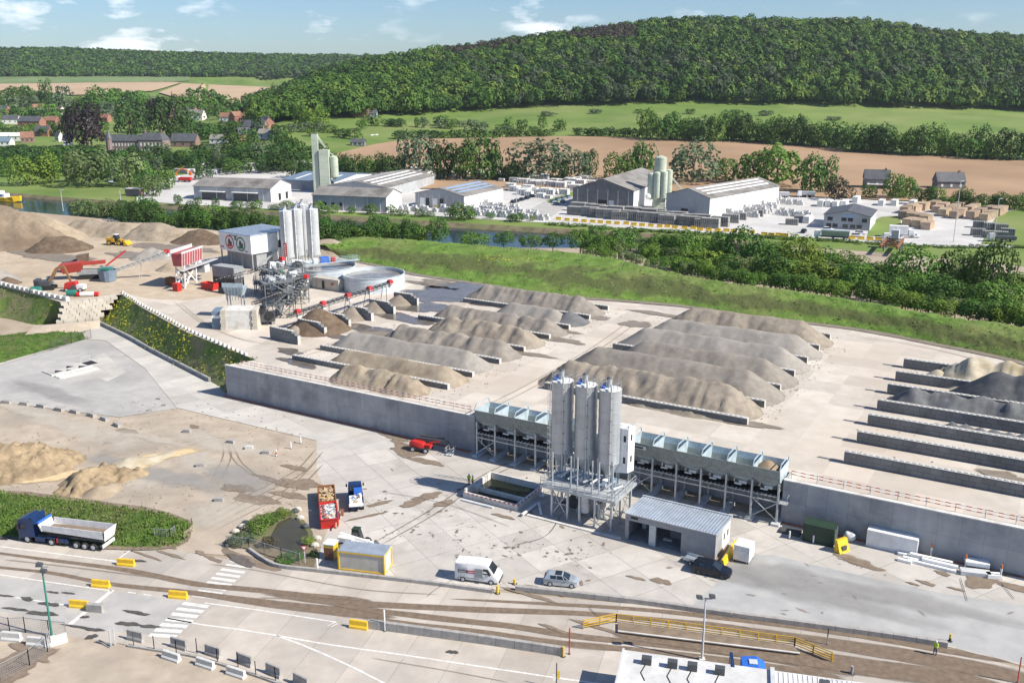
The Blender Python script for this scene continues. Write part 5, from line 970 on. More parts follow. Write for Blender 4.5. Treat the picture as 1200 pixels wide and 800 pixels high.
sg = thing('lane_sign', 'dark sign post with white and yellow plates near the bottom edge', 'sign', G(652, 806)); q = MB(); q.cyl((0, 0, 0), (0, 0, 2.9), .06, n=6); q.build('post', 'dark_steel', sg); q = MB(); q.box(-.35, -.1, -.05, .05, .9, 1.6); q.build('white_plate', 'white', sg); q = MB(); q.box(.1, .3, -.05, .05, 1.1, 2.0); q.build('yellow_plate', 'yellow', sg)
# ---- lamp poles
def lamp(px, py, h, paint, label, heads):
    o = thing('lamp_post', label, 'lamp post', G(px, py)); q = MB(); q.cyl((0, 0, 0), (0, 0, h), .13, .08, n=10); q.build('pole', paint, o, smooth=True); q = MB(); q.box(-.3, .3, -.3, .3, 0, .25); q.build('base', 'pale_concrete', o); q = MB(); q.bar((-.7, 0, h-.1), (.7, 0, h-.1), .1); q.build('cross_arm', 'mid_grey', o)
    for x, y, z in heads: q = MB(); q.hexa([(x-.3, y-.25, h+z), (x+.3, y-.25, h+z-.1), (x+.3, y+.25, h+z-.1), (x-.3, y+.25, h+z)], [(x-.3, y-.2, h+z+.3), (x+.3, y-.2, h+z+.2), (x+.3, y+.2, h+z+.2), (x-.3, y+.2, h+z+.3)]); q.build('lamp_head', 'dark_steel', o)
    return o
flat('pole_green', (.03, .20, .15), .5); lamp(61, 746, 8.6, 'pole_green', 'tall green floodlight pole at the wire fence bottom left', [(-.2, 0, .1), (.3, -.3, -.5)]); lamp(822.5, 773, 7.3, 'light_grey', 'tall grey lamp pole with two heads in front of the yellow railing', [(-.65, 0, 0), (.65, 0, .1)])
# ---- weighbridge: deck, railing, office roof, blue truck
def railing(pxs, label, paint='yellow', h=1.1, rails=4):
    P_ = [G(x, y) for x, y in pxs]; r = thing('railing', label, 'railing', P_[0])
    for a, b in zip(P_, P_[1:]):
        a, b = a-P_[0], b-P_[0]; n = max(1, round((b-a).length/2.0)); q = MB()
        for k in range(rails): z = h*(k+1)/rails; q.bar(a+Vector((0, 0, z)), b+Vector((0, 0, z)), .07, .09)
        q.build('rails', paint, r)
        for i in range(n+1): p = a.lerp(b, i/n); q = MB(); q.bar(p, p+Vector((0, 0, h)), .12); q.build('post', paint, r)
    return r
flat('rail_yellow', (.62, .38, .03), .6); railing([(683.5, 736.5), (722, 729), (931, 757), (975, 775)], 'long bent yellow steel railing along the weighbridge', 'rail_yellow')
wb = thing('weighbridge', 'dark muddy weighbridge deck with pale edge beams behind the white office roof', 'weighbridge', (0, 0, 0)); A, B, C, D = [G(*p) for p in ((724, 731), (931, 759), (937, 768), (724, 742))]
q = MB(); q.hexa([A, B, C, D], [v+Vector((0, 0, .28)) for v in (A, B, C, D)]); q.build('deck', 'mud', wb)
E1, E2 = G(724, 738.5), G(932, 768); q = MB(); q.bar(D+Vector((0, 0, .33)), C+Vector((0, 0, .33)), .2, .1); q.build('edge_beam', 'pale_concrete', wb)
oa, ob = G(730.6, 762, 3.3), G(1005, 799.5, 3.3); oy = math.atan2(ob.y-oa.y, ob.x-oa.x); of = thing('weighbridge_office', 'long white flat-roofed office with black air units at the bottom edge', 'building', (oa.x, oa.y, 0), oy)
mat('roof_white', (.50, .50, .49), (.64, .64, .63), rough=.6, scale=.5, c3=(.5, .5, .49), s3=.7)
q = MB(); q.box(0.1, 26, -7.0, -.1, 0, 3.2); q.build('wall', 'blue_grey', of); q = MB(); q.box(0, 14.2, -7.1, 0, 3.2, 3.42); q.box(14.6, 26.2, -7.1, 0, 3.2, 3.40); q.build('roof', 'roof_white', of)
q = MB(); q.box(14.2, 14.6, -7.1, .1, 3.2, 3.7); q.box(-.1, .1, -7.1, .05, 3.2, 3.6); q.build('parapet', 'light_grey', of)
q = MB()
for i in range(24): q.bar((15+i*.45, -6.8, 3.42), (15+i*.45, -.15, 3.42), .05, .06)
q.build('roof_seam', 'roof_white', of)
for i, x in enumerate((2.0, 4.5, 6.4, 9.0, 18.6, 22.5)):
    q = MB(); q.box(x, x+.95, -2.1, -1.45, 3.45, 4.15, 0); q.box(x-.5, x, -1.9, -1.8, 3.42, 3.52, 1); u = q.build('air_unit', ['dark_steel', 'light_grey'], of)
    q = MB(); q.bar((x+.4, -2.1, 3.45), (x+.1, -3.4, 3.45), .06); q.bar((x+.1, -3.4, 3.45), (x+.6, -4.6, 3.45), .06); q.build('cable', 'black', u)
for x in (2.0, 3.5, 5, 6.5, 8): q = MB(); q.box(x, x+.35, -7.06, -6.2, 3.44, 3.62); q.build('roof_vent', 'blue_grey', of)
bt = thing('blue_truck', 'bright blue truck cab showing above the white office roof', 'truck', G(884, 776, 3.3)-Vector((0, 0, 3.3)), R(-8)); q = MB(); loft(q, [(-1.2, [(0, .8), (1.2, .8), (1.22, 2.0), (1.1, 3.2), (0, 3.3)]), (.3, [(0, .7), (1.22, .7), (1.24, 2.0), (1.1, 3.35), (0, 3.4)]), (1.1, [(0, .5), (1.2, .5), (1.2, 1.9), (1.0, 2.9), (0, 3.0)])]); q.build('cab', 'blue', bt); q = MB(); q.box(-.5, .3, -.4, .4, 3.38, 3.44); q.build('roof_hatch', 'light_grey', bt)
q = MB(); q.box(-2.3, -2.0, -1.2, 1.2, 1.0, 3.5); q.build('headboard', 'blue_dark', bt); q = MB(); q.box(-8.5, -2.3, -1.25, 1.25, 1.0, 2.0); q.build('load_bed', 'dark_steel', bt)
for s in (-1, 1):
    for x in (.2, -4.5, -5.9): wheel(bt, x, s*1.0, .5, .36)
# ---- wire fences and gate posts at the lower left
def wire_fence(pxs, h, label, name='wire_fence', paint='mid_grey', step=2.2, mesh=True, z=0.0, dense=.22):
    P_ = [G(x, y, z) for x, y in pxs]; r = thing(name, label, 'fence', P_[0])
    for a, b in zip(P_, P_[1:]):
        a, b = a-P_[0], b-P_[0]; n = max(1, round((b-a).length/step))
        for i in range(n+1): p = a.lerp(b, i/n); q = MB(); q.bar(p, p+Vector((0, 0, h+.1)), .07); q.build('post', paint, r)
        if mesh:
            q = MB(); m_ = int((b-a).length/dense)
            for i in range(m_): p = a.lerp(b, i/m_); q.bar(p+Vector((0, 0, .1)), p+Vector((0, 0, h)), .014)
            for k in range(int(h/dense)+1): q.bar(a+Vector((0, 0, .1+k*dense)), b+Vector((0, 0, .1+k*dense)), .014)
            q.bar(a+Vector((0, 0, h)), b+Vector((0, 0, h)), .05); q.build('wire_mesh', paint, r)
    return r
wire_fence([(-40, 802), (0, 798), (35, 780), (56, 764), (60, 757)], 1.9, 'grey wire mesh fence running to the lower left corner'); wire_fence([(-30, 732), (12, 742), (30, 741), (58, 745), (78, 747)], 1.9, 'grey wire mesh fence behind the two white jersey barriers')
wire_fence([(157, 758), (181, 762), (207, 767), (231, 765), (255, 777), (279, 781), (300, 792), (323, 799), (345, 812)], 1.7, 'row of dark fence posts between grey and white barriers', mesh=False, paint='dark_steel')
wire_fence([(60, 411), (84, 402), (107, 396)], 2.0, 'dark mesh fence at the end of the low grass mound', paint='dark_steel'); wire_fence([(182, 633), (200, 634), (206, 630)], 1.7, 'small grey mesh fence at the end of the embankment')
wire_fence([(266, 640), (292, 643), (330, 655), (352, 661)], 1.5, 'thin wire fence before the pond')
gp = thing('gate_post', 'pair of grey gate posts with a fallen frame by the soil path', 'gate', G(130, 757)); q = MB(); q.bar((0, 0, 0), (0, 0, 2.0), .12); q.bar((.35, .2, 0), (.35, .2, 2.0), .12); q.build('posts', 'light_grey', gp); q = MB(); 
for a, b in (((-1.9, .9), (0, -.3)), ((-1.7, 1.1), (.2, -.1)), ((-1.9, .9), (-1.7, 1.1)), ((0, -.3), (.2, -.1))): q.bar((*a, .08), (*b, .08), .08)
q.build('frame', 'mid_grey', gp)
# ---- pond with reeds and stones
psheet('pond_margin', [(262, 640), (278, 618), (300, 604), (330, 597), (352, 604), (366, 622), (372, 650), (368, 666), (330, 660), (292, 644)], 'bank_soil', 0, 6*mm)
mat('pond_water', (.055, .05, .03), (.07, .065, .04), rough=.1, scale=.3); psheet('pond', [(318, 626), (326, 612), (340, 606), (352, 611), (361, 624), (360, 640), (352, 650), (332, 646), (318, 640)], 'pond_water', 0, 9*mm)
# ---- red boom lift by the wall
bl_ = thing('boom_lift', 'red boom lift with a folded black arm and wire basket by the wall', 'lift', G(494, 528), R(-20))
q = MB(); q.box(-1.5, 1.5, -.8, .8, .35, .75); q.build('chassis', 'dark_steel', bl_)
q = MB(); loft(q, [(-1.9, [(0, .8), (.5, .8), (.6, 1.1), (.45, 1.5), (0, 1.52)]), (-1.3, [(0, .75), (.75, .75), (.8, 1.15), (.6, 1.7), (0, 1.75)]), (.2, [(0, .75), (.75, .75), (.8, 1.1), (.6, 1.55), (0, 1.6)]), (.7, [(0, .8), (.5, .8), (.5, 1.0), (.4, 1.25), (0, 1.3)])]); q.build('housing', 'red', bl_, smooth=True)
q = MB(); q.box(.9, 1.7, -.45, .6, .8, 1.3); q.build('turret', 'red', bl_)
q = MB(); q.bar((-1.2, .55, 1.9), (4.4, .9, 1.75), .26, .34); q.bar((-.6, .9, 2.25), (3.6, 1.2, 2.1), .2, .26); q.bar((4.4, .9, 1.75), (5.0, .1, .5), .2, .24); q.build('boom', 'dark_steel', bl_); q = MB(); q.bar((1.2, .5, 1.4), (3.0, .75, 1.75), .2, .2); q.build('boom_jib', 'red', bl_)
q = MB(); rail(q, [(4.4, -.6, .15), (5.6, -.6, .15), (5.6, .9, .15), (4.4, .9, .15), (4.4, -.6, .15)], 1.1, .6); q.box(4.4, 5.6, -.6, .9, .1, .16); q.build('basket', 'light_grey', bl_)
for s in (-1, 1):
    for x in (-1.15, 1.15): wheel(bl_, x, s*.85, .45, .35, 'white')
# ---- containers and loose things along the right part of the wall
def container(px, py, yaw, dims, paint, label, z=0.0, door_end=1, name='shipping_container', ribs=True):
    L_, w_, h_ = dims; r = thing(name, label, 'container', G(px, py, z), yaw); q = MB(); q.box(.06, L_-.06, .04, w_-.04, .12, h_-.03)
    if ribs:
        n = int(L_/.28)
        for i in range(n): x = .12+i*.28; q.box(x, x+.14, 0.005, .04, .18, h_-.15); q.box(x, x+.14, w_-.04, w_-.005, .18, h_-.15); q.box(x, x+.14, .08, w_-.08, h_-.03, h_-.01)
    q.build('body', paint, r); q = MB()
    for x in (.05, L_-.05):
        for y in (.04, w_-.04): q.box(x-.07, x+.07, y-.06, y+.06, 0, h_)
        q.box(x-.05, x+.05, .1, w_-.1, h_-.14, h_-.002); q.box(x-.05, x+.05, .1, w_-.1, .0, .14)
    for y in (.03, w_-.03): q.box(.12, L_-.12, y-.045, y+.045, 0, .16); q.box(.12, L_-.12, y-.04, y+.04, h_-.13, h_-.001)
    q.build('frame', paint, r)
    if door_end:
        x = L_+.02
        for y0, y1 in ((.1, w_/2-.02), (w_/2+.02, w_-.1)): q = MB(); q.box(x-.02, x+.03, y0, y1, .18, h_-.18); d = q.build('door', paint, r); q = MB(); q.cyl((x+.06, (y0+y1)/2, .2), (x+.06, (y0+y1)/2, h_-.2), .03, n=6); q.build('lock_bar', 'light_grey', d)
    return r
container(1014.6, 639.0, WYAW, (6.06, 2.1, 2.3), 'white', 'white ribbed shipping container standing against the wall on the right')
container(940, 633, WYAW, (3.9, 2.2, 2.5), 'green_dark', 'dark green container in the wall shadow beside the hopper end', ribs=False)
tag(MB().box(0, 2.6, 0, 1.9, 0, .35).build('rubber_pad', 'dark_steel', None, loc=G(913, 624)), 'low black square pad beside the dark green container', 'pad').rotation_euler = (0, 0, WYAW)
q = MB(); q.ball((0, 0, .6), (.85, .7, .7), n=12, k=8); o = q.build('white_bag', 'light_grey', None, smooth=True, loc=G(995, 633)); tag(o, 'crumpled white bulk bag between the yellow scoop and the container', 'bag')
for v in o.data.vertices: v.co += Vector(mnoise.noise_vector(v.co*1.6))*.22
sc_ = thing('yellow_scoop', 'yellow wedge-shaped loader scoop leaning near the wall', 'scoop', G(983, 644), R(-60)); q = MB(); q.prism([(0, 0), (1.0, 0), (.35, 1.7), (0, 1.7)], -.9, .9, ax='y'); q.build('blade', 'yellow', sc_); q = MB(); q.box(.2, .9, -.4, .4, .3, .9); q.build('bracket', 'dark_steel', sc_)
BL = []
for i, (a, b, z) in enumerate((((1052, 649), (1112, 663), 0), ((1058, 654), (1118, 668), 0), ((1064, 657), (1120, 671), .0), ((1066, 653), (1116, 664), .36), ((1080, 659), (1122, 669), .36), ((1052, 656), (1068, 660), 0))):
    A, B = G(*a), G(*b); q = MB(); q.bar((0, 0, .18+z), (B.x-A.x, B.y-A.y, .18+z), .5, .32); o = q.build('white_beam', 'white', None, loc=A); tag(o, 'long white beam lying in the loose stack beside the white container', 'beam', 'loose white beams by the wall')
for i, (a, b, w, z, lab) in enumerate((((1130, 664), (1158, 668), 1.4, .55, 'white padded panel lying on the grey slab stack by the wall'), ((1125, 671), (1160, 675), 1.2, 0, 'long grey slab at the bottom of the small stack'), ((1156, 676), (1172, 677), .9, 0, 'short white slab at the right end of the small stack'))):
    A, B = G(*a), G(*b); q = MB(); q.bar((0, 0, .3+z), (B.x-A.x, B.y-A.y, .3+z), w, .5); tag(q.build('wall_panel_slab', 'white' if i != 1 else 'light_grey', None, loc=A), lab, 'slab')
sb = thing('storage_box', 'white square storage box on short legs beside the yellow barrier', 'box', G(858.7, 657.5), WYAW); q = MB(); q.box(0, 2.0, 0, 2.2, .35, 2.35); q.build('body', 'white', sb)
for x in (.15, 1.85):
    for y in (.15, 2.05): q = MB(); q.box(x-.08, x+.08, y-.08, y+.08, 0, .35); q.build('leg', 'dark_steel', sb)
q = MB(); q.box(2.0, 2.03, .3, 1.9, .5, 2.2); q.build('door', 'white_metal', sb)
yb = thing('yellow_barrier', 'long yellow barrier wall between the garage and the white box', 'barrier', G(846, 664), yaw_px((846, 664), (866, 634))); q = MB(); q.prism([(-.35, 0), (.35, 0), (.12, .95), (-.12, .95)], 0, 6.2, ax='x'); q.build('body', 'yellow', yb)
tag(MB().box(0, 5.6, .5, 1.9, 0, .25).build('brown_tray', 'mud', None, loc=G(843.5, 663)), 'shallow brown tray of soil beside the garage end wall', 'tray').rotation_euler = (0, 0, yaw_px((846, 664), (866, 634)))
tl = thing('small_trailer', 'low open grey car trailer behind the dark SUV', 'trailer', G(812, 659), R(-35)); q = MB(); q.box(-1.1, 1.1, -.7, .7, .45, .55); q.box(-1.1, 1.1, -.72, -.66, .55, .85); q.box(-1.1, 1.1, .66, .72, .55, .85); q.bar((1.1, 0, .5), (2.1, 0, .45), .1); q.build('bed', 'silver', tl); [wheel(tl, 0, s*.82, .28, .18) for s in (-1, 1)]
# ---- loading steps and pit on the grey paving
st = thing('loading_steps', 'white concrete pit edge with a row of steps on the grey paving', 'structure', G(70, 444), yaw_px((70, 445), (111, 435)))
q = MB()
for i in range(3): q.box(0, 8.2, i*.8, i*.8+.4, 0, .35)
q.build('step', 'barrier_white', st); q = MB(); q.box(-.2, 8.4, 2.9, 3.1, 0, .3); q.box(0, .2, 3.1, 7.5, 0, .25); q.build('ledge', 'pale_concrete', st)
for x, y in ((2.2, 5.4), (5.2, 6.6), (3.9, 4.0), (6.9, 4.8)): q = MB(); q.prism([(x-.9, y-.6), (x+.9, y-.6), (x, y+.9)], .025, .045, ax='z'); q.build('pit_opening', 'black', st)
q = MB(); q.box(8.2, 10.4, 4.5, 7.2, .0, .05); q.build('pit', 'black', st); q = MB(); rail(q, [(8.2, 7.3, 0), (10.5, 7.3, 0), (10.5, 4.4, 0)], 1.1, 1); q.build('railing', 'light_grey', st)
# ---- people
def person(px, py, yaw, label, top='hivis', legs='cloth_dark', helmet='white', h=1.76, arm=.5, z=0.0, pose=0):
    k = h/1.76; J = {}
    pts = [('pel', (0, 0, .95), .15), ('waist', (0, 0, 1.12), .145), ('chest', (.02, 0, 1.33), .175), ('neck', (.02, 0, 1.5), .065), ('head', (.04, 0, 1.62), .10), ('crown', (.04, 0, 1.72), .075),
           ('hl', (0, .1, .90), .1), ('kl', (.06*arm, .12, .5), .075), ('al', (-.02, .12, .08), .05), ('tl', (.14, .13, .04), .045), ('hr', (0, -.1, .90), .1), ('kr', (.10*arm, -.12, .5), .075), ('ar', (.02, -.13, .08), .05), ('tr', (.18, -.14, .04), .045),
           ('sl', (.0, .2, 1.42), .075), ('el', (.03, .27, 1.14), .05), ('wl', (.2*arm+.03, .24, .95), .038), ('fl', (.25*arm+.05, .24, .86), .035), ('sr', (.0, -.2, 1.42), .075), ('er', (.05, -.27, 1.14), .05), ('wr', (.3*arm+.05, -.18, 1.02), .038), ('fr', (.4*arm+.06, -.14, 1.0), .035)]
    ed = [('pel', 'waist'), ('waist', 'chest'), ('chest', 'neck'), ('neck', 'head'), ('head', 'crown'), ('pel', 'hl'), ('hl', 'kl'), ('kl', 'al'), ('al', 'tl'), ('pel', 'hr'), ('hr', 'kr'), ('kr', 'ar'), ('ar', 'tr'), ('chest', 'sl'), ('sl', 'el'), ('el', 'wl'), ('wl', 'fl'), ('chest', 'sr'), ('sr', 'er'), ('er', 'wr'), ('wr', 'fr')]
    bm = bmesh.new(); ly = bm.verts.layers.skin.verify(); vs = {}
    for n_, p, r_ in pts: v = bm.verts.new(Vector(p)*k); v[ly].radius = (r_*k, r_*k); v[ly].use_root = (n_ == 'pel'); vs[n_] = v
    for a, b in ed: bm.edges.new((vs[a], vs[b]))
    me = bpy.data.meshes.new('tmp'); bm.to_mesh(me); bm.free(); t = bpy.data.objects.new('tmp', me); COL.objects.link(t); md = t.modifiers.new('s', 'SKIN'); md.use_smooth_shade = True; t.modifiers.new('b', 'SUBSURF').levels = 1
    dg = bpy.context.evaluated_depsgraph_get(); dg.update(); me2 = bpy.data.meshes.new_from_object(t.evaluated_get(dg)); bpy.data.objects.remove(t)
    me2.materials.clear()
    for m_ in ('skin', top, legs, 'black'): me2.materials.append(MATS[m_])
    for f in me2.polygons:
        c = f.center/k; f.material_index = 3 if c.z < .10 else (2 if c.z < .93 and abs(c.y) < .2 else (0 if c.z > 1.49 or (abs(c.y) > .13 and c.z < 1.05 and c.x > .1) else 1))
    me2.name = 'body'; r = thing('person', label, 'person', G(px, py, z), yaw); o = bpy.data.objects.new('body', me2); COL.objects.link(o); o.parent = r
    q = MB(); q.lathe([(.0, 1.79*k), (.07*k, 1.77*k), (.115*k, 1.70*k), (.12*k, 1.66*k), (.15*k, 1.65*k)], 12, c=(.04*k, 0)); q.build('helmet', helmet, r, smooth=True); return r
person(549.5, 567.5, R(-60), 'person in a yellow-green vest standing by the basin, left of two'); person(554, 569, R(160), 'person in a bright vest facing a colleague by the basin, right of two', h=1.7); person(1095.5, 767, R(-150), 'person in a bright vest and dark trousers standing on the road at the right', legs='blue_dark')
# ================================================================ UPPER YARD: HEAPS AND BLOCK WALLS
def heapmat(name, a, b, c, s3=.35):
    a, b, c = [tuple(v*.74 for v in t) for t in (a, b, c)]; mat(name, a, b, rough=.95, scale=.9, detail=8, c3=c, s3=s3, bump=.12, bscale=5.0, spec=.15)
heapmat('heap_tan', (.37, .31, .235), (.47, .40, .31), (.30, .24, .17)); heapmat('heap_brown', (.33, .285, .23), (.43, .375, .305), (.27, .225, .18)); heapmat('heap_mid', (.29, .225, .16), (.38, .30, .22), (.21, .155, .11), .08); heapmat('heap_grey', (.30, .27, .235), (.38, .345, .30), (.27, .24, .205))
heapmat('heap_pale', (.36, .335, .30), (.44, .41, .37), (.33, .305, .27)); heapmat('heap_cream', (.52, .46, .34), (.66, .60, .47), (.47, .39, .25)); heapmat('heap_black', (.10, .105, .115), (.16, .165, .175), (.085, .09, .10)); heapmat('heap_blue', (.17, .175, .18), (.24, .245, .25), (.145, .15, .155))
heapmat('heap_red', (.15, .10, .075), (.23, .16, .12), (.11, .075, .055)); heapmat('heap_dark', (.16, .115, .08), (.24, .18, .13), (.13, .09, .06)); heapmat('heap_sand', (.35, .265, .165), (.50, .39, .255), (.24, .18, .115), .5); heapmat('heap_light', (.42, .34, .245), (.52, .43, .32), (.37, .295, .21))
def heap(label, peaks, m, slope=.70, rough=.18, grid=.5, lump=0.0, z0=UZ, ridge=True, name='gravel_heap', group=None, comb=0.0, cat='heap', clip=None):
    """peaks: (base point, height); neighbours are joined by a ridge; loose material at its angle of repose"""
    o = [Vector((p.x, p.y, 0)) for p, h in peaks]; hs = [h for p, h in peaks]; c0 = sum(o, Vector())/len(o); toL = lambda v: ((v-c0).dot(WE), (v-c0).dot(WN)); L_ = [toL(v) for v in o]
    m_ = max(hs)/slope+1.5; x0, x1 = min(l[0] for l in L_)-m_, max(l[0] for l in L_)+m_; y0, y1 = min(l[1] for l in L_)-m_, max(l[1] for l in L_)+m_
    if clip: y0, y1 = max(y0, clip[0]), min(y1, clip[1])
    nx, ny = int((x1-x0)/grid)+2, int((y1-y0)/grid)+2; X, Y = np.meshgrid(np.linspace(x0, x1, nx), np.linspace(y0, y1, ny), indexing='ij'); Z = np.full(X.shape, -9.0)
    ph = rng.random()*50
    if ridge and len(L_) > 1:
        for (a, b, ha, hb) in zip(L_, L_[1:], hs, hs[1:]):
            dx, dy = b[0]-a[0], b[1]-a[1]; l2 = dx*dx+dy*dy+1e-6; t = np.clip(((X-a[0])*dx+(Y-a[1])*dy)/l2, 0, 1); Z = np.maximum(Z, ha+(hb-ha)*t-slope*np.hypot(X-a[0]-t*dx, Y-a[1]-t*dy))
    else:
        for a, ha in zip(L_, hs): Z = np.maximum(Z, ha-slope*np.hypot(X-a[0], Y-a[1]))
    for i in range(nx):
        for j in range(ny):
            if Z[i, j] > -1.2:
                x, y = X[i, j], Y[i, j]; n = mnoise.fractal((x*.45+ph, y*.45, ph), .7, 2.1, 4)*rough*1.6
                if lump: n += lump*(mnoise.noise((x*.33+ph, y*.12, 1))+.5*abs(mnoise.noise((x*.75, ph+y*.3, 2)))-.2)
                if comb: n += comb*mnoise.noise((x*1.9+ph, y*.2, 4))
                Z[i, j] = Z[i, j]+n*min(1.0, .25+max(0, Z[i, j])*.5)
    top = max(hs); Z = np.where(Z > top*.86, top*.86+(Z-top*.86)*.55, Z)      # blunt crests
    V = np.stack([X, Y, np.maximum(Z, -.06)], -1).reshape(-1, 3); F = []
    for i in range(nx-1):
        for j in range(ny-1):
            if max(Z[i, j], Z[i+1, j], Z[i, j+1], Z[i+1, j+1]) > 0: F.append((i*ny+j, (i+1)*ny+j, (i+1)*ny+j+1, i*ny+j+1))
    b = bulk(name, V, F, m, smooth=True); b.location = (c0.x, c0.y, z0); b.rotation_euler = (0, 0, WYAW); tag(b, label, cat, group)
    bm = bmesh.new(); bm.from_mesh(b.data); bmesh.ops.delete(bm, geom=[v for v in bm.verts if not v.link_faces], context='VERTS'); bm.to_mesh(b.data); bm.free(); return b
def Wr(s0, s1, t, h, n=1, z=UZ):
    """ridge along the wall direction"""
    return [(W(s0+(s1-s0)*i/n, t+rng.normal()*.25, z), h*(1+rng.normal()*.04)) for i in range(n+1)]
m_b = slab_mat('block_wall', (.175, .18, .182), (.24, .245, .245), (.14, .145, .147), 1, 0, 0, 0, stain_amt=.3, stain=(.16, .155, .15)); t_ = m_b.node_tree; b_ = t_.nodes['Principled BSDF']; src = b_.inputs['Base Color'].links[0].from_socket; lk = t_.links.new
tcn = [n for n in t_.nodes if n.type == 'TEX_COORD'][0]; sx = N(t_, 'ShaderNodeSeparateXYZ'); cx = N(t_, 'ShaderNodeCombineXYZ'); lk(tcn.outputs['Object'], sx.inputs[0]); lk(sx.outputs[0], cx.inputs[0]); lk(sx.outputs[2], cx.inputs[1])
br = N(t_, 'ShaderNodeTexBrick', Scale=1.0); br.inputs['Brick Width'].default_value = 1.6; br.inputs['Row Height'].default_value = .8; br.inputs['Mortar Size'].default_value = .03; br.inputs['Color1'].default_value = (.84, .84, .84, 1); br.inputs['Color2'].default_value = (1.1, 1.1, 1.1, 1); br.inputs['Mortar'].default_value = (.45, .45, .45, 1); lk(cx.outputs[0], br.inputs['Vector'])
mx = N(t_, 'ShaderNodeMix', data_type='RGBA', blend_type='MULTIPLY'); mx.inputs[0].default_value = 1; lk(src, mx.inputs[6]); lk(br.outputs[0], mx.inputs[7]); lk(mx.outputs[2], b_.inputs['Base Color'])
def blockwall(s0, s1, t, h, label, group=None, step=False, base=None, yaw=0, name='block_wall', w=.8):
    r = thing(name, label, 'wall', W(s0, t, UZ) if base is None else base, WYAW+yaw, group); L_ = s1-s0; q = MB()
    if step: q.box(0, L_-1.6, -w/2, w/2, 0, h); q.box(L_-1.6, L_-.8, -w/2, w/2, 0, h-.4); q.box(L_-.8, L_, -w/2, w/2, 0, h-.8)
    else: q.box(0, L_, -w/2, w/2, 0, h)
    q.build('blocks', 'block_wall', r); q = MB(); n = int((L_-(1.6 if step else 0))/.8)
    for i in range(n): q.box(i*.8+.18, i*.8+.62, -w*.28, w*.28, h, h+.09)
    q.box(-.02, (L_-1.6 if step else L_)+.02, -w/2-.02, w/2+.02, h-.06, h-.003+.01); q.build('studs', 'block_top', r)
    q = MB(); q.box(L_+.002, L_+.03, -w/2, w/2, 0, h-(.8 if step else 0)); q.box(-.03, -.002, -w/2, w/2, 0, h); q.build('end_face', 'block_top', r); return r
ORD = ['nearest', 'second', 'third', 'fourth', 'fifth', 'sixth', 'seventh', 'eighth']
for k in range(7): blockwall(58.5 if k in (0, 3) else 62, 94.3, 18.4+9.55*k, 1.15, f'low concrete block wall, {ORD[k]} row counting from the silos, between the right-hand heaps')
for k, (t, s0) in enumerate(zip((9.5, 17.5, 27, 36.4, 47, 56, 66, 76), (8.5, 8.5, 14, 16, 11.2, 14, 10.8, 12))): blockwall(s0, 44.2, t, .95, f'low concrete block wall, {ORD[k]} row from the retaining wall, between the left-hand heaps')
for k, t in enumerate((10.7, 19.7, 28.1, 36.1, 45.6, 53.9, 62.8)):
    blockwall(110.5, 176, t, 1.75, f'long grey block wall of the right bays, {ORD[k]} row from the retaining wall')
    tag(MB().box(-3.4, 0, -.15, .15, 0, .16).build('floor_kerb', 'block_concrete', None, loc=W(110.3, t, UZ)), f'short dark kerb on the floor at the open end of bay wall, {ORD[k]} row', 'kerb').rotation_euler = (0, 0, WYAW)
HM = [('heap_brown', 'rough raked brown gravel heap nearest the silos on the right side', .35, 4.4, .5), ('heap_grey', 'smooth grey-brown gravel heap just behind the raked brown one', .12, 4.2, 0), ('heap_grey', 'smooth darker gravel heap, third from the silos on the right', .12, 3.9, 0), ('heap_pale', 'smooth pale grey gravel heap, fourth from the silos on the right', .12, 3.9, 0), ('heap_pale', 'smooth pale grey gravel heap, fifth from the silos on the right', .12, 3.7, 0), ('heap_brown', 'rough brown gravel heap farthest from the silos, beside the grass berm', .2, 4.2, .25)]
for k, ((m, lab, ro, h, cb), s0, s1) in enumerate(zip(HM, (61, 62, 67, 63.5, 65, 66), (89, 89.5, 90, 90, 90, 89))): heap(lab, Wr(s0, s1, 18.4+9.55*k+5.0, h*(1.0 if k == 0 else 1.06), 7), m, .76 if k == 0 else .68, ro, .5, comb=cb*.7, lump=cb*.15)
LM = [(26, 39, 5.6, 'heap_tan', 2.9, .5, 'lumpy tan sand heap against the wall tape, smallest of the left heaps', 1.2), (19, 41, 13, 'heap_tan', 2.9, .12, 'smooth tan gravel heap, first behind the small lumpy one', 0), (13, 40, 22, 'heap_pale', 3.3, .12, 'long smooth grey gravel heap, third of the left heaps', 0), (18, 41, 31.5, 'heap_grey', 3.3, .3, 'lumpy grey-brown heap of four mounds on the left side', 1.5), (22, 41, 41.5, 'heap_brown', 3.5, .3, 'dark brown lumpy heap in the middle of the left rows', 1.2), (17, 41, 51.2, 'heap_grey', 3.2, .3, 'lumpy grey-brown heap next to the smooth pale cone', 1.4), (27, 38, 61, 'heap_pale', 2.8, .06, 'smooth pale grey heap ending in a light cone', 0), (14, 41, 71, 'heap_grey', 3.8, .25, 'long lumpy heap farthest back, beside the berm, in the left rows', 1.1)]
for s0, s1, t, m, h, ro, lab, lu in LM:
    if lu: n = max(3, int((s1-s0)/2.1)); pk = [(W(s0+(s1-s0)*i/n, t+rng.normal()*.3, UZ), h*(.80+.16*abs(math.sin(i*1.45+s0))+.10*rng.random())) for i in range(n+1)]
    else: pk = Wr(s0, s1, t, h, 6)
    heap(lab, pk, m, .70, ro, .5, lump=.3 if lu else 0, comb=.25 if lu else 0)
heap('small light grey gravel cone at the end of the smooth pale heap', [(W(41.5, 61.5, UZ), 2.6)], 'heap_blue', .6, .05)
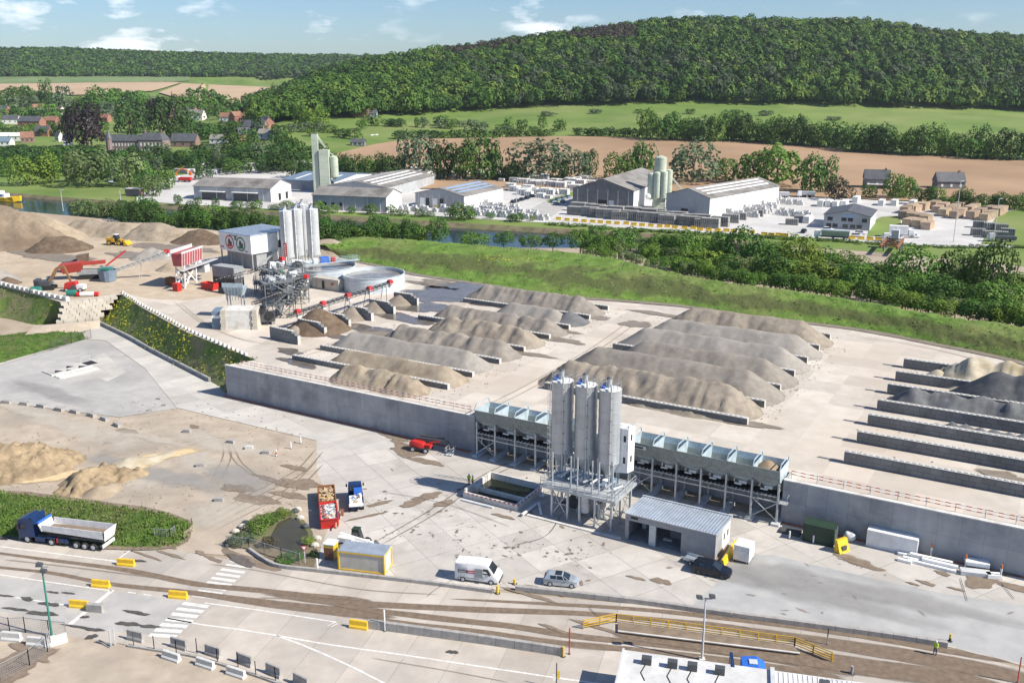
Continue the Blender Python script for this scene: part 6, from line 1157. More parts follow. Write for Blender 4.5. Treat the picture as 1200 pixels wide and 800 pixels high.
for s0, s1, t, h, m, lab, lu in ((120, 170, 59.5, 4.6, 'heap_cream', 'bright cream limestone heap of many tips in the rearmost right bay', 1), (125, 172, 51, 5.0, 'heap_black', 'dark charcoal gravel heap beside the cream limestone heap', 0), (113.5, 172, 41.5, 3.0, 'heap_blue', 'row of dark blue-grey gravel tips in the middle right bay', 1), (120, 172, 33.2, 1.0, 'heap_blue', 'low scattered grey gravel tips in the right bay before the dark row', 1), (136, 172, 24.5, 3.0, 'heap_pale', 'pale grey gravel cone at the right edge of the picture', 0), (137.5, 172, 15.8, 2.4, 'heap_red', 'reddish brown earth heap at the right edge in the nearest bay', 1)):
    n = int((s1-s0)/2.0); pk = [(W(s0+(s1-s0)*i/n, t+rng.normal()*.4, UZ), h*(.78+.2*abs(math.sin(i*1.3))+.14*rng.random())*(.75 if i == 0 else 1)) for i in range(n+1)]
    heap(lab, pk, m, .72, .12 if not lu else .22, .5, ridge=h > 1.5, lump=.4 if lu else 0, comb=.3 if lu else 0)
heap('small tan limestone cone at the left end of the rearmost right bay', [(W(117, 57.5, UZ), 2.2)], 'heap_cream', .68, .08)
def stones(spots, m, label):
    V = []; F = []
    for p, r in spots:
        b = len(V); a = rng.random()*6; o = [(1, 0, .2), (0, 1, .25), (-1, 0, .2), (0, -1, .2), (0, 0, .9)]
        for x, y, z in o: V.append((p.x+r*(x*math.cos(a)-y*math.sin(a)), p.y+r*(x*math.sin(a)+y*math.cos(a)), p.z+r*z))
        F += [(b, b+1, b+4), (b+1, b+2, b+4), (b+2, b+3, b+4), (b+3, b, b+4)]
    return tag(bulk('loose_stones', V, F, m), label, 'stones', kind='stuff')
ls_ = []
for s0, s1, t0, t1, n in ((57, 96, 17.5, 78, 600), (8, 46, 1.5, 78, 700), (112, 150, 12, 64, 300)):
    for _ in range(n):
        s = rng.uniform(s0, s1); e_ = rng.random()
        if e_ < .55: s = (s1 if e_ < .38 else s0)+rng.normal()*1.6
        ls_.append((W(s, rng.uniform(t0, t1), UZ), .05+.16*rng.random()**2))
stones(ls_, 'heap_grey', 'loose stones scattered round the feet of the gravel heaps')
ls_ = [(G(rng.uniform(-20, 360), rng.uniform(470, 600), 0), rng.uniform(.06, .24)) for _ in range(700)]
stones([q_ for q_ in ls_ if q_[0].x < -22 or q_[0].y > 130], 'heap_tan', 'loose stones scattered over the dirt lot')
# ---- earth and sand heaps on the far left of the yard
Gu = lambda x, y: G(x, y, UZ)
heap('huge brown sand heap at the left edge of the yard', [(Gu(-60, 283), 13), (Gu(-25, 283), 13), (Gu(10, 284), 12.6), (Gu(28, 285), 10.5), (Gu(50, 286), 7)], 'heap_mid', .72, .45, 1.0, name='sand_heap', lump=.3)
heap('pale sand flank heap right of the huge brown heap', [(Gu(40, 277), 8.8), (Gu(62, 279), 7.0), (Gu(76, 280), 4.5)], 'heap_light', .62, .12, .9, name='sand_heap'); heap('dark brown soil heap at the foot of the huge sand heap', [(Gu(58, 293), 4.2), (Gu(78, 292), 4.6), (Gu(88, 290), 3)], 'heap_dark', .6, .3, .8, name='soil_heap')
heap('long tan sand heap in front of the river bushes', [(Gu(92, 272), 4.5), (Gu(108, 273), 5.0), (Gu(125, 274), 4.2), (Gu(150, 276), 4.0)], 'heap_tan', .6, .3, .9, name='sand_heap'); heap('tan sand heap between the long heap and the dark brown soil', [(Gu(170, 277), 4.6), (Gu(188, 278), 5.4), (Gu(205, 279), 3.8)], 'heap_tan', .6, .18, .9, name='sand_heap')
heap('dark brown soil heap left of the white plant building', [(Gu(222, 283), 3.2), (Gu(236, 283), 4.4), (Gu(248, 284), 3.2)], 'heap_dark', .55, .25, .8, name='soil_heap'); heap('tan sand heap behind the plant silos', [(Gu(378, 297), 4.6), (Gu(390, 297), 4.8)], 'heap_tan', .6, .2, .8, name='sand_heap')
heap('small grey gravel heap below the long conveyor', [(Gu(170, 303), 2.6), (Gu(178, 302), 3.4), (Gu(187, 302), 2.8)], 'heap_pale', .6, .3, .6); heap('pale sand heap at the left edge of the picture', [(Gu(-22, 330), 4.8), (Gu(-5, 328), 3.5)], 'heap_pale', .6, .15, .7, name='sand_heap'); heap('small dark soil heap behind the white block row', [(Gu(10, 332), 1.9)], 'heap_dark', .6, .2, .5, name='soil_heap')
heap('grey sand cone under the long conveyor head', [(Gu(198, 316), 2.2)], 'heap_tan', .6, .15, .5)
# ---- sand in the lower lot
G0 = lambda x, y: G(x, y, 0)
heap('big rough yellow-brown sand heap at the left edge of the dirt lot', [(G0(-50, 553), 4.4), (G0(-15, 551), 4.3), (G0(20, 548), 4.0), (G0(48, 544), 3.7), (G0(66, 541), 2.5)], 'heap_sand', .6, .7, .33, z0=0, name='sand_heap', lump=.4); heap('smaller yellow-brown sand heap beside the big one, in front of the orange spill', [(G0(88, 574), 1.8), (G0(102, 568), 2.5), (G0(120, 561), 2.4), (G0(137, 558), 1.9), (G0(160, 556), 1.2)], 'heap_sand', .62, .75, .3, z0=0, name='sand_heap', lump=.35)
heap('bright orange sand spill on the dirt lot', [(G0(150, 543), 1.0), (G0(172, 541), .7), (G0(200, 532), .35)], 'sand_fresh' if 'sand_fresh' in MATS else 'heap_cream', .35, .15, .4, z0=0, name='sand_heap'); heap('small pale sand spill at the foot of the smaller sand heap', [(G0(118, 577), 1.3), (G0(132, 571), .8)], 'heap_light', .5, .25, .4, z0=0, name='sand_heap')
# ---- block rows along the bank and the stepped block wall
def blockrow(pxs, n, label, group, z=UZ, size=(1.5, .75, .75), alt=True):
    c = resamp([G(x, y, z) for x, y in pxs], n+1); first = None
    for i in range(n):
        p, p1 = Vector(c[i]), Vector(c[i+1]); a = math.atan2(p1.y-p.y, p1.x-p.x)
        if first is None:
            first = thing('concrete_block', label, 'block', p, a, group); q = MB(); q.box(0, size[0], -size[1]/2, size[1]/2, 0, size[2]); q.build('body', 'pale_concrete', first); q = MB(); q.box(.2, size[0]-.2, -size[1]*.25, size[1]*.25, size[2], size[2]+.1); q.build('stud', 'block_top', first); f0 = True
        else: dup(first, p, a)
blockrow([(143, 343.5), (152, 348), (165, 357), (190, 370), (220, 386.5), (260, 404), (292, 418)], 40, 'white concrete block in the line along the top of the green bank', 'blocks along the top of the green bank', size=(.75, .5, .5))
blockrow([(0, 334), (24, 340), (46, 345.5), (66, 350), (82, 353)], 14, 'white concrete block in the row above the weedy slope on the left', 'blocks above the weedy slope', size=(1.5, 1.0, 1.0))
mat('stone_block', (.46, .42, .35), (.60, .56, .48), rough=.9, scale=1.0, c3=(.36, .32, .27), s3=.5, bump=.04)
sb_ = thing('stone_block_wall', 'stepped wall of pale stone blocks at the end of the green bank', 'wall', G(66, 379, 0)); A, B, C, D = G(66, 379, 1.5), G(118, 375, 1.5), G(143, 346.5, UZ), G(73, 355, UZ)
for k in range(7):
    f0 = k/7; a = A.lerp(D, f0); b = B.lerp(C, f0); dirn = (b-a); L_ = dirn.length; n = int(L_/1.6); q = MB(); zz = 1.5+4.5*k/7 if k else 0
    dx = Vector((dirn.x, dirn.y, 0)).normalized(); ny = Vector((-dx.y, dx.x, 0))
    for i in range(n):
        p = a+dx*(i*1.6+(.8 if k % 2 else 0)+rng.normal()*.03)-A; p.z = zz; o = ny*(rng.normal()*.05); w_ = 1.52
        lo = [p+o, p+o+dx*w_, p+o+dx*w_+ny*2.2, p+o+ny*2.2]; lo = [v+Vector((A.x, A.y, 0))-G(66, 379, 0) for v in lo]; q.hexa(lo, [v+Vector((0, 0, 4.5/7-.02+(0 if k else 1.5))) for v in lo])
    q.build('block_course', 'stone_block', sb_)
kerbwall([(115, 379), (150, 396), (180, 413), (215, 431), (246, 447)], .5, .8, 'grey kerb wall along the foot of the green bank', 'block_concrete')
# ---- small bays beside the wash plant with sand cones
for k, (a, b) in enumerate((((317.5, 382), (350, 389)), ((350, 373), (381, 379)), ((383, 365.5), (409.5, 370)), ((409, 357.5), (436, 362.5)), ((434, 350), (462, 355)), ((462.5, 342), (489.5, 345.5)))):
    A, B = G(*a, UZ+2.6), G(*b, UZ+2.6); A.z = UZ; yw = math.atan2(B.y-A.y, B.x-A.x)-WYAW; blockwall(0, (B-Vector((A.x, A.y, B.z))).length, 0, 2.6, f'stepped block wall of the wash plant bays, {ORD[k]} from the left', step=True, base=A, yaw=yw)
for (px, py, h, lab) in ((346, 393, 1.9, 'small brown sand cone in the leftmost plant bay'), (374, 391, 5.0, 'tall dark brown sand cone, highest in the plant bays'), (415, 375.5, 3.0, 'dark sand cone in the third plant bay'), (443, 367, 3.1, 'dark sand cone in the fourth plant bay'), (470, 358.5, 2.7, 'dark sand cone in the rightmost plant bay')): heap(lab, [(G(px, py-h*1.2, UZ), h)], 'heap_dark' if h > 4 else 'heap_brown', .72, .08, .35, name='sand_cone')
# ================================================================ WASH PLANT
def bld_frame(A, B, C):
    """rectangle from three roof corners"""
    return A, B, C, A+C-B
A, B, C = G(256, 271.3, 15.6), G(293.3, 277.3, 15.6), G(327, 266.8, 15.6); fx = (B-A); yb_ = math.atan2(fx.y, fx.x); Lb = fx.length; dpt = abs((C-B).dot(Vector((-fx.y, fx.x, 0)).normalized()))
pb = thing('plant_building', 'white plant building with a red and a green round emblem on its front', 'building', (A.x, A.y, UZ), yb_); H0, H1 = 4.6, 9.6
q = MB(); q.box(0, Lb, 0, dpt, H0, H1); q.build('upper_wall', 'white', pb); q = MB(); q.hexa([(-.15, -.15, H1), (Lb+.15, -.15, H1), (Lb+.15, dpt+.15, H1), (-.15, dpt+.15, H1)], [(-.05, -.05, H1+.25), (Lb+.05, -.05, H1+.25), (Lb+.05, dpt+.05, H1+.35), (-.05, dpt+.05, H1+.35)])
for i in range(int(dpt/1.1)): q.box(0, Lb, i*1.1+.5, i*1.1+.58, H1+.33, H1+.40)
q.build('roof', 'silver', pb); q = MB(); q.box(.6, Lb-.6, 2.0, dpt*.55, 0, H0-.02); q.build('base', 'mid_grey', pb); q = MB(); q.box(Lb-3.8, Lb-.4, dpt*.5, dpt-.4, 0, H0-.02); q.build('lower_wall', 'white', pb)
def ring_emblem(x, z, r, col, par):
    q = MB(); n = 28; vs = []; fs = []
    for i in range(n): a = 2*PI*i/n; vs += [(x+r*math.cos(a), -.03, z+r*math.sin(a)), (x+r*.80*math.cos(a), -.03, z+r*.80*math.sin(a))]
    for i in range(n): fs.append((2*i, 2*((i+1) % n), 2*((i+1) % n)+1, 2*i+1))
    q.add(vs, fs, 0)
    q.ball((x-.1*r, -.03, z+.05*r), (r*.28, .02, r*.5), 1); q.ball((x+.25*r, -.035, z-.1*r), (r*.3, .02, r*.3), 1); q.ball((x, -.028, z-.45*r), (r*.6, .02, r*.22), 0)
    return q.build('emblem', [col, 'dark_steel'], par)
flat('emblem_green', (.02, .16, .07), .5); u = Lb/38
ring_emblem(Lb*.335, 7.1, 1.95, 'red', pb); ring_emblem(Lb*.685, 7.0, 2.0, 'emblem_green', pb); q = MB(); q.box(Lb*.5, Lb*.56, -.04, -.005, 7.9, 9.0); q.build('emblem_leaf', 'emblem_green', pb)
q = MB()
for i in range(9): q.box(Lb*.34+i*.42, Lb*.34+i*.42+.28, -.03, -.005, 8.95, 9.25, 0)
for i in range(4): q.box(.5+i*.4, .8+i*.4, -.03, -.005, 5.3, 5.75, 1)
for i in range(5): q.box(Lb*.80+i*.3, Lb*.80+.2+i*.3, -.03, -.005, 5.1, 5.4, 0)
q.build('lettering', ['dark_steel', 'red'], pb)
q = MB(); q.box(Lb, Lb+.04, dpt*.62, dpt*.72, H0+.6, H0+2.8); q.build('door', 'black', pb); q = MB(); q.hexa([(Lb, dpt*.60, H0+.3), (Lb+1, dpt*.60, H0+.3), (Lb+1, dpt*.60+.2, H0+.3), (Lb, dpt*.60+.2, H0+.3)], [(Lb, dpt*.60, H0+.5), (Lb+1, dpt*.60, H0+.5), (Lb+1, dpt*.60+.2, H0+.5), (Lb, dpt*.60+.2, H0+.5)]); q.bar((Lb+.6, dpt*.55, H0+.3), (Lb+.6, 1.0, .5), .9, .15); q.build('stair', 'galv', pb)
for x in (.3, Lb*.33, Lb*.66, Lb-.3): q = MB(); q.box(x-.15, x+.15, .2, .5, 0, H0); q.build('column', 'mid_grey', pb)
mat('silo_white', (.42, .435, .45), (.50, .515, .525), rough=.4, scale=.4, c3=(.36, .375, .385), s3=.3)
for (px, py, lab) in ((338.5, 314, 'white wash plant silo with a red lettered band, leftmost of four'), (351, 311.5, 'white wash plant silo, second from the left of four'), (358, 304, 'white wash plant silo standing in shade behind the others'), (369, 311, 'white wash plant silo, rightmost of four')):
    s, t = wf(px, py, UZ); so_ = silo(s, t, lab, zc=UZ, z0=9.2, z1=22.0, r=1.72, rings=8, paint='silo_white', group='white wash plant silos')
    if px < 340:
        q = MB(); q.box(.2, 1.3, -1.72, -1.62, 9.6, 13.4, 0)
        for i in range(6): q.box(.45, 1.05, -1.74, -1.72, 9.9+i*.55, 10.25+i*.55, 1)
        q.build('lettered_band', ['red', 'white'], so_)
mat('tank_metal', (.50, .56, .60), (.60, .66, .70), rough=.5, scale=.3, c3=(.44, .48, .50), s3=.4, metal=.1); mat('tank_water', (.17, .155, .13), (.25, .235, .21), rough=.15, scale=.15, c3=(.33, .32, .30), s3=.3)
def tank(px, py, r, h, label):
    o = thing('settling_tank', label, 'tank', G(px, py, UZ)); q = MB(); q.lathe([(r, 0), (r, h), (r+.12, h), (r+.12, h+.12), (r-.12, h+.12), (r-.12, h-.9)], 56); q.build('wall', 'tank_metal', o, smooth=True)
    q = MB(); q.lathe([(r-.1, h-.75), (.01, h-.75)], 56); q.build('water', 'tank_water', o)
    for k in range(3): q = MB(); q.lathe([(r+.01, h*(k+1)/4), (r+.05, h*(k+1)/4+.02), (r+.05, h*(k+1)/4+.1), (r+.01, h*(k+1)/4+.12)], 56); q.build('hoop', 'tank_metal', o)
    return o
tank(438.5, 337.5, 7.8, 3.9, 'round steel water tank nearest the plant bays, open and full'); t2 = tank(381, 328, 8.2, 3.9, 'round steel water tank with a walkway, left of the other tank')
q = MB(); q.box(-9.5, 9.5, -.9, .9, 4.6, 4.75); rail(q, [(-9.5, -.9, 4.75), (9.5, -.9, 4.75)], 1.1, 1.3); rail(q, [(-9.5, .9, 4.75), (9.5, .9, 4.75)], 1.1, 1.3); q.M = Matrix(); wk = q.build('walkway', 'galv_blue', t2); wk.rotation_euler = (0, 0, R(28))
q = MB(); q.box(-1, 1.2, -.7, .8, 4.76, 6.2, 0); q.box(2.0, 3.0, -.6, .6, 4.76, 5.9, 1); q.box(-3, -1.8, -.6, .6, 4.76, 6.0, 2); wk2 = q.build('drive_unit', ['blue', 'red', 'white'], t2); wk2.rotation_euler = (0, 0, R(28))
container(366.5, 337.5, yaw_px((366.5, 336), (404, 341.5), UZ), (8.6, 2.6, 2.9), 'tan_paint', 'pale beige office container in front of the round tanks', z=UZ, ribs=False)
dc = bpy.data.objects.get('shipping_container.002'); q = MB(); q.box(3.2, 4.0, -.03, 0, .3, 2.3, 0); q.box(1.2, 1.3, -.02, 0, .1, 2.7, 1); q.box(6.2, 7.0, -.02, 0, 1.5, 2.0, 2)
if dc: q.build('side_door', ['black', 'mid_grey', 'red'], dc)
container(250.5, 336, yaw_px((250.5, 333), (284, 338), UZ), (7.6, 3.2, 2.8), 'dark_steel', 'dark lower container of the stack beside the feed hopper', z=UZ)
c2 = container(250.5, 336, yaw_px((250.5, 333), (284, 338), UZ), (7.6, 3.2, 2.8), 'mid_grey', 'light grey upper container stacked on the dark one', z=UZ); c2.location.z = UZ+2.82
def conveyor(P0, P1, label, w=1.0, legs=(.35, .75), hood=None, name='conveyor', frame='dark_steel', zg=UZ):
    r = thing(name, label, 'conveyor', P0); d = Vector(P1)-Vector(P0); n = max(3, int(d.length/1.4)); s = Vector((-d.y, d.x, 0)).normalized()*w/2; q = MB(); up = Vector((0, 0, .55))
    q.bar(-s*0+up, d+up, w*.85, .08); q.build('belt', 'black', r); q = MB()
    for k in (-1, 1):
        q.bar(s*k, d+s*k, .12); q.bar(s*k+up*1.3, d+s*k+up*1.3, .09)
        for i in range(n): a = d*(i/n)+s*k; b = d*((i+1)/n)+s*k; q.bar(a, b+up*1.3, .05); q.bar(a, a+up*1.3, .06)
    q.build('truss', frame, r); q = MB()
    for i in range(n): a = d*((i+.5)/n); q.bar(a-s+up*1.15, a+s+up*1.15, .16)
    q.build('idlers', 'light_grey', r)
    for f in legs:
        for k in (-1, 1): a = d*f+s*k; zb = zg-P0.z; q = MB(); q.bar(a, Vector((a.x+k*s.x*.8-d.x*.02, a.y+k*s.y*.8, zb)), .12); q.build('leg', frame, r)
    if hood:
        for f in hood: a = d*f; q = MB(); q.M = Matrix.Translation(a) @ Matrix.Rotation(math.atan2(d.y, d.x), 4, 'Z'); q.hexa([(-.7, -.6, .35), (.8, -.6, .35), (.8, .6, .35), (-.7, .6, .35)], [(-.45, -.4, 1.15), (.5, -.4, 1.15), (.5, .4, 1.15), (-.45, .4, 1.15)]); q.build('red_hood', 'red', r); q = MB(); q.M = Matrix.Translation(a) @ Matrix.Rotation(math.atan2(d.y, d.x), 4, 'Z'); q.box(-.2, .6, -.35, .35, -.7, .35); q.build('drop_chute', 'white_metal', r)
    return r
conveyor(G(126, 327, UZ)+Vector((0, 0, 1.2)), G(196, 297, 12.6), 'long inclined conveyor from the dark bin up to the red feed hopper', 1.2, (.55,), [.985], frame='light_grey')
conveyor(G(338, 372, 9.0), G(458, 333, 10.2), 'long black stacking conveyor with five red hoods over the sand bays', 1.1, (.15, .35, .55, .75, .93), [.08, .31, .55, .77, .99])
conveyor(G(252, 331, 8.2), G(287, 321, 11.5), 'short dark conveyor in front of the grey containers', .9, (.3, .8), None); conveyor(G(291, 321, 9.5), G(331, 306, 14.0), 'dark conveyor rising to the plant silos under the white building', .9, (.3, .8), [.98]); conveyor(G(297, 357, 9.0), G(330, 346, 13.5), 'steep conveyor inside the screening steelwork', .9, (.6,), None); conveyor(G(338, 360, 8.5), G(359, 327, 12.0), 'conveyor with one red hood between screens and beige container', .9, (.5,), [.99])
bn = thing('dark_bin', 'dark blue-grey round bin at the foot of the long conveyor', 'bin', G(127, 329, UZ)); q = MB(); q.lathe([(.01, .1), (2.0, .1), (2.4, 3.0), (2.2, 3.0), (1.7, 1.8), (.01, 1.6)], 12); q.build('shell', 'blue_grey', bn); q = MB(); q.box(-1.5, 1.0, -1.2, 1.2, 3.0, 3.5); q.build('grid', 'pole_green', bn)
# red feed hopper on its white frame
flat('dusty_red', (.34, .07, .075), .8); flat('dull_red', (.40, .05, .035), .7)
fh = thing('feed_hopper', 'red panelled feed hopper on white cross-braced legs', 'hopper', G(222, 334, UZ), yaw_px((207, 303), (243, 291), 14)); q = MB(); q.hexa([(-4.6, -1.2, 5.8), (5.0, -1.2, 5.8), (5.0, 1.2, 5.8), (-4.6, 1.2, 5.8)], [(-4.7, -1.5, 9.0), (5.1, -1.5, 9.0), (5.1, 1.5, 9.0), (-4.7, 1.5, 9.0)]); q.build('bin', 'dusty_red', fh)
q = MB()
for i in range(9): x = -4.6+i*1.2; q.bar((x, -1.24, 5.8), (x, -1.54, 9.0), .12)
q.build('rib', 'white_metal', fh); q = MB(); q.box(-4.9, 5.3, -1.6, -1.45, 9.0, 9.5); q.box(-4.9, 5.3, 1.45, 1.6, 9.0, 9.9); q.build('side_board', 'light_grey', fh)
q = MB(); q.box(-6.5, 11, -2.4, -1.2, 4.9, 5.05); rail(q, [(-6.5, -2.4, 5.05), (11, -2.4, 5.05)], 1.0, 1.6); q.build('catwalk', 'light_grey', fh)
for x in (-3.5, 2.0):
    for y in (-1.2, 1.2): q = MB(); q.bar((x-.6, y, 0), (x, y, 5.8), .3); q.build('leg', 'white', fh)
    q = MB(); q.bar((x-.5, -1.2, .5), (x, 1.2, 5.4), .18); q.build('brace', 'white', fh)
for y in (-1.2, 1.2): q = MB(); q.bar((-3.8, y, .6), (1.8, y, 5.2), .22); q.bar((1.6, y, .6), (-3.5, y, 5.2), .22); q.build('brace', 'white', fh)
q = MB(); q.box(-3, 8, -.6, .6, 3.6, 4.4, 0); q.box(5.5, 8.0, -1.5, 1.0, 2.2, 4.6, 1); q.build('feeder', ['dark_steel', 'light_grey'], fh)
def boxthing(px, py, dims, paint, label, name, cat, yaw=WYAW, z=UZ, open_=False):
    r = thing(name, label, cat, G(px, py, z), yaw); L_, w_, h_ = dims; q = MB()
    if open_: q.box(0, L_, 0, .1, 0, h_); q.box(0, L_, w_-.1, w_, 0, h_); q.box(0, .1, .1, w_-.1, 0, h_); q.box(L_-.1, L_, .1, w_-.1, 0, h_); q.box(.1, L_-.1, .1, w_-.1, .05, .15)
    else: q.box(0, L_, 0, w_, 0, h_)
    q.build('body', paint, r); q = MB()
    for i in range(int(L_/.9)): q.box(i*.9+.2, i*.9+.32, -.06, 0, .1, h_)
    q.box(-.05, L_+.05, -.08, .0, h_-.14, h_); q.build('rib', paint, r); return r
boxthing(202.5, 341, (1.8, 1.4, 2.0), 'red', 'upright red steel box under the feed hopper', 'steel_box', 'box'); boxthing(236, 338.5, (4.0, 2.2, 1.7), 'red', 'open red skip in front of the dark conveyor', 'waste_skip', 'skip', yaw_px((236, 337), (253, 340), UZ), open_=True); boxthing(194, 334, (2.4, 1.8, 2.0), 'rust', 'dark red box in the shade left of the feed hopper', 'steel_box', 'box'); boxthing(256, 343, (3.0, 1.6, 1.4), 'dark_steel', 'dark machine skid in front of the red skip', 'machine_skid', 'machinery')
# feed ramp of blocks with its galvanised hopper
rp_ = thing('feed_ramp', 'feed ramp walled with pale blocks, grey concrete front and dark blue side', 'ramp', G(259, 386.5, UZ), R(3)); q = MB(); q.box(1.2, 6.6, 0, 5.0, 0, 4.2); q.build('front_wall', 'pale_concrete', rp_)
for x0 in (0, 6.62):
    q = MB()
    for k in range(6): q.box(x0+(.15 if k % 2 else 0), x0+1.18, -.25, 4.8, k*.72, k*.72+.68)
    q.build('block_pier', 'stone_block', rp_)
q = MB(); q.box(-1.9, -.05, .6, 4.8, 0, 3.9); q.build('side_panel', 'blue_grey', rp_); q = MB(); q.box(-1.9, 0, .58, .6, 2.4, 3.0); q.build('side_stripe', 'white', rp_)
gh_ = thing('dosing_hopper', 'galvanised ribbed hopper above the feed ramp', 'hopper', G(278, 371, UZ), R(-6)); q = MB(); q.hexa([(-1.8, -.9, 5.0), (1.8, -.9, 5.0), (1.8, .9, 5.0), (-1.8, .9, 5.0)], [(-2.4, -1.4, 7.0), (2.4, -1.4, 7.0), (2.4, 1.4, 7.0), (-2.4, 1.4, 7.0)]); q.box(-2.4, 2.4, -1.45, -1.35, 7.0, 8.0); q.build('bin', 'galv_blue', gh_); q = MB()
for i in range(6): q.bar((-1.7+i*.68, -.95, 4.0), (-1.9+i*.76, -1.45, 7.0), .12)
for x in (-1.6, 1.6): q.bar((x, -.8, 0), (x, -.8, 5), .2); q.bar((x, .8, 0), (x, .8, 5), .2)
q.build('frame', 'galv', gh_)
# screening steelwork: decks, stairs, pipes and machines
def steelwork(px, py, yaw, w, d, levels, label, seed, name='screening_tower'):
    g = random.Random(seed); r = thing(name, label, 'machinery', G(px, py, UZ), yaw)
    for x in (0, w/2, w):
        for y in (0, d): q = MB(); q.bar((x, y, 0), (x, y, levels[-1]), .2); q.build('column', 'plant_steel', r)
    for i, z in enumerate(levels):
        q = MB(); x0, x1 = (0, w) if i % 2 == 0 else (w*.3, w); q.box(x0-.3, x1+.3, -.3, d+.3, z-.12, z); q.build('deck', 'plant_steel', r); q = MB(); rail(q, [(x0-.3, d+.3, z), (x0-.3, -.3, z), (x1+.3, -.3, z), (x1+.3, d+.3, z)], 1.1, 1.2); q.build('railing', 'plant_steel', r)
        cols_ = ['light_grey', 'dark_steel', 'mid_grey', 'dark_steel', 'galv', 'rust' if i == 0 else 'white_metal', 'black']
        for k in range(3):
            a, b, h = g.uniform(.8, 1.8), g.uniform(.7, 1.5), g.uniform(.7, 1.7); x, y = g.uniform(x0, x1-a), g.uniform(0, d-b); q = MB(); q.M = Matrix.Translation((x, y, z)) @ Matrix.Rotation(g.uniform(-.3, .3), 4, 'Y'); q.box(0, a, 0, b, .05, h); q.cyl((a*.2, -.1, h*.6), (a*.8, -.1, h*.6), .25, n=10); q.build('screen_unit', g.choice(cols_), r, smooth=False)
        q = MB(); x, y = g.uniform(x0, x1), g.uniform(0, d); q.cyl((x, y, z-2), (x, y, z+1.2), .22, n=8); q.cyl((x, y, z+1.2), (x+1.5, y-.6, z+.6), .2, n=8); q.build('pipe', g.choice(['white_metal', 'galv']), r)
    for i in range(len(levels)):
        z0, z1 = (levels[i-1] if i else 0), levels[i]; q = MB(); s = 1 if i % 2 else -1
        a0, a1 = Vector((w*.5-s*2, -.8, z0)), Vector((w*.5+s*1.4, -.8, z1))
        for y in (-.35, .35): q.bar(a0+Vector((0, y, 0)), a1+Vector((0, y, 0)), .08, .22); q.bar(a0+Vector((0, y, 1)), a1+Vector((0, y, 1)), .06)
        for j in range(8): p = a0.lerp(a1, j/8); q.box(p.x-.15, p.x+.15, p.y-.35, p.y+.35, p.z, p.z+.05)
        q.build('stair', 'plant_steel', r)
    for y in (0, d): q = MB(); q.bar((0, y, .2), (w/2, y, levels[0]), .1); q.bar((w/2, y, .2), (w, y, levels[0]), .1); q.build('brace', 'plant_steel', r)
    return r
steelwork(313, 374, R(25), 6, 4.5, (3.0, 5.6, 8.0), 'tall screening tower of steel decks and stairs beside the dosing hopper', 3); steelwork(331, 358, R(30), 6.5, 4, (3.4, 6.0), 'lower screening tower with white chutes in the middle of the plant', 8); steelwork(325, 341, R(20), 7, 4, (3.0, 5.5), 'steel deck with pumps below the white silos', 13, 'pump_deck'); steelwork(318, 352, R(40), 5, 4, (2.6, 5.2, 7.2), 'dark screen frame with chutes between the two towers', 34, 'screen_frame'); steelwork(343, 352, R(28), 4, 3.5, (2.8, 5.2), 'small steel stair tower beside the orange screen', 41, 'stair_tower'); steelwork(299, 346, R(10), 5, 4, (2.8, 5.0), 'steel machine deck right of the grey containers', 21, 'machine_deck')
dm = thing('crusher', 'black crusher with big wheels at the foot of the screening tower', 'machinery', G(307, 380, UZ), R(20)); q = MB(); q.box(-2.5, 2.8, -1.2, 1.2, .8, 2.6); q.hexa([(-2.2, -1.0, 2.6), (.5, -1.0, 2.6), (.5, 1.0, 2.6), (-2.2, 1.0, 2.6)], [(-2.8, -1.6, 4.0), (1.0, -1.6, 4.0), (1.0, 1.6, 4.0), (-2.8, 1.6, 4.0)]); q.build('body', 'dark_steel', dm); q = MB(); q.cyl((1.6, -1.5, 2.2), (1.6, -1.25, 2.2), .9, n=18); q.build('flywheel', 'black', dm)
for x in (-2, 2.2): q = MB(); q.box(x-.2, x+.2, -1.1, 1.1, 0, .8); q.build('leg', 'mid_grey', dm)
gc = thing('green_pump', 'pair of dark green pump drums below the plant silos', 'machinery', G(336, 329, UZ), R(15)); 
for x in (-1.6, 1.4): q = MB(); q.cyl((x, -1.2, 1.6), (x, 1.2, 1.6), 1.3, n=16); q.build('drum', 'pole_green', gc, smooth=True)
q = MB(); q.box(-3, 3, -1, 1, 0, .5); q.build('skid', 'dark_steel', gc)
om = thing('orange_screen', 'rusty orange screen box right of the lower screening tower', 'machinery', G(352, 347, UZ), R(15)); q = MB(); q.box(-1.6, 1.6, -1.2, 1.2, 1.6, 4.6); q.build('box', 'rust', om); q = MB(); [q.bar((x, -1.22, 1.6), (x, -1.22, 4.6), .12) for x in (-1.4, -.7, 0, .7, 1.4)]; q.build('rib', 'rust', om)
for x in (-1.4, 1.4): q = MB(); q.box(x-.15, x+.15, -1, 1, 0, 1.6); q.build('leg', 'mid_grey', om)
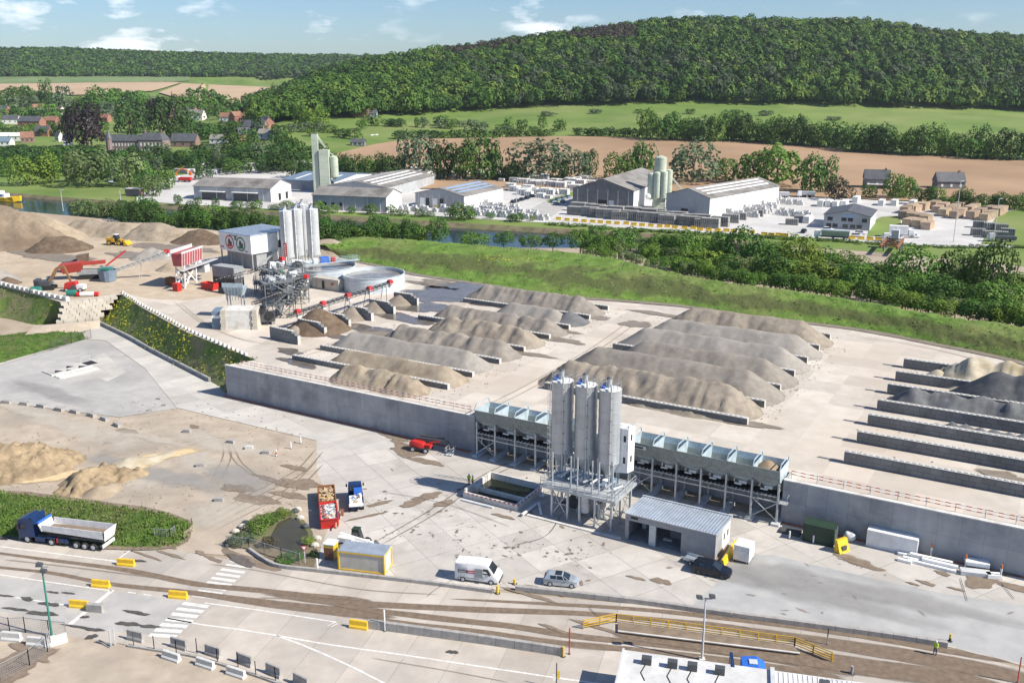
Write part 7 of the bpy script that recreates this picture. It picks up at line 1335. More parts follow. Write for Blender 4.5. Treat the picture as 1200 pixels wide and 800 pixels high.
# ---- machines on the left
def tracks(r, x0, x1, y, w=.5, h=.9):
    for s in (-1, 1): q = MB(); q.prism([(x0, .25), (x0+.3, 0), (x1-.3, 0), (x1, .25), (x1, h-.25), (x1-.3, h), (x0+.3, h), (x0, h-.25)], s*y-w/2, s*y+w/2); q.build('track', 'rubber', r)
ex = thing('excavator', 'rust-brown tracked excavator with a raised bent arm', 'excavator', G(55, 339, UZ), R(8)); tracks(ex, -2.2, 2.2, 1.2, .6, 1.0); q = MB(); q.box(-2.4, 1.2, -1.3, 1.3, 1.1, 2.3); q.box(-2.6, -1.4, -1.3, 1.3, 1.1, 2.7); q.build('house', 'dark_steel', ex); q = MB(); q.hexa([(.0, .2, 1.3), (1.6, .2, 1.3), (1.6, 1.3, 1.3), (0, 1.3, 1.3)], [(.1, .3, 3.2), (1.2, .3, 3.2), (1.2, 1.2, 3.2), (.1, 1.2, 3.2)]); q.build('cab', 'blue_grey', ex)
flat('digger_brown', (.24, .13, .06), .7); q = MB(); q.bar((.8, -.4, 1.8), (3.2, -.4, 5.4), .55, .8); q.bar((3.2, -.4, 5.4), (4.9, -.4, 5.8), .5, .7); q.bar((4.9, -.4, 5.8), (6.2, -.4, 1.6), .4, .6); q.build('boom', 'digger_brown', ex); q = MB(); q.hexa([(5.6, -.9, .3), (6.6, -.9, .3), (6.6, .3, .3), (5.6, .3, .3)], [(5.9, -.9, 1.7), (6.4, -.9, 1.7), (6.4, .3, 1.7), (5.9, .3, 1.7)]); q.build('bucket', 'dark_steel', ex)
rs = thing('mobile_screener', 'large red mobile screening machine with a raised red discharge belt', 'machine', G(104, 326, UZ), R(14)); tracks(rs, -2.5, 3, 1.3, .6, 1.0); q = MB(); q.hexa([(-6, -1.2, 1.6), (-1.5, -1.2, 2.2), (-1.5, 1.2, 2.2), (-6, 1.2, 1.6)], [(-6.8, -1.9, 4.0), (-1.0, -1.9, 4.6), (-1.0, 1.9, 4.6), (-6.8, 1.9, 4.0)]); q.build('hopper', 'dull_red', rs); q = MB(); q.box(-2.6, 4.8, -1.1, 1.1, 1.2, 2.4); q.box(3.0, 6.5, -1.2, 1.2, 1.2, 3.0); q.build('chassis', 'mid_grey', rs); q = MB(); q.bar((-1.5, 0, 4.0), (4.6, 0, 4.3), 1.7, .8); q.build('screen_box', 'dull_red', rs); q = MB(); q.bar((4.5, .8, 3.0), (9.8, 1.4, 6.8), .9, .35); q.build('discharge_belt', 'red', rs)
ws = thing('burnt_loader', 'blackened tracked loading machine behind the red screener', 'machine', G(84, 318, UZ), R(22)); tracks(ws, -2.2, 2, 1.2, .6, 1.0); q = MB(); q.box(-2.2, 1.5, -1.2, 1.2, 1.0, 2.6); q.bar((-1, 0, 2.4), (3.2, 0, 3.6), .6, .5); q.build('body', 'dark_steel', ws); q = MB(); q.hexa([(2.0, -1.6, 2.4), (4.6, -1.6, 2.6), (4.6, 1.6, 2.6), (2.0, 1.6, 2.4)], [(1.6, -1.7, 4.2), (4.9, -1.7, 4.6), (4.9, 1.7, 4.6), (1.6, 1.7, 4.2)]); q.build('bucket', 'heap_dark', ws)
rm = thing('red_generator', 'small red and white machine between excavator and striped barrier', 'machine', G(88, 341, UZ), R(0)); q = MB(); q.hexa([(-2.4, -1, .6), (1.0, -1, .6), (1.0, 1, .6), (-2.4, 1, .6)], [(-2.0, -.9, 2.2), (.6, -.9, 2.5), (.6, .9, 2.5), (-2.0, .9, 2.2)]); q.build('hood', 'red', rm); q = MB(); q.box(.6, 2.6, -.9, .9, .6, 1.7, 0); q.cyl((.2, -1.05, .9), (.2, -1.3, .9), .8, n=14, mi=1); q.build('rear', ['white_metal', 'dark_steel'], rm); [wheel(rm, x, s*1.0, .5, .3) for x in (-1.6, 1.8) for s in (-1, 1)]
tb = thing('striped_barrier', 'long red and white striped tube barrier before the block wall', 'barrier', G(90, 347.5, UZ), R(4)); 
for i, c in enumerate(('red', 'white', 'red')): q = MB(); a, b = ((0, .9), (.9, 4.3), (4.3, 5.2))[i]; q.cyl((a, 0, .6), (b, 0, .6), .55, n=12); q.build('tube', c, tb, smooth=True)
for (px, py, lab) in ((43, 343, 'green plastic tank at the left end of the block row'), (84.5, 347, 'small green tank touching the striped barrier')): gt = thing('green_tank', lab, 'tank', G(px, py, UZ)); q = MB(); q.cyl((-1.1, 0, .8), (1.1, 0, .8), .8, n=12); q.build('body', 'pole_green', gt, smooth=True); q = MB(); q.box(-.9, .9, -.5, .5, 0, .3); q.build('cradle', 'mid_grey', gt)
wl = thing('wheel_loader', 'yellow wheel loader driving in front of the sand heaps', 'loader', G(138, 287, UZ), R(-10)); q = MB(); q.box(-3.2, -.5, -1.1, 1.1, 1.0, 2.3); q.box(.2, 1.6, -.6, .6, .9, 1.8); q.bar((.8, 0, 1.9), (3.4, 0, 1.0), .5, .4); q.build('body', 'yellow_machine', wl); q = MB(); q.hexa([(-1.0, -.9, 1.6), (.6, -.9, 1.6), (.6, .9, 1.6), (-1.0, .9, 1.6)], [(-.8, -.8, 3.3), (.3, -.8, 3.3), (.3, .8, 3.3), (-.8, .8, 3.3)]); q.build('cab', 'glass', wl); q = MB(); q.box(-.85, .35, -.85, .85, 3.3, 3.45); q.build('cab_roof', 'white', wl); q = MB(); q.hexa([(3.0, -1.5, .2), (4.4, -1.5, .2), (4.4, 1.5, .2), (3.0, 1.5, .2)], [(2.9, -1.5, 1.5), (3.3, -1.5, 1.5), (3.3, 1.5, 1.5), (2.9, 1.5, 1.5)]); q.build('bucket', 'yellow_machine', wl); [wheel(wl, x, s*1.1, .8, .6, 'yellow_machine') for x in (-2.2, 1.2) for s in (-1, 1)]
for (px, py, lab) in ((96, 264, 'white round tank cart by the long sand heap'), (138, 268, 'tiny white drum in front of the long sand heap'), (219, 311, 'white bulk block left of the building'), (228, 309, 'white bulk sack nearest the building'), (234, 309.5, 'white bulk sack touching the building corner')): o = MB().ball((0, 0, .8), (1.0, .8, .9), n=10, k=6).build('bulk_bag', 'white', None, loc=G(px, py, UZ)); tag(o, lab, 'bag')
# ================================================================ ACROSS THE RIVER: PRECAST YARD
mat('far_paving', (.46, .45, .43), (.55, .54, .52), rough=.9, scale=.08, c3=(.40, .39, .37), s3=.03)
drape('works_yard', [(160, 232), (205, 206), (300, 197), (470, 196), (560, 201), (640, 209), (672, 214), (760, 226), (870, 220), (960, 229), (1000, 227), (1100, 237), (1200, 247), (1320, 258)], [(160, 236.5), (225, 240.5), (340, 247), (480, 252), (560, 257), (640, 262), (700, 266.5), (800, 272), (900, 277), (1000, 283.5), (1100, 290), (1200, 296), (1320, 304)], 'far_paving', n=80, rows=14, dz=.15)
drape('works_road', [(622, 246), (640, 236), (668, 222), (694, 206)], [(645, 256), (664, 242), (684, 226), (704, 208)], 'wet_grey', n=20, rows=3, dz=.3)
drape('lawn', [(640, 236), (662, 229), (684, 221)], [(646, 240), (668, 232), (690, 224)], 'meadow_grass', n=10, rows=3, dz=.34); drape('lawn', [(1021, 262), (1032, 255), (1055, 254)], [(1016, 279), (1035, 277), (1056, 270)], 'meadow_grass', n=10, rows=4, dz=.3); drape('lawn', [(1170, 250), (1200, 246), (1300, 256)], [(1150, 287), (1200, 290), (1300, 298)], 'meadow_grass', n=10, rows=4, dz=.3)
mat('shed_grey', (.34, .355, .37), (.42, .435, .45), rough=.8, scale=.25, c3=(.28, .29, .30), s3=.12); mat('shed_dark', (.13, .13, .135), (.19, .19, .195), rough=.8, scale=.3); mat('roof_grey', (.20, .19, .175), (.27, .255, .235), rough=.8, scale=.15, c3=(.11, .105, .095), s3=.11); mat('roof_slate', (.065, .07, .08), (.10, .105, .115), rough=.6, scale=.4)
mat('roof_tile', (.20, .10, .07), (.28, .15, .10), rough=.85, scale=.4); mat('brick_red', (.26, .12, .085), (.34, .17, .125), rough=.9, scale=.5); mat('brick_dull', (.20, .13, .11), (.28, .19, .165), rough=.9, scale=.4); mat('render_white', (.66, .65, .62), (.76, .75, .72), rough=.8, scale=.3); mat('silo_green', (.42, .47, .37), (.53, .57, .47), rough=.55, scale=.2, c3=(.30, .34, .27), s3=.1); flat('sky_panel', (.30, .42, .62), .3)
def shed(a, b, c, eave, rise, label, wall='shed_grey', gable='white', roof='roof_grey', along='ab', strips=0, strip_mat='white', doors=(), windows=0, name='industrial_shed', wins_side='ab', posts=0, D0=330.0):
    """gabled shed from three ground corners given in the picture: front left, front right, far right"""
    a, b, c = [GT(*p, D0) for p in (a, b, c)]; u = b-a; u.z = 0; L_ = u.length; ux = u.normalized(); uy = Vector((-ux.y, ux.x, 0)); d = abs((c-b).dot(uy)); z0 = min(a.z, b.z)-.2
    r = thing(name, label, 'building', (a.x, a.y, z0), math.atan2(ux.y, ux.x)); H = eave+.2; q = MB()
    if along == 'ab':
        q.box(0, L_, 0, d, 0, H-.01); q.build('wall', wall, r); q = MB()
        for x in (-.03, L_-.02): q.prism([(0.02, 0.05), (d-.02, .05), (d-.02, H), (d/2, H+rise-.05), (0.02, H)], x, x+.05, ax='x')
        q.build('gable', gable, r); q = MB(); q.prism([(-.4, H-.1), (d/2, H+rise), (d+.4, H-.1), (d+.4, H+.1), (d/2, H+rise+.22), (-.4, H+.1)], -.4, L_+.4, ax='x'); q.build('roof', roof, r)
        for i in range(strips): f = .28 if strips == 1 else .2+.6*i/(strips-1); q = MB(); x0, x1 = (.08*L_, .92*L_) if strips == 1 else (L_*f, L_*f+.05*L_); y0, y1 = (d*.18, d*.25) if strips == 1 else (.06*d, .44*d); zf = lambda y: H+.1+rise*y/(d/2)+.10; q.add([(x0, y0, zf(y0)), (x1, y0, zf(y0)), (x1, y1, zf(y1)), (x0, y1, zf(y1))], [(0, 1, 2, 3)]); q.build('skylight', strip_mat, r)
    else:
        q.box(0, L_, 0, d, 0, H-.01); q.build('wall', gable, r); q = MB(); q.prism([(0.02, .05), (L_-.02, .05), (L_-.02, H), (L_/2, H+rise-.05), (.02, H)], -.05, 0.0, ax='y'); q.build('front_gable', wall, r)
        q = MB(); q.prism([(-.4, H-.1), (L_/2, H+rise), (L_+.4, H-.1), (L_+.4, H+.1), (L_/2, H+rise+.22), (-.4, H+.1)], -.4, d+.4, ax='y'); q.build('roof', roof, r)
        for i in range(strips):
            zf = lambda x: H+.1+rise*(1-abs(x-L_/2)/(L_/2))+.12
            xa = L_*(.56+.36*i/strips); xb = xa+L_*.05; y0, y1 = d*.06, d*.94
            for e, f in ((xa, xb), (L_-xa, L_-xb)): q = MB(); q.add([(e, y0, zf(e)), (f, y0, zf(f)), (f, y1, zf(f)), (e, y1, zf(e))], [(0, 1, 2, 3)]); q.build('skylight', strip_mat, r)
    for f, w_, h_, m_ in doors: q = MB(); q.box(L_*f, L_*f+w_, -.12, -.052, .1, h_); q.build('door', m_, r)
    for i in range(windows): f = (i+.6)/(windows+.2); q = MB(); q.box(L_*f, L_*f+1.6, -.1, -.06, H*.45, H*.45+1.3); q.build('window', 'glass', r)
    for i in range(posts): x = L_*(i+.5)/posts; q = MB(); q.box(x-.15, x+.15, -.12, -.0, 0, H-.1); q.build('pilaster', 'light_grey', r)
    return r, L_, d, H
s1, L1, d1, H1_ = shed((228, 234), (318, 237.5), (348, 232), 6.4, 3.2, 'pale grey shed with a white gable and two canopies, leftmost across the river', along='ab', strips=1, doors=((.02, .1, .2, 'glass'),), posts=5, windows=0)
for f0, f1 in ((.1, .42), (.52, .84)): q = MB(); q.box(L1*f0, L1*f1, -2.2, -.1, 4.4, 4.6); q.build('canopy', 'white', s1); q = MB(); q.box(L1*f0, L1*f1, -.1, -.02, .2, 3.8); q.build('loading_bay', 'dark_steel', s1)
for y in (.35, .7): q = MB(); q.box(L1+.06, L1+.12, d1*y, d1*y+2.4, .1, 3.6); q.build('gable_door', 'black', s1)
s2, L2, d2, H2_ = shed((367, 246), (453, 250), (478, 244), 6.6, 2.8, 'blue-grey walled shed with a white skylight strip and three small windows', along='ab', strips=1, posts=6, wall='shed_grey')
for f in (.14, .25, .37): q = MB(); q.box(L2*f, L2*f+1.8, -.1, -.05, 2.4, 3.7); q.build('window', 'glass', s2)
shed((487, 242.5), (544, 246.5), (583, 235.5), 6.2, 2.8, 'wide grey gabled shed with blue skylights beside the stockyard', along='bc', strips=3, strip_mat='sky_panel', doors=((.1, 2.5, 4.5, 'white'), (.22, 1.8, 4.5, 'black'), (.36, 2.5, 4.5, 'white'), (.5, 2.2, 4.6, 'black')), posts=7, wall='shed_grey')
shed((384, 231), (452, 234), (502, 216), 5.6, 2.4, 'low grey shed with white roof strips behind the blue-grey walled shed', along='bc', strips=3, gable='shed_grey'); shed((330, 222), (392, 225), (420, 211), 5.0, 2.0, 'low blue-roofed shed behind the leftmost grey shed', along='ab', roof='blue_grey', strips=2); shed((432, 214), (492, 217), (515, 207), 5.0, 2.0, 'farthest low grey shed with thin white roof strips', along='ab', strips=3, wall='shed_dark')
shed((671, 243), (742, 247.5), (804, 231), 8.6, 4.6, 'dark grey gabled hall left of the pale green silos', wall='shed_dark', along='bc', strips=2, doors=((.42, 4.2, 4.2, 'black'), (.60, 2.4, 4.2, 'light_grey')), posts=6)
shed((780, 250.5), (831, 256), (872, 236), 8.4, 3.2, 'tall white-sided hall with dark roof and pale strips right of the green silos', wall='shed_grey', along='bc', strips=3, doors=((.36, 3.4, 3.2, 'black'),))
ofc, Lo, do, Ho = shed((964.5, 268), (1018.7, 271.5), (1031, 262), 5.4, 1.9, 'dark-roofed two-storey office with rows of windows beside a lawn', wall='shed_grey', gable='white', roof='roof_slate', along='bc', name='office_building')
for i, f in enumerate((.08, .38, .52, .82, .06, .2, .42, .58, .72)): z = 3.4 if i < 4 else .9; q = MB(); q.box(Lo*f, Lo*f+1.9, -.1, -.055, z, z+1.4); q.build('window', 'glass', ofc)
q = MB(); q.box(Lo*.42, Lo*.66, -.12, -.06, 5.2, 5.9); q.build('sign_board', 'sky_panel', ofc)
def tsilos(px, py, parts, label):
    b0 = GT(px, py); r = thing('batching_tower', label, 'silo tower', b0); 
    for i, (x, y, rad, zb, zt, sq) in enumerate(parts):
        q = MB()
        if sq: q.box(x-rad, x+rad, y-rad, y+rad, zb, zt)
        else: q.lathe([(rad*.3, zb-rad*.8 if zb > 2 else zb), (rad, zb), (rad, zt), (rad*.3, zt+rad*.3), (.01, zt+rad*.3)], 18, c=(x, y))
        q.build('tower_shaft' if sq else 'silo_shell', 'silo_green', r, smooth=not sq); q = MB()
        for k in range(5): z = zb+(zt-zb)*(k+.5)/5; (q.box(x-rad-.06, x+rad+.06, y-rad-.06, y+rad+.06, z, z+.15) if sq else q.lathe([(rad, z), (rad+.08, z), (rad+.08, z+.2), (rad, z+.2)], 18, c=(x, y)))
        q.build('band', 'silo_green', r)
    return r
g1 = tsilos(381, 226, ((-3.8, 0, 1.5, 0, 29, 1), (.6, 0, 2.4, 3, 21.5, 1), (5.0, 1, 1.9, 8, 18, 0), (5.0, 3.5, 1.7, 8, 17, 0)), 'tall pale green concrete tower with elevator shaft behind the left sheds'); q = MB(); rail(q, [(-5.3, -1.5, 29), (-2.3, -1.5, 29), (-2.3, 1.5, 29)], 1.2, 1); q.bar((-3, 0, 29), (1.2, 0, 22.5), .8); q.bar((0, 0, 22), (5, 1, 18.8), .5); q.build('top_gear', 'silo_green', g1)
g2 = tsilos(772, 244, ((0, 0, 2.7, 16, 22.5, 0), (-4.2, -1.5, 1.5, 5, 15.5, 0), (-1.6, -2.6, 1.5, 5, 16, 0), (1.4, -2.6, 1.6, 5, 16.5, 0), (3.8, -1.0, 1.6, 5, 17, 0), (0, 1.0, 2.6, 0, 17, 1)), 'pale green silo cluster with a round top tank between the two halls'); q = MB(); q.bar((3.5, 0, 15.5), (11, 1, 7.5), .9, .7); q.build('inclined_chute', 'silo_green', g2); q = MB(); q.ball((-5.5, -3, 5.5), 1.4); q.build('cement_drum', 'white_metal', g2)
# ---- stacks of precast pieces
mat('precast', (.38, .38, .365), (.48, .48, .465), rough=.9, scale=.5, rnd=.18); mat('precast_dark', (.22, .22, .21), (.30, .30, .285), rough=.9, scale=.5, rnd=.15); mat('precast_white', (.56, .56, .54), (.66, .66, .64), rough=.9, scale=.5, rnd=.1); mat('precast_wood', (.36, .27, .18), (.48, .37, .26), rough=.9, scale=.6, rnd=.2)
def slabstack(name, n, l, w_, h, m, tiers=1, gap=.25):
    q = MB(); q.box(0, l, 0, w_, 0, .12)
    for t in range(tiers):
        for i in range(n): x = i*l/n; q.box(x, x+l/n*(1-gap), 0, w_, .1+t*(h/tiers), (t+1)*h/tiers-.05)
    q.box(0, l, w_*.3, w_*.5, h*.5, h*.55); me = q.build(name, m); return me
def ringstack(name, m):
    q = MB(); q.box(-1.6, 1.6, -.5, .5, 0, .1)
    for i in range(3): q.lathe([(.45, .1), (.5, .1), (.5, 1.3), (.35, 1.3), (.35, .1)], 10, c=(-1.05+i*1.05, 0)); 
    for i in range(2): q.lathe([(.5, 1.3), (.5, 2.3), (.35, 2.3), (.35, 1.3)], 10, c=(-.52+i*1.05, 0))
    return q.build(name, m)
def scatter(proto, spots, label, group, cat='stack', yaw=None, sc=(1, 1)):
    for i, (px, py) in enumerate(spots):
        p = GT(px, py); o = proto if i == 0 and 'label' not in proto else proto.copy()
        if o is not proto: COL.objects.link(o)
        k = rng.uniform(*sc); o.location = (p.x, p.y, p.z+.2); o.scale = (k, k, k*rng.uniform(.9, 1.1)); o.rotation_euler = (0, 0, (R(-22) if yaw is None else yaw)+rng.normal()*.06); tag(o, label, cat, group)
def rowpx(a, b, n, jit=.6): return [(a[0]+(b[0]-a[0])*i/max(1, n-1)+rng.normal()*jit, a[1]+(b[1]-a[1])*i/max(1, n-1)+rng.normal()*jit*.3) for i in range(n)]
st_a = slabstack('precast_stack', 9, 7, 3.4, 3.6, 'precast_dark', 2); sp_ = []
for a, b, n in (((664, 252), (716, 258), 7), ((668, 247.5), (712, 252), 5), ((727, 258), (772, 263), 6), ((732, 253.5), (770, 258), 5), ((778, 263), (822, 268), 6), ((786, 259), (812, 262), 3), ((832, 266), (846, 262), 2)): sp_ += rowpx(a, b, n)
scatter(st_a, sp_, 'dark grey two-tier stack of precast slabs along the riverside before the halls', 'precast stacks along the riverside')
st_b = slabstack('precast_stack', 6, 5, 2.6, 2.4, 'precast'); sp_ = []
for y, x0, x1, n in ((193.5, 232, 356, 22), (196.5, 222, 366, 26), (199.5, 214, 362, 26), (203, 205, 250, 8)): sp_ += rowpx((x0, y), (x1, y+1.0), n, 1.6)
scatter(st_b, sp_, 'small grey stack of precast pieces in the big stockyard behind the left sheds', 'precast stacks behind the left sheds', sc=(.8, 1.2))
st_c = slabstack('precast_stack', 4, 4, 3, 2.2, 'precast_white'); sp_ = []
for a, b, n in (((520, 205), (690, 214), 18), ((560, 209), (686, 218), 20), ((600, 216), (676, 224), 12), ((596, 225), (640, 229), 8), ((560, 205), (680, 212), 14), ((585, 214), (672, 222), 9), ((590, 222), (655, 229), 7), ((604, 229), (640, 234), 4), ((480, 203), (520, 208), 5)): sp_ += rowpx(a, b, n, 1.5)
scatter(st_c, sp_, 'pale precast stack in the open stockyard between the shed and the road', 'pale stacks in the middle stockyard', sc=(.8, 1.5))
st_d = ringstack('ring_stack', 'precast_white'); sp_ = []
for a, b, n in (((548, 250), (618, 258), 12), ((556, 247), (626, 254), 12), ((570, 243), (606, 248), 7), ((470, 247), (540, 251), 10), ((852, 243), (900, 249), 9), ((858, 239), (906, 245), 9), ((866, 235), (910, 240), 8), ((872, 230.5), (912, 234), 6), ((890, 236), (936, 241), 9), ((862, 247), (898, 251), 8), ((910, 252), (950, 256), 8), ((560, 253), (640, 259), 14), ((848, 252), (884, 255), 6)): sp_ += rowpx(a, b, n, 1.0)
scatter(st_d, sp_, 'white stack of concrete rings on the pale yard', 'concrete ring stacks', sc=(.9, 1.35))
st_e = slabstack('timber_stack', 5, 8, 3.5, 3.0, 'precast_wood'); sp_ = []
for a, b, n in (((1062, 252), (1078, 247), 3), ((1062, 258), (1088, 263), 4), ((1066, 266), (1090, 270), 3), ((1108, 255), (1128, 246), 4), ((1122, 257), (1146, 249), 4), ((1140, 258), (1160, 251), 3), ((1156, 260), (1178, 252), 4), ((1100, 250), (1116, 244), 3), ((1072, 250), (1096, 246), 3)): sp_ += rowpx(a, b, n, .8)
scatter(st_e, sp_, 'wood-coloured stack of long precast beams in the right-hand yard', 'wood-coloured stacks in the right yard', yaw=R(50))
st_f = MB().hexa([(0, 0, 0), (2.6, 0, 0), (2.6, 7, 0), (0, 7, 0)], [(.1, 0, 2.6), (2.5, 0, 2.6), (2.5, 7, 2.6), (.1, 7, 2.6)]).build('white_trailer', 'precast_white'); scatter(st_f, [(957, 243), (966, 243), (974, 243.5), (984, 243), (998, 238), (1028, 242), (1043, 242), (1064, 243), (868, 247), (940, 262)], 'white box trailer parked at the back of the right-hand yard', 'white trailers in the right-hand yard', cat='trailer', yaw=R(-28))
st_g = slabstack('precast_stack', 7, 5, 3, 2.6, 'precast_dark'); scatter(st_g, [(920, 264), (930, 260), (1140, 268), (1152, 270), (1165, 271), (1138, 277), (1150, 279), (1164, 280), (1172, 277), (860, 258), (880, 254), (1090, 240), (1098, 240)], 'dark grey stack of slabs in the right-hand yard', 'dark stacks in the right-hand yard')
st_h = block(150, 300, 1.8, .6, .8, 'barrier_yellow', 'small yellow barrier block in the riverside row', 'road_barrier', 'barrier', 0, 'yellow blocks along the riverside road', foot='jersey'); f0 = True
for px, py in rowpx((655, 258.5), (880, 274.5), 24, .5)+rowpx((896, 276), (920, 278), 4, .3)+rowpx((998, 281), (1040, 283), 5, .3)+rowpx((498, 243), (540, 247), 4, .5):
    p = GT(px, py)+Vector((0, 0, .2))
    if f0: st_h.location = p; st_h.rotation_euler.z = R(-24); st_h.scale = (1.3,)*3; f0 = False
    else: dup(st_h, p, R(-24), scale=1.3)
# ---- far vehicles: small cars and lorries
def fcar(px, py, yaw, paint, label, group='cars parked across the river'):
    p = GT(px, py)+Vector((0, 0, .25)); r = thing('parked_car', label, 'car', p, yaw, group); q = MB(); loft(q, [(-2.1, [(0, .3), (.8, .3), (.85, .6), (.8, .9), (0, .92)]), (-1, [(0, .2), (.88, .2), (.9, .6), (.86, .95), (0, .98)]), (1.2, [(0, .2), (.88, .2), (.9, .6), (.84, .9), (0, .93)]), (2.1, [(0, .3), (.75, .3), (.8, .5), (.7, .7), (0, .72)])]); q.build('body', paint, r, smooth=True)
    q = MB(); q.hexa([(-1.9, -.8, .92), (1.0, -.8, .92), (1.0, .8, .92), (-1.9, .8, .92)], [(-1.4, -.62, 1.42), (.2, -.62, 1.42), (.2, .62, 1.42), (-1.4, .62, 1.42)]); q.build('windows', 'glass', r); q = MB(); q.box(-1.42, .22, -.63, .63, 1.42, 1.46); q.build('roof', paint, r); return r
cA = fcar(612, 236, R(60), 'navy_car', 'small dark car in the row beside the curved works road', 'dark cars beside the works road'); [dup(cA, GT(px, py)+Vector((0, 0, .25)), R(60)) for px, py in ((606, 237.5), (618, 234), (624, 232), (602, 239), (942, 273.5))]
cB = fcar(648, 238, R(60), 'blue_grey', 'small blue-grey car parked by the grass island left of the dark hall', 'cars by the grass island'); [dup(cB, GT(px, py)+Vector((0, 0, .25)), R(60)) for px, py in ((654, 236), (660, 234.5), (666, 233), (652, 241), (660, 239))]
cC = fcar(1008, 276, R(-20), 'white', 'small white car parked on the right-hand yard', 'white cars on the right-hand yard'); [dup(cC, GT(px, py)+Vector((0, 0, .25)), a) for px, py, a in ((1004, 278.5, R(-20)), (1071, 279, R(-20)), (1052, 281.5, R(-15)), (970, 271, R(-20)), (636, 227, R(60)), (630, 226, R(60)))]
def lorry(px, py, yaw, cab, body, label, L_=7.5, h=3.0, tub=False):
    p = GT(px, py)+Vector((0, 0, .25)); r = thing('lorry', label, 'truck', p, yaw); q = MB(); loft(q, [(-1.2, [(0, .7), (1.15, .7), (1.2, 1.8), (1.1, 3.0), (0, 3.1)]), (.6, [(0, .6), (1.15, .6), (1.2, 1.6), (1.05, 2.9), (0, 3.0)]), (1.0, [(0, .5), (1.1, .5), (1.1, 1.5), (.95, 2.3), (0, 2.4)])]); q.build('cab', cab, r); q = MB(); q.add([(.72, -.95, 1.7), (.72, .95, 1.7), (.66, .9, 2.7), (.66, -.9, 2.7)], [(0, 1, 2, 3)]); q.build('windscreen', 'glass', r, loc=(.25, 0, 0)); q = MB()
    (q.hexa([(-1.6-L_, -.9, 1.2), (-1.5, -.9, 1.2), (-1.5, .9, 1.2), (-1.6-L_, .9, 1.2)], [(-1.8-L_, -1.25, h), (-1.4, -1.25, h), (-1.4, 1.25, h), (-1.8-L_, 1.25, h)]) if tub else q.box(-1.5-L_, -1.5, -1.25, 1.25, 1.0, h)); q.build('load_body', body, r); q = MB(); q.box(-1.5-L_, .5, -.5, .5, .6, 1.0); q.build('chassis', 'dark_steel', r); [wheel(r, x, s*1.0, .5, .35) for x in (0, -L_*.6, -L_) for s in (-1, 1)]; return r
lorry(957, 280, R(160), 'white', 'silver', 'white lorry with a long blue-grey tipper body before the office', 9.5, 3.2, True); lorry(1037, 283.5, R(165), 'white', 'light_grey', 'white articulated lorry at the riverside beside the crane frame', 3, 2.4); lorry(1068, 279.5, R(-15), 'white', 'white', 'white box lorry with a tall grey side near the timber stacks', 6.5, 4.2); lorry(208, 214, R(170), 'white', 'red', 'red and white lorry with an orange loading crane at the left yard', 7, 2.6); lorry(905, 233, R(170), 'white', 'white', 'white mixer lorry at the back of the ring stacks', 6, 3.0, True); lorry(936, 232, R(175), 'white', 'light_grey', 'white lorry parked right of the mixer lorry at the back', 6, 2.8, True); lorry(1160, 284, R(170), 'light_grey', 'dark_steel', 'dark flatbed lorry at the right end of the yard', 7, 2.0)
cr_ = thing('loading_crane', 'orange folded loading crane above the red and white lorry', 'crane', GT(212, 213.5)); q = MB(); q.bar((-2, 0, 2.5), (-2, 0, 5), .5); q.bar((-2, 0, 5), (1, 0, 7.5), .5); q.bar((1, 0, 7.5), (5.5, 0, 5.5), .45); q.build('boom', 'orange', cr_); q = MB(); q.box(5, 6.5, -.8, .8, 3.6, 5.5); q.build('grab', 'orange', cr_)
def pole(px, py, h, label): p = GT(px, py); r = thing('lamp_post', label, 'lamp post', p); q = MB(); q.cyl((0, 0, -.2), (0, 0, h), .16, .1, n=6); q.build('pole', 'light_grey', r); q = MB(); q.bar((0, 0, h), (1.2, 0, h+.2), .25); q.build('lamp_head', 'light_grey', r)
pole(1117, 285, 22, 'tall thin pole in the timber yard'); pole(605, 258, 16, 'thin pole by the white ring stacks at the river'); pole(869, 212, 15, 'thin pole beside the field behind the white hall'); pole(74, 247, 9, 'white mast on the river bank left of the bushes'); pole(142, 240, 7, 'short white mast at the river bend'); pole(1163, 291, 17, 'grey post at the lawn on the right'); pole(572, 206, 14, 'thin pole among the trees behind the stockyard')
# ---- barge, little shed, stream, crane frame
bg_ = thing('river_barge', 'yellow river barge with a white and blue deckhouse at the left edge', 'boat', G(4, 236, WZ), R(-12)); bg_.scale = (.8,)*3; q = MB(); loft(q, [(-22, [(0, .2), (3, .2), (3.2, 2.6), (0, 2.6)]), (4, [(0, .2), (3.2, .2), (3.4, 2.7), (0, 2.7)]), (9, [(0, .2), (2.6, .2), (3.2, 3.2), (0, 3.2)]), (12.5, [(0, .6), (.4, .6), (.9, 3.8), (0, 3.8)])]); q.build('hull', 'yellow', bg_); q = MB(); q.box(-20, 3, -2.4, 2.4, 2.7, 4.8); q.box(-16, 0, -2.0, 2.0, 4.8, 6.4); q.build('deckhouse', 'white', bg_)
for i in range(8): q = MB(); q.box(-19+i*2.7, -17.2+i*2.7, -2.45, -2.4, 3.4, 4.3); q.build('window', 'blue', bg_)
sh = thing('boat_shed', 'small dark red-brown shed on the grassy far bank', 'shed', G(147, 229.5), R(-14)); q = MB(); q.box(0, 8, 0, 4, 0, 3.4); q.build('wall', 'brick_dull', sh); q = MB(); q.box(-.3, 8.3, -.3, 4.3, 3.4, 3.65); q.build('roof', 'light_grey', sh); [MB().box(x, x+1.2, -.06, -.01, .3, 2.6).build('door', 'shed_dark', sh) for x in (1, 3.4, 5.8)]
mat('weir_water', (.42, .52, .60), (.58, .66, .72), rough=.3, scale=.4); drape('stream', [(125.5, 197), (131, 196)], [(127.5, 215), (135, 215.5)], 'weir_water', n=4, rows=10, dz=.6)
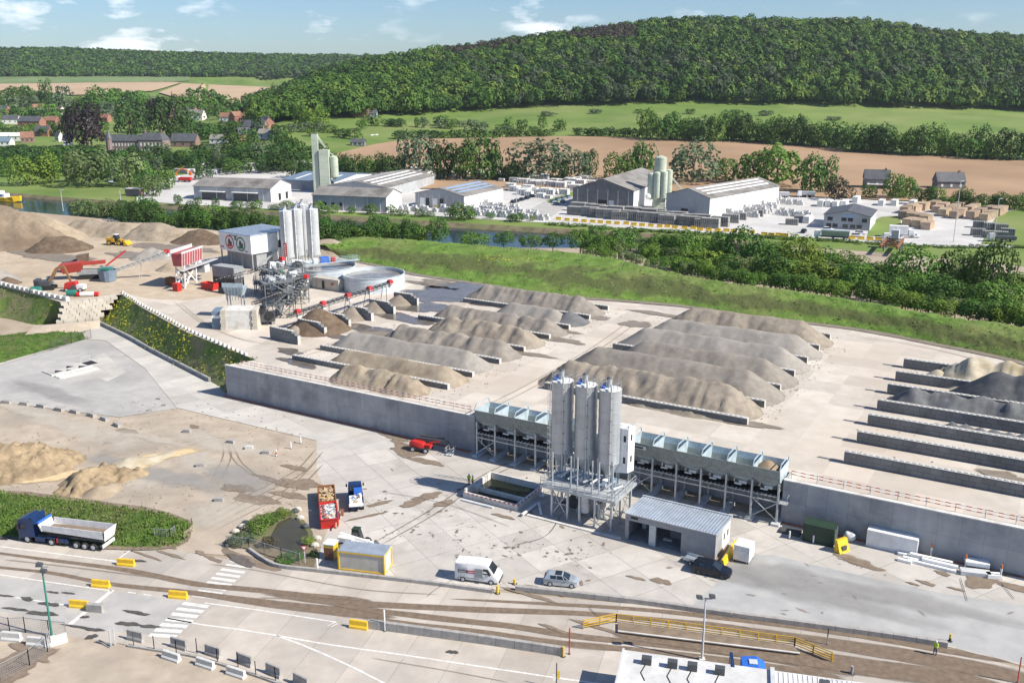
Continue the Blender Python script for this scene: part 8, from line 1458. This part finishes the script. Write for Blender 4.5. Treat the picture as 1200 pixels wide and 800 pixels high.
cf = thing('gantry_crane', 'rusty brown loading gantry reaching over the river', 'crane', G(1046, 293), R(-118)); q = MB(); [q.bar((-5, y, 3.2), (13, y, 3.0), .6, 1.0) for y in (-2.6, 2.6)]; [q.bar((x, -2.6, 3.2), (x, 2.6, 3.2), .35) for x in (-4, 0, 4, 8, 12)]; q.build('beams', 'rust', cf); q = MB(); [q.bar((x, y, -1), (x, y, 3.2), .5) for x in (-4, 3) for y in (-2.6, 2.6)]; q.build('leg', 'mid_grey', cf); q = MB(); q.box(-5.5, -2.5, -1.2, 1.2, 3.7, 6.5); q.build('cabin', 'light_grey', cf)
# ================================================================ HOUSES OF THE VILLAGE
def house(px, py, L_, d, h, rise, yaw, wall, roof, label, wins=3, chim=True, name='village_house'):
    p = GT(px, py); r = thing(name, label, 'house', (p.x, p.y, p.z-.3), yaw); H = h+.3; q = MB(); q.box(-L_/2, L_/2, -d/2, d/2, 0, H-.02)
    for x in (-L_/2, L_/2-.04): q.prism([(-d/2, H-.05), (d/2, H-.05), (0, H+rise-.1)], x, x+.04, ax='x')
    q.build('wall', wall, r); q = MB(); q.prism([(-d/2-.4, H-.25), (0, H+rise), (d/2+.4, H-.25), (d/2+.4, H), (0, H+rise+.25), (-d/2-.4, H)], -L_/2-.3, L_/2+.3, ax='x'); rf = q.build('roof', roof, r)
    if chim: q = MB(); q.box(L_*.3, L_*.3+.9, -.45, .45, H+rise*.6, H+rise+1.1); q.build('chimney', 'brick_dull', rf)
    for i in range(wins): x = -L_/2+L_*(i+.5)/wins; q = MB(); q.box(x-.55, x+.55, -d/2-.05, -d/2-.005, H*.4, H*.4+1.4); q.build('window', 'glass' if wall != 'shed_dark' else 'white', r)
    q = MB(); q.box(L_/2, L_/2+.05, -.5, .5, .3, 2.3); q.build('door', 'wood', r); return r
HS = [(38, 148, 24, 12, 5, 4.5, -8, 'brick_red', 'roof_slate', 'red brick house with a slate roof and a red annex'), (62, 147, 12, 9, 5, 4, -8, 'brick_red', 'roof_tile', 'red-roofed brick annex right of the slate-roofed brick house'), (14, 145, 16, 9, 4.5, 4, 5, 'render_white', 'roof_slate', 'small pale house left of the red brick house'), (10, 165, 26, 9, 4, 2.4, 0, 'render_white', 'render_white', 'long low white building at the left edge'), (6, 171, 12, 8, 3.5, 3, 0, 'render_white', 'blue_grey', 'small blue-roofed house below the long white building'), (33, 167, 10, 8, 4, 4.5, 20, 'brick_dull', 'roof_tile', 'brown-roofed house right of the long white building'), (80, 171, 6, 6, 4.5, 4, 10, 'render_white', 'roof_slate', 'small white house with a steep dark roof below the dark trees'), (70, 166, 5, 5, 4, 4, -30, 'render_white', 'roof_slate', 'tiny white gabled house left of the steep-roofed one'), (122, 143, 15, 8, 4.5, 4, -15, 'brick_red', 'roof_tile', 'orange-roofed house between the dark trees'), (95, 138, 13, 8, 4.5, 4, 0, 'render_white', 'roof_slate', 'pale house with a grey roof above the dark trees'), (231, 141, 18, 10, 6, 5, -10, 'render_white', 'roof_grey', 'large pale house right of the church spire'), (266, 143, 12, 8, 5, 4, -8, 'render_white', 'roof_tile', 'white house with orange roof in the middle of the village'), (277, 142, 12, 8, 5, 4.5, 60, 'brick_red', 'roof_tile', 'brick house with orange roof beside the white one'), (288, 143, 9, 7, 4, 4, 0, 'brick_dull', 'roof_tile', 'small orange-roofed house right of the brick house'), (295, 128, 12, 8, 5, 4, 0, 'shed_grey', 'roof_slate', 'grey house near the foot of the wooded hill'), (300, 156, 18, 10, 5, 5, -12, 'brick_dull', 'roof_slate', 'dull brick house with slate roof before the meadow'), (292, 164, 16, 9, 4.5, 4.5, 25, 'brick_red', 'roof_slate', 'brick house with pale gable windows below the slate-roofed house'), (318, 163, 18, 8, 4, 3, -10, 'shed_grey', 'roof_grey', 'low grey outbuilding right of the brick houses'), (218, 172, 20, 10, 4.5, 5.5, -5, 'brick_dull', 'roof_slate', 'dark slate-roofed barn right of the chateau'), (258, 168, 14, 8, 3.5, 3, -5, 'render_white', 'roof_grey', 'low pale outbuilding among dark trees'), (423, 137, 15, 10, 5, 4, 0, 'brick_red', 'roof_tile', 'red-tiled house at the edge of the wooded hill'), (437, 138, 8, 7, 4, 3, 0, 'shed_grey', 'roof_slate', 'small grey house beside the red-tiled house on the hill foot'), (3, 118, 14, 8, 5, 4, 0, 'render_white', 'roof_slate', 'white house in the far trees at the left edge'), (420, 171, 10, 6, 2.5, 2.2, -5, 'shed_dark', 'roof_slate', 'dark field shelter on the meadow'), (1026, 221, 12.5, 8, 5.2, 4.4, -14, 'shed_dark', 'roof_slate', 'dark slate-roofed house with a white canopy at the field edge'), (1111, 221.5, 14, 8, 4.2, 4.4, -4, 'shed_dark', 'roof_slate', 'dark brick house with a long slate roof at the right field edge')]
for a in HS: o = house(*a[:6], R(a[6]), *a[7:])
for wl_, rf_, lab, grp, pts in (('render_white', 'roof_tile', 'small pale far house with a brown tiled roof half hidden by trees', 'far pale houses with brown roofs', ((20, 122), (46, 131), (72, 134), (108, 130), (142, 132), (212, 128), (246, 133), (262, 130))), ('brick_red', 'roof_slate', 'small far brick house with a slate roof half hidden by trees', 'far brick houses with slate roofs', ((5, 133), (84, 127), (128, 136), (186, 131), (225, 134), (284, 133), (312, 150), (52, 160), (110, 158), (98, 149)))):
    pr_ = None
    for px, py in pts:
        if pr_ is None: pr_ = house(px, py, 13, 9, 4.5, 4.5, R(-10), wl_, rf_, lab); pr_['group'] = grp
        else: p = GT(px, py); dup(pr_, (p.x, p.y, p.z-.3), R(rng.uniform(-60, 40)))
q = MB(); q.box(-5, 6.5, -6.5, -4.05, 2.8, 3.1); q.build('canopy', 'white', [x for x in bpy.data.objects if x.get('label', '').startswith('dark slate-roofed house with')][0])
# chateau
p = GT(160, 179.5); ch = thing('chateau', 'long grey-violet chateau with slate roofs, corner turret and rows of pale windows', 'chateau', (p.x, p.y, p.z-.3), R(-4)); mat('chateau_brick', (.19, .14, .14), (.25, .19, .185), rough=.9, scale=.3)
q = MB(); q.box(-20, 4, 0, 9, 0, 9); q.box(4, 22, -4, 9, 0, 10); q.build('wall', 'chateau_brick', ch); q = MB(); q.prism([(-.4, 9), (9.4, 9), (6.2, 13), (2.8, 13)], -20.3, 4, ax='x'); q.hexa([(3.7, -4.4, 10), (22.4, -4.4, 10), (22.4, 9.4, 10), (3.7, 9.4, 10)], [(6.5, -1, 14.5), (19.5, -1, 14.5), (19.5, 6, 14.5), (6.5, 6, 14.5)]); rf = q.build('roof', 'roof_slate', ch)
for x in (7, 19): q = MB(); q.box(x, x+.9, 1, 2, 14, 17); q.build('chimney', 'brick_dull', rf)
q = MB(); q.lathe([(2.4, 0), (2.4, 10.5)], 12, c=(-20, .5)); q.build('turret', 'chateau_brick', ch); q = MB(); q.lathe([(2.8, 10.5), (.01, 17)], 12, c=(-20, .5)); q.build('turret_roof', 'roof_slate', ch)
for i in range(9):
    for z in (1.4, 5.2): q = MB(); q.box(-17.5+i*2.3, -16.5+i*2.3, -.06, -.01, z, z+2.0); q.build('window', 'render_white', ch)
for i in range(6):
    for z in (1.4, 5.6): q = MB(); q.box(5.2+i*2.8, 6.4+i*2.8, -4.06, -4.01, z, z+2.4); q.build('window', 'render_white', ch)
p = GT(204, 141); cs = thing('church', 'church tower with a slender dark spire above the trees', 'church', p); q = MB(); q.box(-3, 3, -3, 3, 0, 16); q.build('tower', 'brick_dull', cs); q = MB(); q.lathe([(3.6, 16), (1.6, 20), (.05, 32)], 8); q.build('spire', 'roof_slate', cs); q = MB(); q.box(3, 18, -4, 4, 0, 9); q.prism([(-4.3, 9), (4.3, 9), (0, 14)], 3, 18, ax='x'); q.build('nave', 'roof_slate', cs)
# ================================================================ TREES AND SHRUBS
TM = {}
def crown_mesh(kind, k):
    if (kind, k) not in TM:
        n, leaf, lb = {'near': (1700, .066, 14), 'mid': (900, .082, 12), 'far': (330, .13, 9)}[kind]
        Q = crown_np(n, leaf, 1, 1, lb, seed=100+k*7+len(kind), low=-.85, spread=.68, jit=.34); V = Q.reshape(-1, 3); me = bpy.data.meshes.new('crown_'+kind); F = np.arange(len(V)).reshape(-1, 4)
        me.from_pydata([tuple(v) for v in V], [], [tuple(f) for f in F]); me.materials.append(MATS['leaf_green']); me.update(); TM[(kind, k)] = me
    return TM[(kind, k)]
def trunk_mesh():
    if 'trunk' not in TM:
        q = MB(); q.cyl((0, 0, -.3), (0, 0, .55), .05, .03, n=7); q.cyl((0, 0, .4), (.16, .1, .75), .022, .01, n=5); q.cyl((0, 0, .42), (-.15, .08, .72), .022, .01, n=5); q.cyl((0, 0, .45), (.02, -.17, .75), .02, .01, n=5); q.cyl((0, 0, .55), (0, 0, .8), .03, .01, n=6); o = q.build('trunk', 'bark'); TM['trunk'] = o.data; bpy.data.objects.remove(o)
    return TM['trunk']
def tree(p, r, h, m, label, group=None, kind='mid', name='tree', cat='tree', low=.03):
    t = thing(name, label, cat, p, 0, group); a = rng.random()*6.3
    c = bpy.data.objects.new('crown' if name == 'tree' else 'foliage', crown_mesh(kind, int(rng.integers(4)))); COL.objects.link(c); c.parent = t; rz = h*(1-low)/2; c.location = (0, 0, h*low+rz*.96); c.scale = (r*1.12, r*1.12, rz*1.12); c.rotation_euler = (0, 0, a); c.material_slots[0].link = 'OBJECT'; c.material_slots[0].material = MATS[m]
    k = bpy.data.objects.new('trunk' if name == 'tree' else 'stem', trunk_mesh()); COL.objects.link(k); k.parent = t; k.scale = (h*.7, h*.7, h*.9); k.rotation_euler = (0, 0, a); return t
def ptree(px, py, w, h, m, label, group=None, kind='mid', z=None, name='tree', cat='tree', low=.03):
    p = GT(px, py) if z is None else G(px, py, z); s = CF/(p.y*cT-(p.z-CH)*sT); return tree(p, w/2/s, h/s*1.03, m, label, group, kind, name, cat, low)
TL = [(492, 211, 42, 54, 'leaf_grey', 'big grey-green tree behind the far sheds, left of centre'), (516, 211, 28, 46, 'leaf_dark', 'dark slim tree right of the big grey-green tree'), (540, 211, 34, 46, 'leaf_mid', 'broad mid-green tree behind the stockyard'), (562, 211, 42, 52, 'leaf_mid', 'tall mid-green tree, highest behind the stockyard'), (577, 212, 24, 38, 'leaf_dark', 'dark tree right of the tallest stockyard tree'), (632, 211, 60, 46, 'leaf_grey', 'wide grey-green tree before the ploughed field'), (678, 212, 26, 36, 'leaf_grey', 'small grey-green tree beside the works road'), (691, 211, 16, 36, 'leaf_dark', 'narrow dark tree at the end of the works road'), (656, 213, 20, 24, 'leaf_dark', 'low dark tree between the two grey-green ones'), (724, 214, 28, 34, 'leaf_green', 'round green tree left of the dark hall roof'), (741, 212, 24, 36, 'leaf_mid', 'green tree behind the dark hall roof'), (754, 211, 26, 44, 'leaf_mid', 'tall dark-green tree left of the green silos'), (812, 214, 56, 46, 'leaf_grey', 'wide silvery tree behind the white hall'), (850, 213, 30, 28, 'leaf_mid', 'round tree behind the white hall roof end'), (882, 218, 36, 40, 'leaf_green', 'green tree right of the white hall'), (910, 219, 54, 50, 'leaf_green', 'largest round green tree behind the ring stacks'), (949, 226, 32, 44, 'leaf_mid', 'tall green tree left of the brownish one'), (967, 226, 22, 42, 'leaf_mid', 'slim dark green tree beside the brownish tree'), (982, 235, 28, 26, 'leaf_brown', 'brownish round tree behind the office'), (1018, 233, 16, 16, 'leaf_mid', 'small bush tree before the dark house'), (1046, 234, 22, 30, 'leaf_green', 'green tree right of the dark house'), (1061, 233, 24, 28, 'leaf_green', 'light green tree behind the white trailers'),
      (36, 217, 38, 34, 'leaf_yellow', 'bright yellow-green round tree on the far bank'), (61, 215, 24, 38, 'leaf_yellow', 'upright light green tree right of the yellow-green one'), (90, 214, 24, 36, 'leaf_yellow', 'fresh green tree left of the big willow'), (106, 219, 48, 44, 'leaf_pale', 'big pale willow left of the white stream'), (150, 219, 36, 38, 'leaf_pale', 'rounded pale willow right of the white stream'), (172, 216, 18, 26, 'leaf_green', 'bright green young tree right of the willow'), (180, 230, 24, 26, 'leaf_pale', 'pale bushy tree at the small brown shed'), (103, 173, 40, 52, 'leaf_purple', 'huge almost black copper beech left of the chateau'), (154, 160, 38, 42, 'leaf_dark', 'big dark tree above the chateau roof'), (174, 156, 30, 36, 'leaf_purple', 'dark copper beech right of the big dark tree'), (199, 164, 42, 52, 'leaf_dark', 'large dark tree below the church spire'), (84, 160, 20, 28, 'leaf_purple', 'dark purple tree left of the huge copper beech'), (30, 126, 30, 22, 'leaf_mid', 'broad far tree above the red brick house'), (56, 126, 13, 32, 'leaf_mid', 'tall poplar-shaped tree left in the far belt'), (122, 131, 34, 28, 'leaf_green', 'light green tree group crown above the orange roof'), (325, 137, 10, 36, 'leaf_dark', 'pointed dark conifer at the foot of the hill'), (332, 138, 10, 34, 'leaf_dark', 'second pointed conifer at the foot of the hill'), (306, 146, 24, 30, 'leaf_green', 'fresh green tree before the conifers'), (352, 150, 14, 30, 'leaf_green', 'slim green tree at the meadow corner'), (370, 152, 26, 24, 'leaf_yellow', 'yellow-green tree at the meadow corner')]
for a in TL: ptree(a[0], a[1], a[2], a[3], a[4], a[5])
def hedge(pxs, n, w, h, mats, name, label, cat, kind=None, jy=.5, z=None):
    X = [p[0] for p in pxs]; Y = [p[1] for p in pxs]; sp = []; T_ = [crown_np(150, .17, 1, 1, 8, seed=300+k, low=-.85, jit=.34) for k in range(3)]
    for i in range(n):
        px = X[0]+(X[-1]-X[0])*(i+.5)/n+rng.normal()*1.5; py = I_(px, X, Y)+rng.normal()*jy; p = GT(px, py) if z is None else G(px, py, z); s = CF/(p.y*cT-(p.z-CH)*sT); r = rng.uniform(*w)/2/s; hh = rng.uniform(*h)/s
        sp.append((p.x, p.y, p.z+hh*.48, r, hh/2/r, i % 3, int(rng.integers(len(mats))), rng.random()*6))
    return tag(merge_trees(name, sp, T_, mats, kind=kind), label, cat)
def belt(pxs, n, w, h, mats, label, group, kind='far', jx=3, jy=1.5, name='tree', cat='tree', low=.02, z=None):
    X = [p[0] for p in pxs]; Y = [p[1] for p in pxs]
    for i in range(n):
        px = X[0]+(X[-1]-X[0])*(i+.5)/n+rng.normal()*jx; ptree(px, I_(px, X, Y)+rng.normal()*jy, rng.uniform(*w), rng.uniform(*h), mats[rng.integers(len(mats))], label, group, kind, z, name, cat, low)
belt([(752, 163), (850, 166), (905, 168), (1000, 178), (1100, 184), (1210, 189)], 40, (18, 32), (22, 38), ['leaf_green', 'leaf_mid', 'leaf_mid', 'leaf_dark'], 'round green tree in the hedgerow above the ploughed field', 'hedgerow trees above the ploughed field', 'mid', 4, 1)
hedge([(462, 163), (560, 162), (650, 160)], 34, (11, 15), (9, 12), ['leaf_dark', 'leaf_mid'], 'hedge', 'long clipped dark hedge along the upper edge of the ploughed field', 'hedge'); hedge([(672, 159), (755, 162)], 15, (11, 16), (9, 13), ['leaf_dark', 'leaf_mid'], 'hedge', 'short dark hedge left of the hedgerow trees', 'hedge')
belt([(420, 146), (500, 149), (580, 151), (660, 153)], 20, (9, 20), (7, 15), ['leaf_grey', 'leaf_mid', 'leaf_green'], 'scattered bush on the sloping green meadow', 'scattered meadow bushes', 'far', 6, 2, 'shrub', 'shrub', .02); belt([(620, 138), (760, 134), (1000, 138)], 7, (10, 20), (4, 7), ['leaf_mid', 'leaf_grey'], 'low bush in the open meadow under the forest', 'low bushes under the forest', 'far', 14, 2, 'shrub', 'shrub', .02)
belt([(1072, 240), (1120, 243), (1200, 247), (1240, 250)], 15, (14, 24), (14, 24), ['leaf_mid', 'leaf_green', 'leaf_dark'], 'dark green shrub of the hedge behind the timber stacks', 'hedge behind the timber stacks', 'mid', 3, 1.2, 'shrub', 'shrub', .05)
belt([(400, 212), (470, 212)], 8, (18, 24), (24, 34), ['leaf_dark', 'leaf_dark', 'leaf_mid'], 'dark tree in the row beyond the low far sheds', 'dark trees beyond the far sheds', 'mid', 2, .8); belt([(584, 213), (612, 213)], 3, (16, 22), (18, 26), ['leaf_dark'], 'low dark tree at the stockyard back', 'low dark trees at the stockyard back', 'mid', 2, .6)
belt([(-15, 128), (120, 127), (240, 130), (330, 134)], 46, (16, 26), (14, 24), ['leaf_mid', 'leaf_green', 'leaf_grey', 'leaf_mid'], 'green tree in the far belt before the tan fields', 'far tree belt before the tan fields', 'far', 4, 4)
belt([(-10, 136), (120, 137), (260, 137)], 30, (14, 24), (10, 17), ['leaf_mid', 'leaf_green', 'leaf_dark', 'leaf_grey'], 'garden tree between the village houses', 'garden trees of the village', 'far', 5, 4); belt([(230, 164), (300, 170), (345, 168)], 14, (14, 22), (14, 24), ['leaf_dark', 'leaf_mid'], 'dark tree around the brick houses by the meadow', 'dark trees by the brick houses', 'far', 4, 4)
belt([(-12, 190), (60, 192), (128, 196)], 26, (18, 28), (12, 18), ['leaf_dark', 'leaf_dark', 'leaf_mid'], 'shady dark tree of the park below the village', 'shady park trees below the village', 'far', 4, 4); belt([(140, 198), (215, 199), (300, 200), (372, 203), (405, 206)], 40, (18, 30), (14, 24), ['leaf_dark', 'leaf_dark', 'leaf_mid', 'leaf_grey'], 'shady dark tree between chateau and stockyard', 'shady trees between chateau and stockyard', 'mid', 4, 5)
belt([(-10, 157), (100, 158), (128, 158)], 12, (14, 22), (9, 14), ['leaf_dark', 'leaf_mid', 'leaf_green'], 'garden tree between the brick house and the white building', 'garden trees by the brick house', 'far', 4, 1.5); belt([(-10, 181), (70, 182), (126, 183)], 18, (16, 26), (8, 13), ['leaf_dark', 'leaf_mid', 'leaf_dark'], 'dark tree on the shaded slope below the white houses', 'dark trees below the white houses', 'far', 4, 2); belt([(205, 158), (250, 160), (285, 158)], 14, (14, 24), (10, 18), ['leaf_dark', 'leaf_mid'], 'dark tree between the church and the brick houses', 'dark trees behind the barn', 'far', 4, 3); belt([(232, 182), (300, 184), (375, 184)], 24, (16, 26), (12, 18), ['leaf_dark', 'leaf_mid', 'leaf_dark', 'leaf_grey'], 'dark tree on the slope between barn and meadow', 'dark trees between barn and meadow', 'far', 4, 4)
belt([(340, 158), (385, 160), (430, 156)], 9, (10, 18), (8, 14), ['leaf_mid', 'leaf_green', 'leaf_grey'], 'bush along the village side of the meadow', 'bushes along the meadow', 'far', 3, 4, 'shrub', 'shrub', .05); belt([(8, 205), (90, 205), (160, 214), (200, 222)], 14, (14, 24), (14, 26), ['leaf_mid', 'leaf_dark', 'leaf_green'], 'green tree on the far bank behind the willows', 'trees behind the willows', 'mid', 5, 2)
# far bank of the river: low bushes at the works fence
belt([(205, 240), (360, 248), (470, 253), (560, 257), (640, 262)], 22, (7, 18), (6, 14), ['leaf_green', 'leaf_mid'], 'small bush on the far river bank before the sheds', 'bushes on the far river bank', 'mid', 5, .6, 'shrub', 'shrub', .05); ptree(541, 258, 22, 20, 'leaf_green', 'largest green bush at the white ring stacks on the far bank')
hedge([(640, 264), (800, 274), (1000, 285), (1220, 298)], 90, (8, 14), (2.5, 5.5), ['leaf_green', 'leaf_mid'], 'ground_cover', 'low green strip of plants along the far river bank', 'plants', 'stuff')
# near bank: thicket behind the berm
bcx, bcy = [p[0] for p in BC], [p[1] for p in BC]
for px0 in np.arange(690, 1300, 9.5):
    for off, z, h0, h1 in ((-3, 6.8, 3.2, 5.2), (-12, 3.6, 4.5, 7.5), (-23, .6, 5, 9.5)):
        if rng.random() < .10: continue
        px = px0+rng.normal()*4; py = I_(px, bcx, bcy)+off*(.7+.3*min(1.4, (px-600)/400))+rng.normal()*1.2; p = G(px, py, z); h = rng.uniform(h0, h1)*(1.0 if px > 780 else .75); q_ = rng.random()
        tree(p, h*rng.uniform(.5, .75), h*rng.uniform(.85, 1.1), 'leaf_green' if q_ < .5 else ('leaf_yellow' if q_ < .7 else ('leaf_pale' if q_ < .78 else 'leaf_mid')), 'bushy green shrub in the dense thicket between berm and river', 'dense thicket between berm and river', 'near', 'shrub', 'shrub', .03)
for px, py, w, h, m, lab in ((1158, 352, 42, 68, 'leaf_mid', 'tall grey-green poplar, highest of the riverside thicket'), (1122, 345, 44, 52, 'leaf_mid', 'tall dark green tree left of the riverside poplar'), (1062, 345, 50, 54, 'leaf_green', 'broad light green tree left of the gap with the gantry'), (862, 318, 48, 50, 'leaf_mid', 'broad tree in the thicket below the white hall'), (935, 322, 40, 46, 'leaf_yellow', 'yellow-green tree in the thicket before the office'), (800, 308, 34, 38, 'leaf_green', 'bright green tree in the thicket below the riverside stacks'), (725, 298, 30, 30, 'leaf_mid', 'round dark bush at the water left of the thicket'), (680, 292, 26, 24, 'leaf_green', 'round bush alone at the water'), (515, 283, 20, 28, 'leaf_mid', 'upright bush in front of the water left of the round ones'), (556, 288, 30, 16, 'leaf_green', 'low wide bush on the berm crest'), (590, 287, 22, 16, 'leaf_mid', 'low bush beside the wide one on the berm crest'), (648, 290, 22, 18, 'leaf_mid', 'small round bush at the water before the road bend'), (622, 289, 26, 14, 'leaf_green', 'low bush between two round ones at the water'), (706, 296, 26, 22, 'leaf_green', 'bush right of the lone round one')): ptree(px, py, w, h, m, lab, None, 'near', 4.0 if px < 720 else 2.5)
belt([(398, 282), (440, 283), (496, 285)], 14, (18, 28), (20, 30), ['leaf_mid', 'leaf_mid', 'leaf_dark', 'leaf_green'], 'dark green shrub at the water behind the left end of the berm', 'shrubs behind the left end of the berm', 'near', 4, 2, 'shrub', 'shrub', .04, 2.0)
belt([(150, 262), (200, 268), (260, 274), (325, 280), (400, 284)], 30, (20, 32), (20, 32), ['leaf_mid', 'leaf_dark', 'leaf_green', 'leaf_mid'], 'dense green bush behind the sand heaps and the plant building', 'bushes behind the sand heaps', 'near', 4, 3, 'shrub', 'shrub', .04, 4.0); belt([(88, 254), (125, 257), (155, 260)], 5, (20, 30), (16, 26), ['leaf_green', 'leaf_pale', 'leaf_mid'], 'pale green bush on the near bank by the masts', 'bushes by the masts', 'near', 3, 1.5, 'shrub', 'shrub', .04, 4.0)
# pond plants
for px, py, w, h, m, lab in ((303, 622, 24, 17, 'leaf_green', 'dark green bush at the left side of the pond'), (318, 612, 18, 12, 'leaf_green', 'green bush at the back of the pond'), (332, 604, 18, 9, 'leaf_yellow', 'yellow-green bush at the far tip of the pond'), (362, 637, 14, 9, 'leaf_yellow', 'small yellow-green tuft on the right pond edge'), (278, 637, 20, 13, 'leaf_grey', 'greyish reed clump at the near left pond corner'), (316, 640, 16, 14, 'leaf_brown', 'brownish reed clump in front of the pond'), (294, 634, 14, 10, 'leaf_grey', 'grey-green reeds left of the pond'), (340, 655, 26, 5, 'leaf_mid', 'low weeds along the pond fence'), (368, 652, 10, 9, 'leaf_dark', 'dark weed clump right of the pond')): ptree(px, py, w, h, m, lab, None, 'mid', .0, 'shrub', 'shrub', .02)
for i, (px, py) in enumerate(((346, 600), (352, 608), (349, 598), (358, 618), (284, 618), (276, 624), (288, 614), (372, 632), (369, 640), (268, 636))): o = MB().ball((0, 0, .2), (.6, .45, .4), n=8, k=5).build('stone', 'stone_block' if i % 3 else 'dark_steel', None, loc=G(px, py)); tag(o, 'rough stone lying at the edge of the small pond', 'stone', 'stones round the pond')
# cattle on the meadow
for px, py, lab in ((436, 160, 'white cow lying on the meadow, left of two'), (441, 159.5, 'white cow lying on the meadow, right of two')):
    c = thing('cow', lab, 'cow', GT(px, py), R(10)); q = MB(); loft(q, [(-1.2, [(0, .3), (.25, .4), (.35, .8), (.2, 1.15), (0, 1.2)]), (-.4, [(0, .15), (.45, .3), (.5, .8), (.3, 1.25), (0, 1.3)]), (.6, [(0, .2), (.4, .35), (.45, .85), (.28, 1.25), (0, 1.32)]), (1.1, [(0, .6), (.2, .7), (.24, 1.1), (.16, 1.4), (0, 1.45)]), (1.5, [(0, .9), (.14, .95), (.16, 1.2), (.1, 1.4), (0, 1.45)]), (1.9, [(0, .9), (.08, .92), (.1, 1.05), (.06, 1.15), (0, 1.18)])]); q.build('body', 'render_white', c, smooth=True)

# ================================================================ AIR
hb = MB().box(-3800, 3800, -250, 3700, -3.2, 230).build('haze', 'white'); hb['kind'] = 'stuff'
hm = bpy.data.materials.new('haze_air'); hm.use_nodes = True; hm.node_tree.nodes.clear(); ho = N(hm.node_tree, 'ShaderNodeOutputMaterial'); pv = N(hm.node_tree, 'ShaderNodeVolumePrincipled'); pv.inputs['Color'].default_value = (.80, .88, 1, 1); pv.inputs['Density'].default_value = 4.5e-5; pv.inputs['Anisotropy'].default_value = .2
hm.node_tree.links.new(pv.outputs[0], ho.inputs['Volume']); hb.data.materials.clear(); hb.data.materials.append(hm)
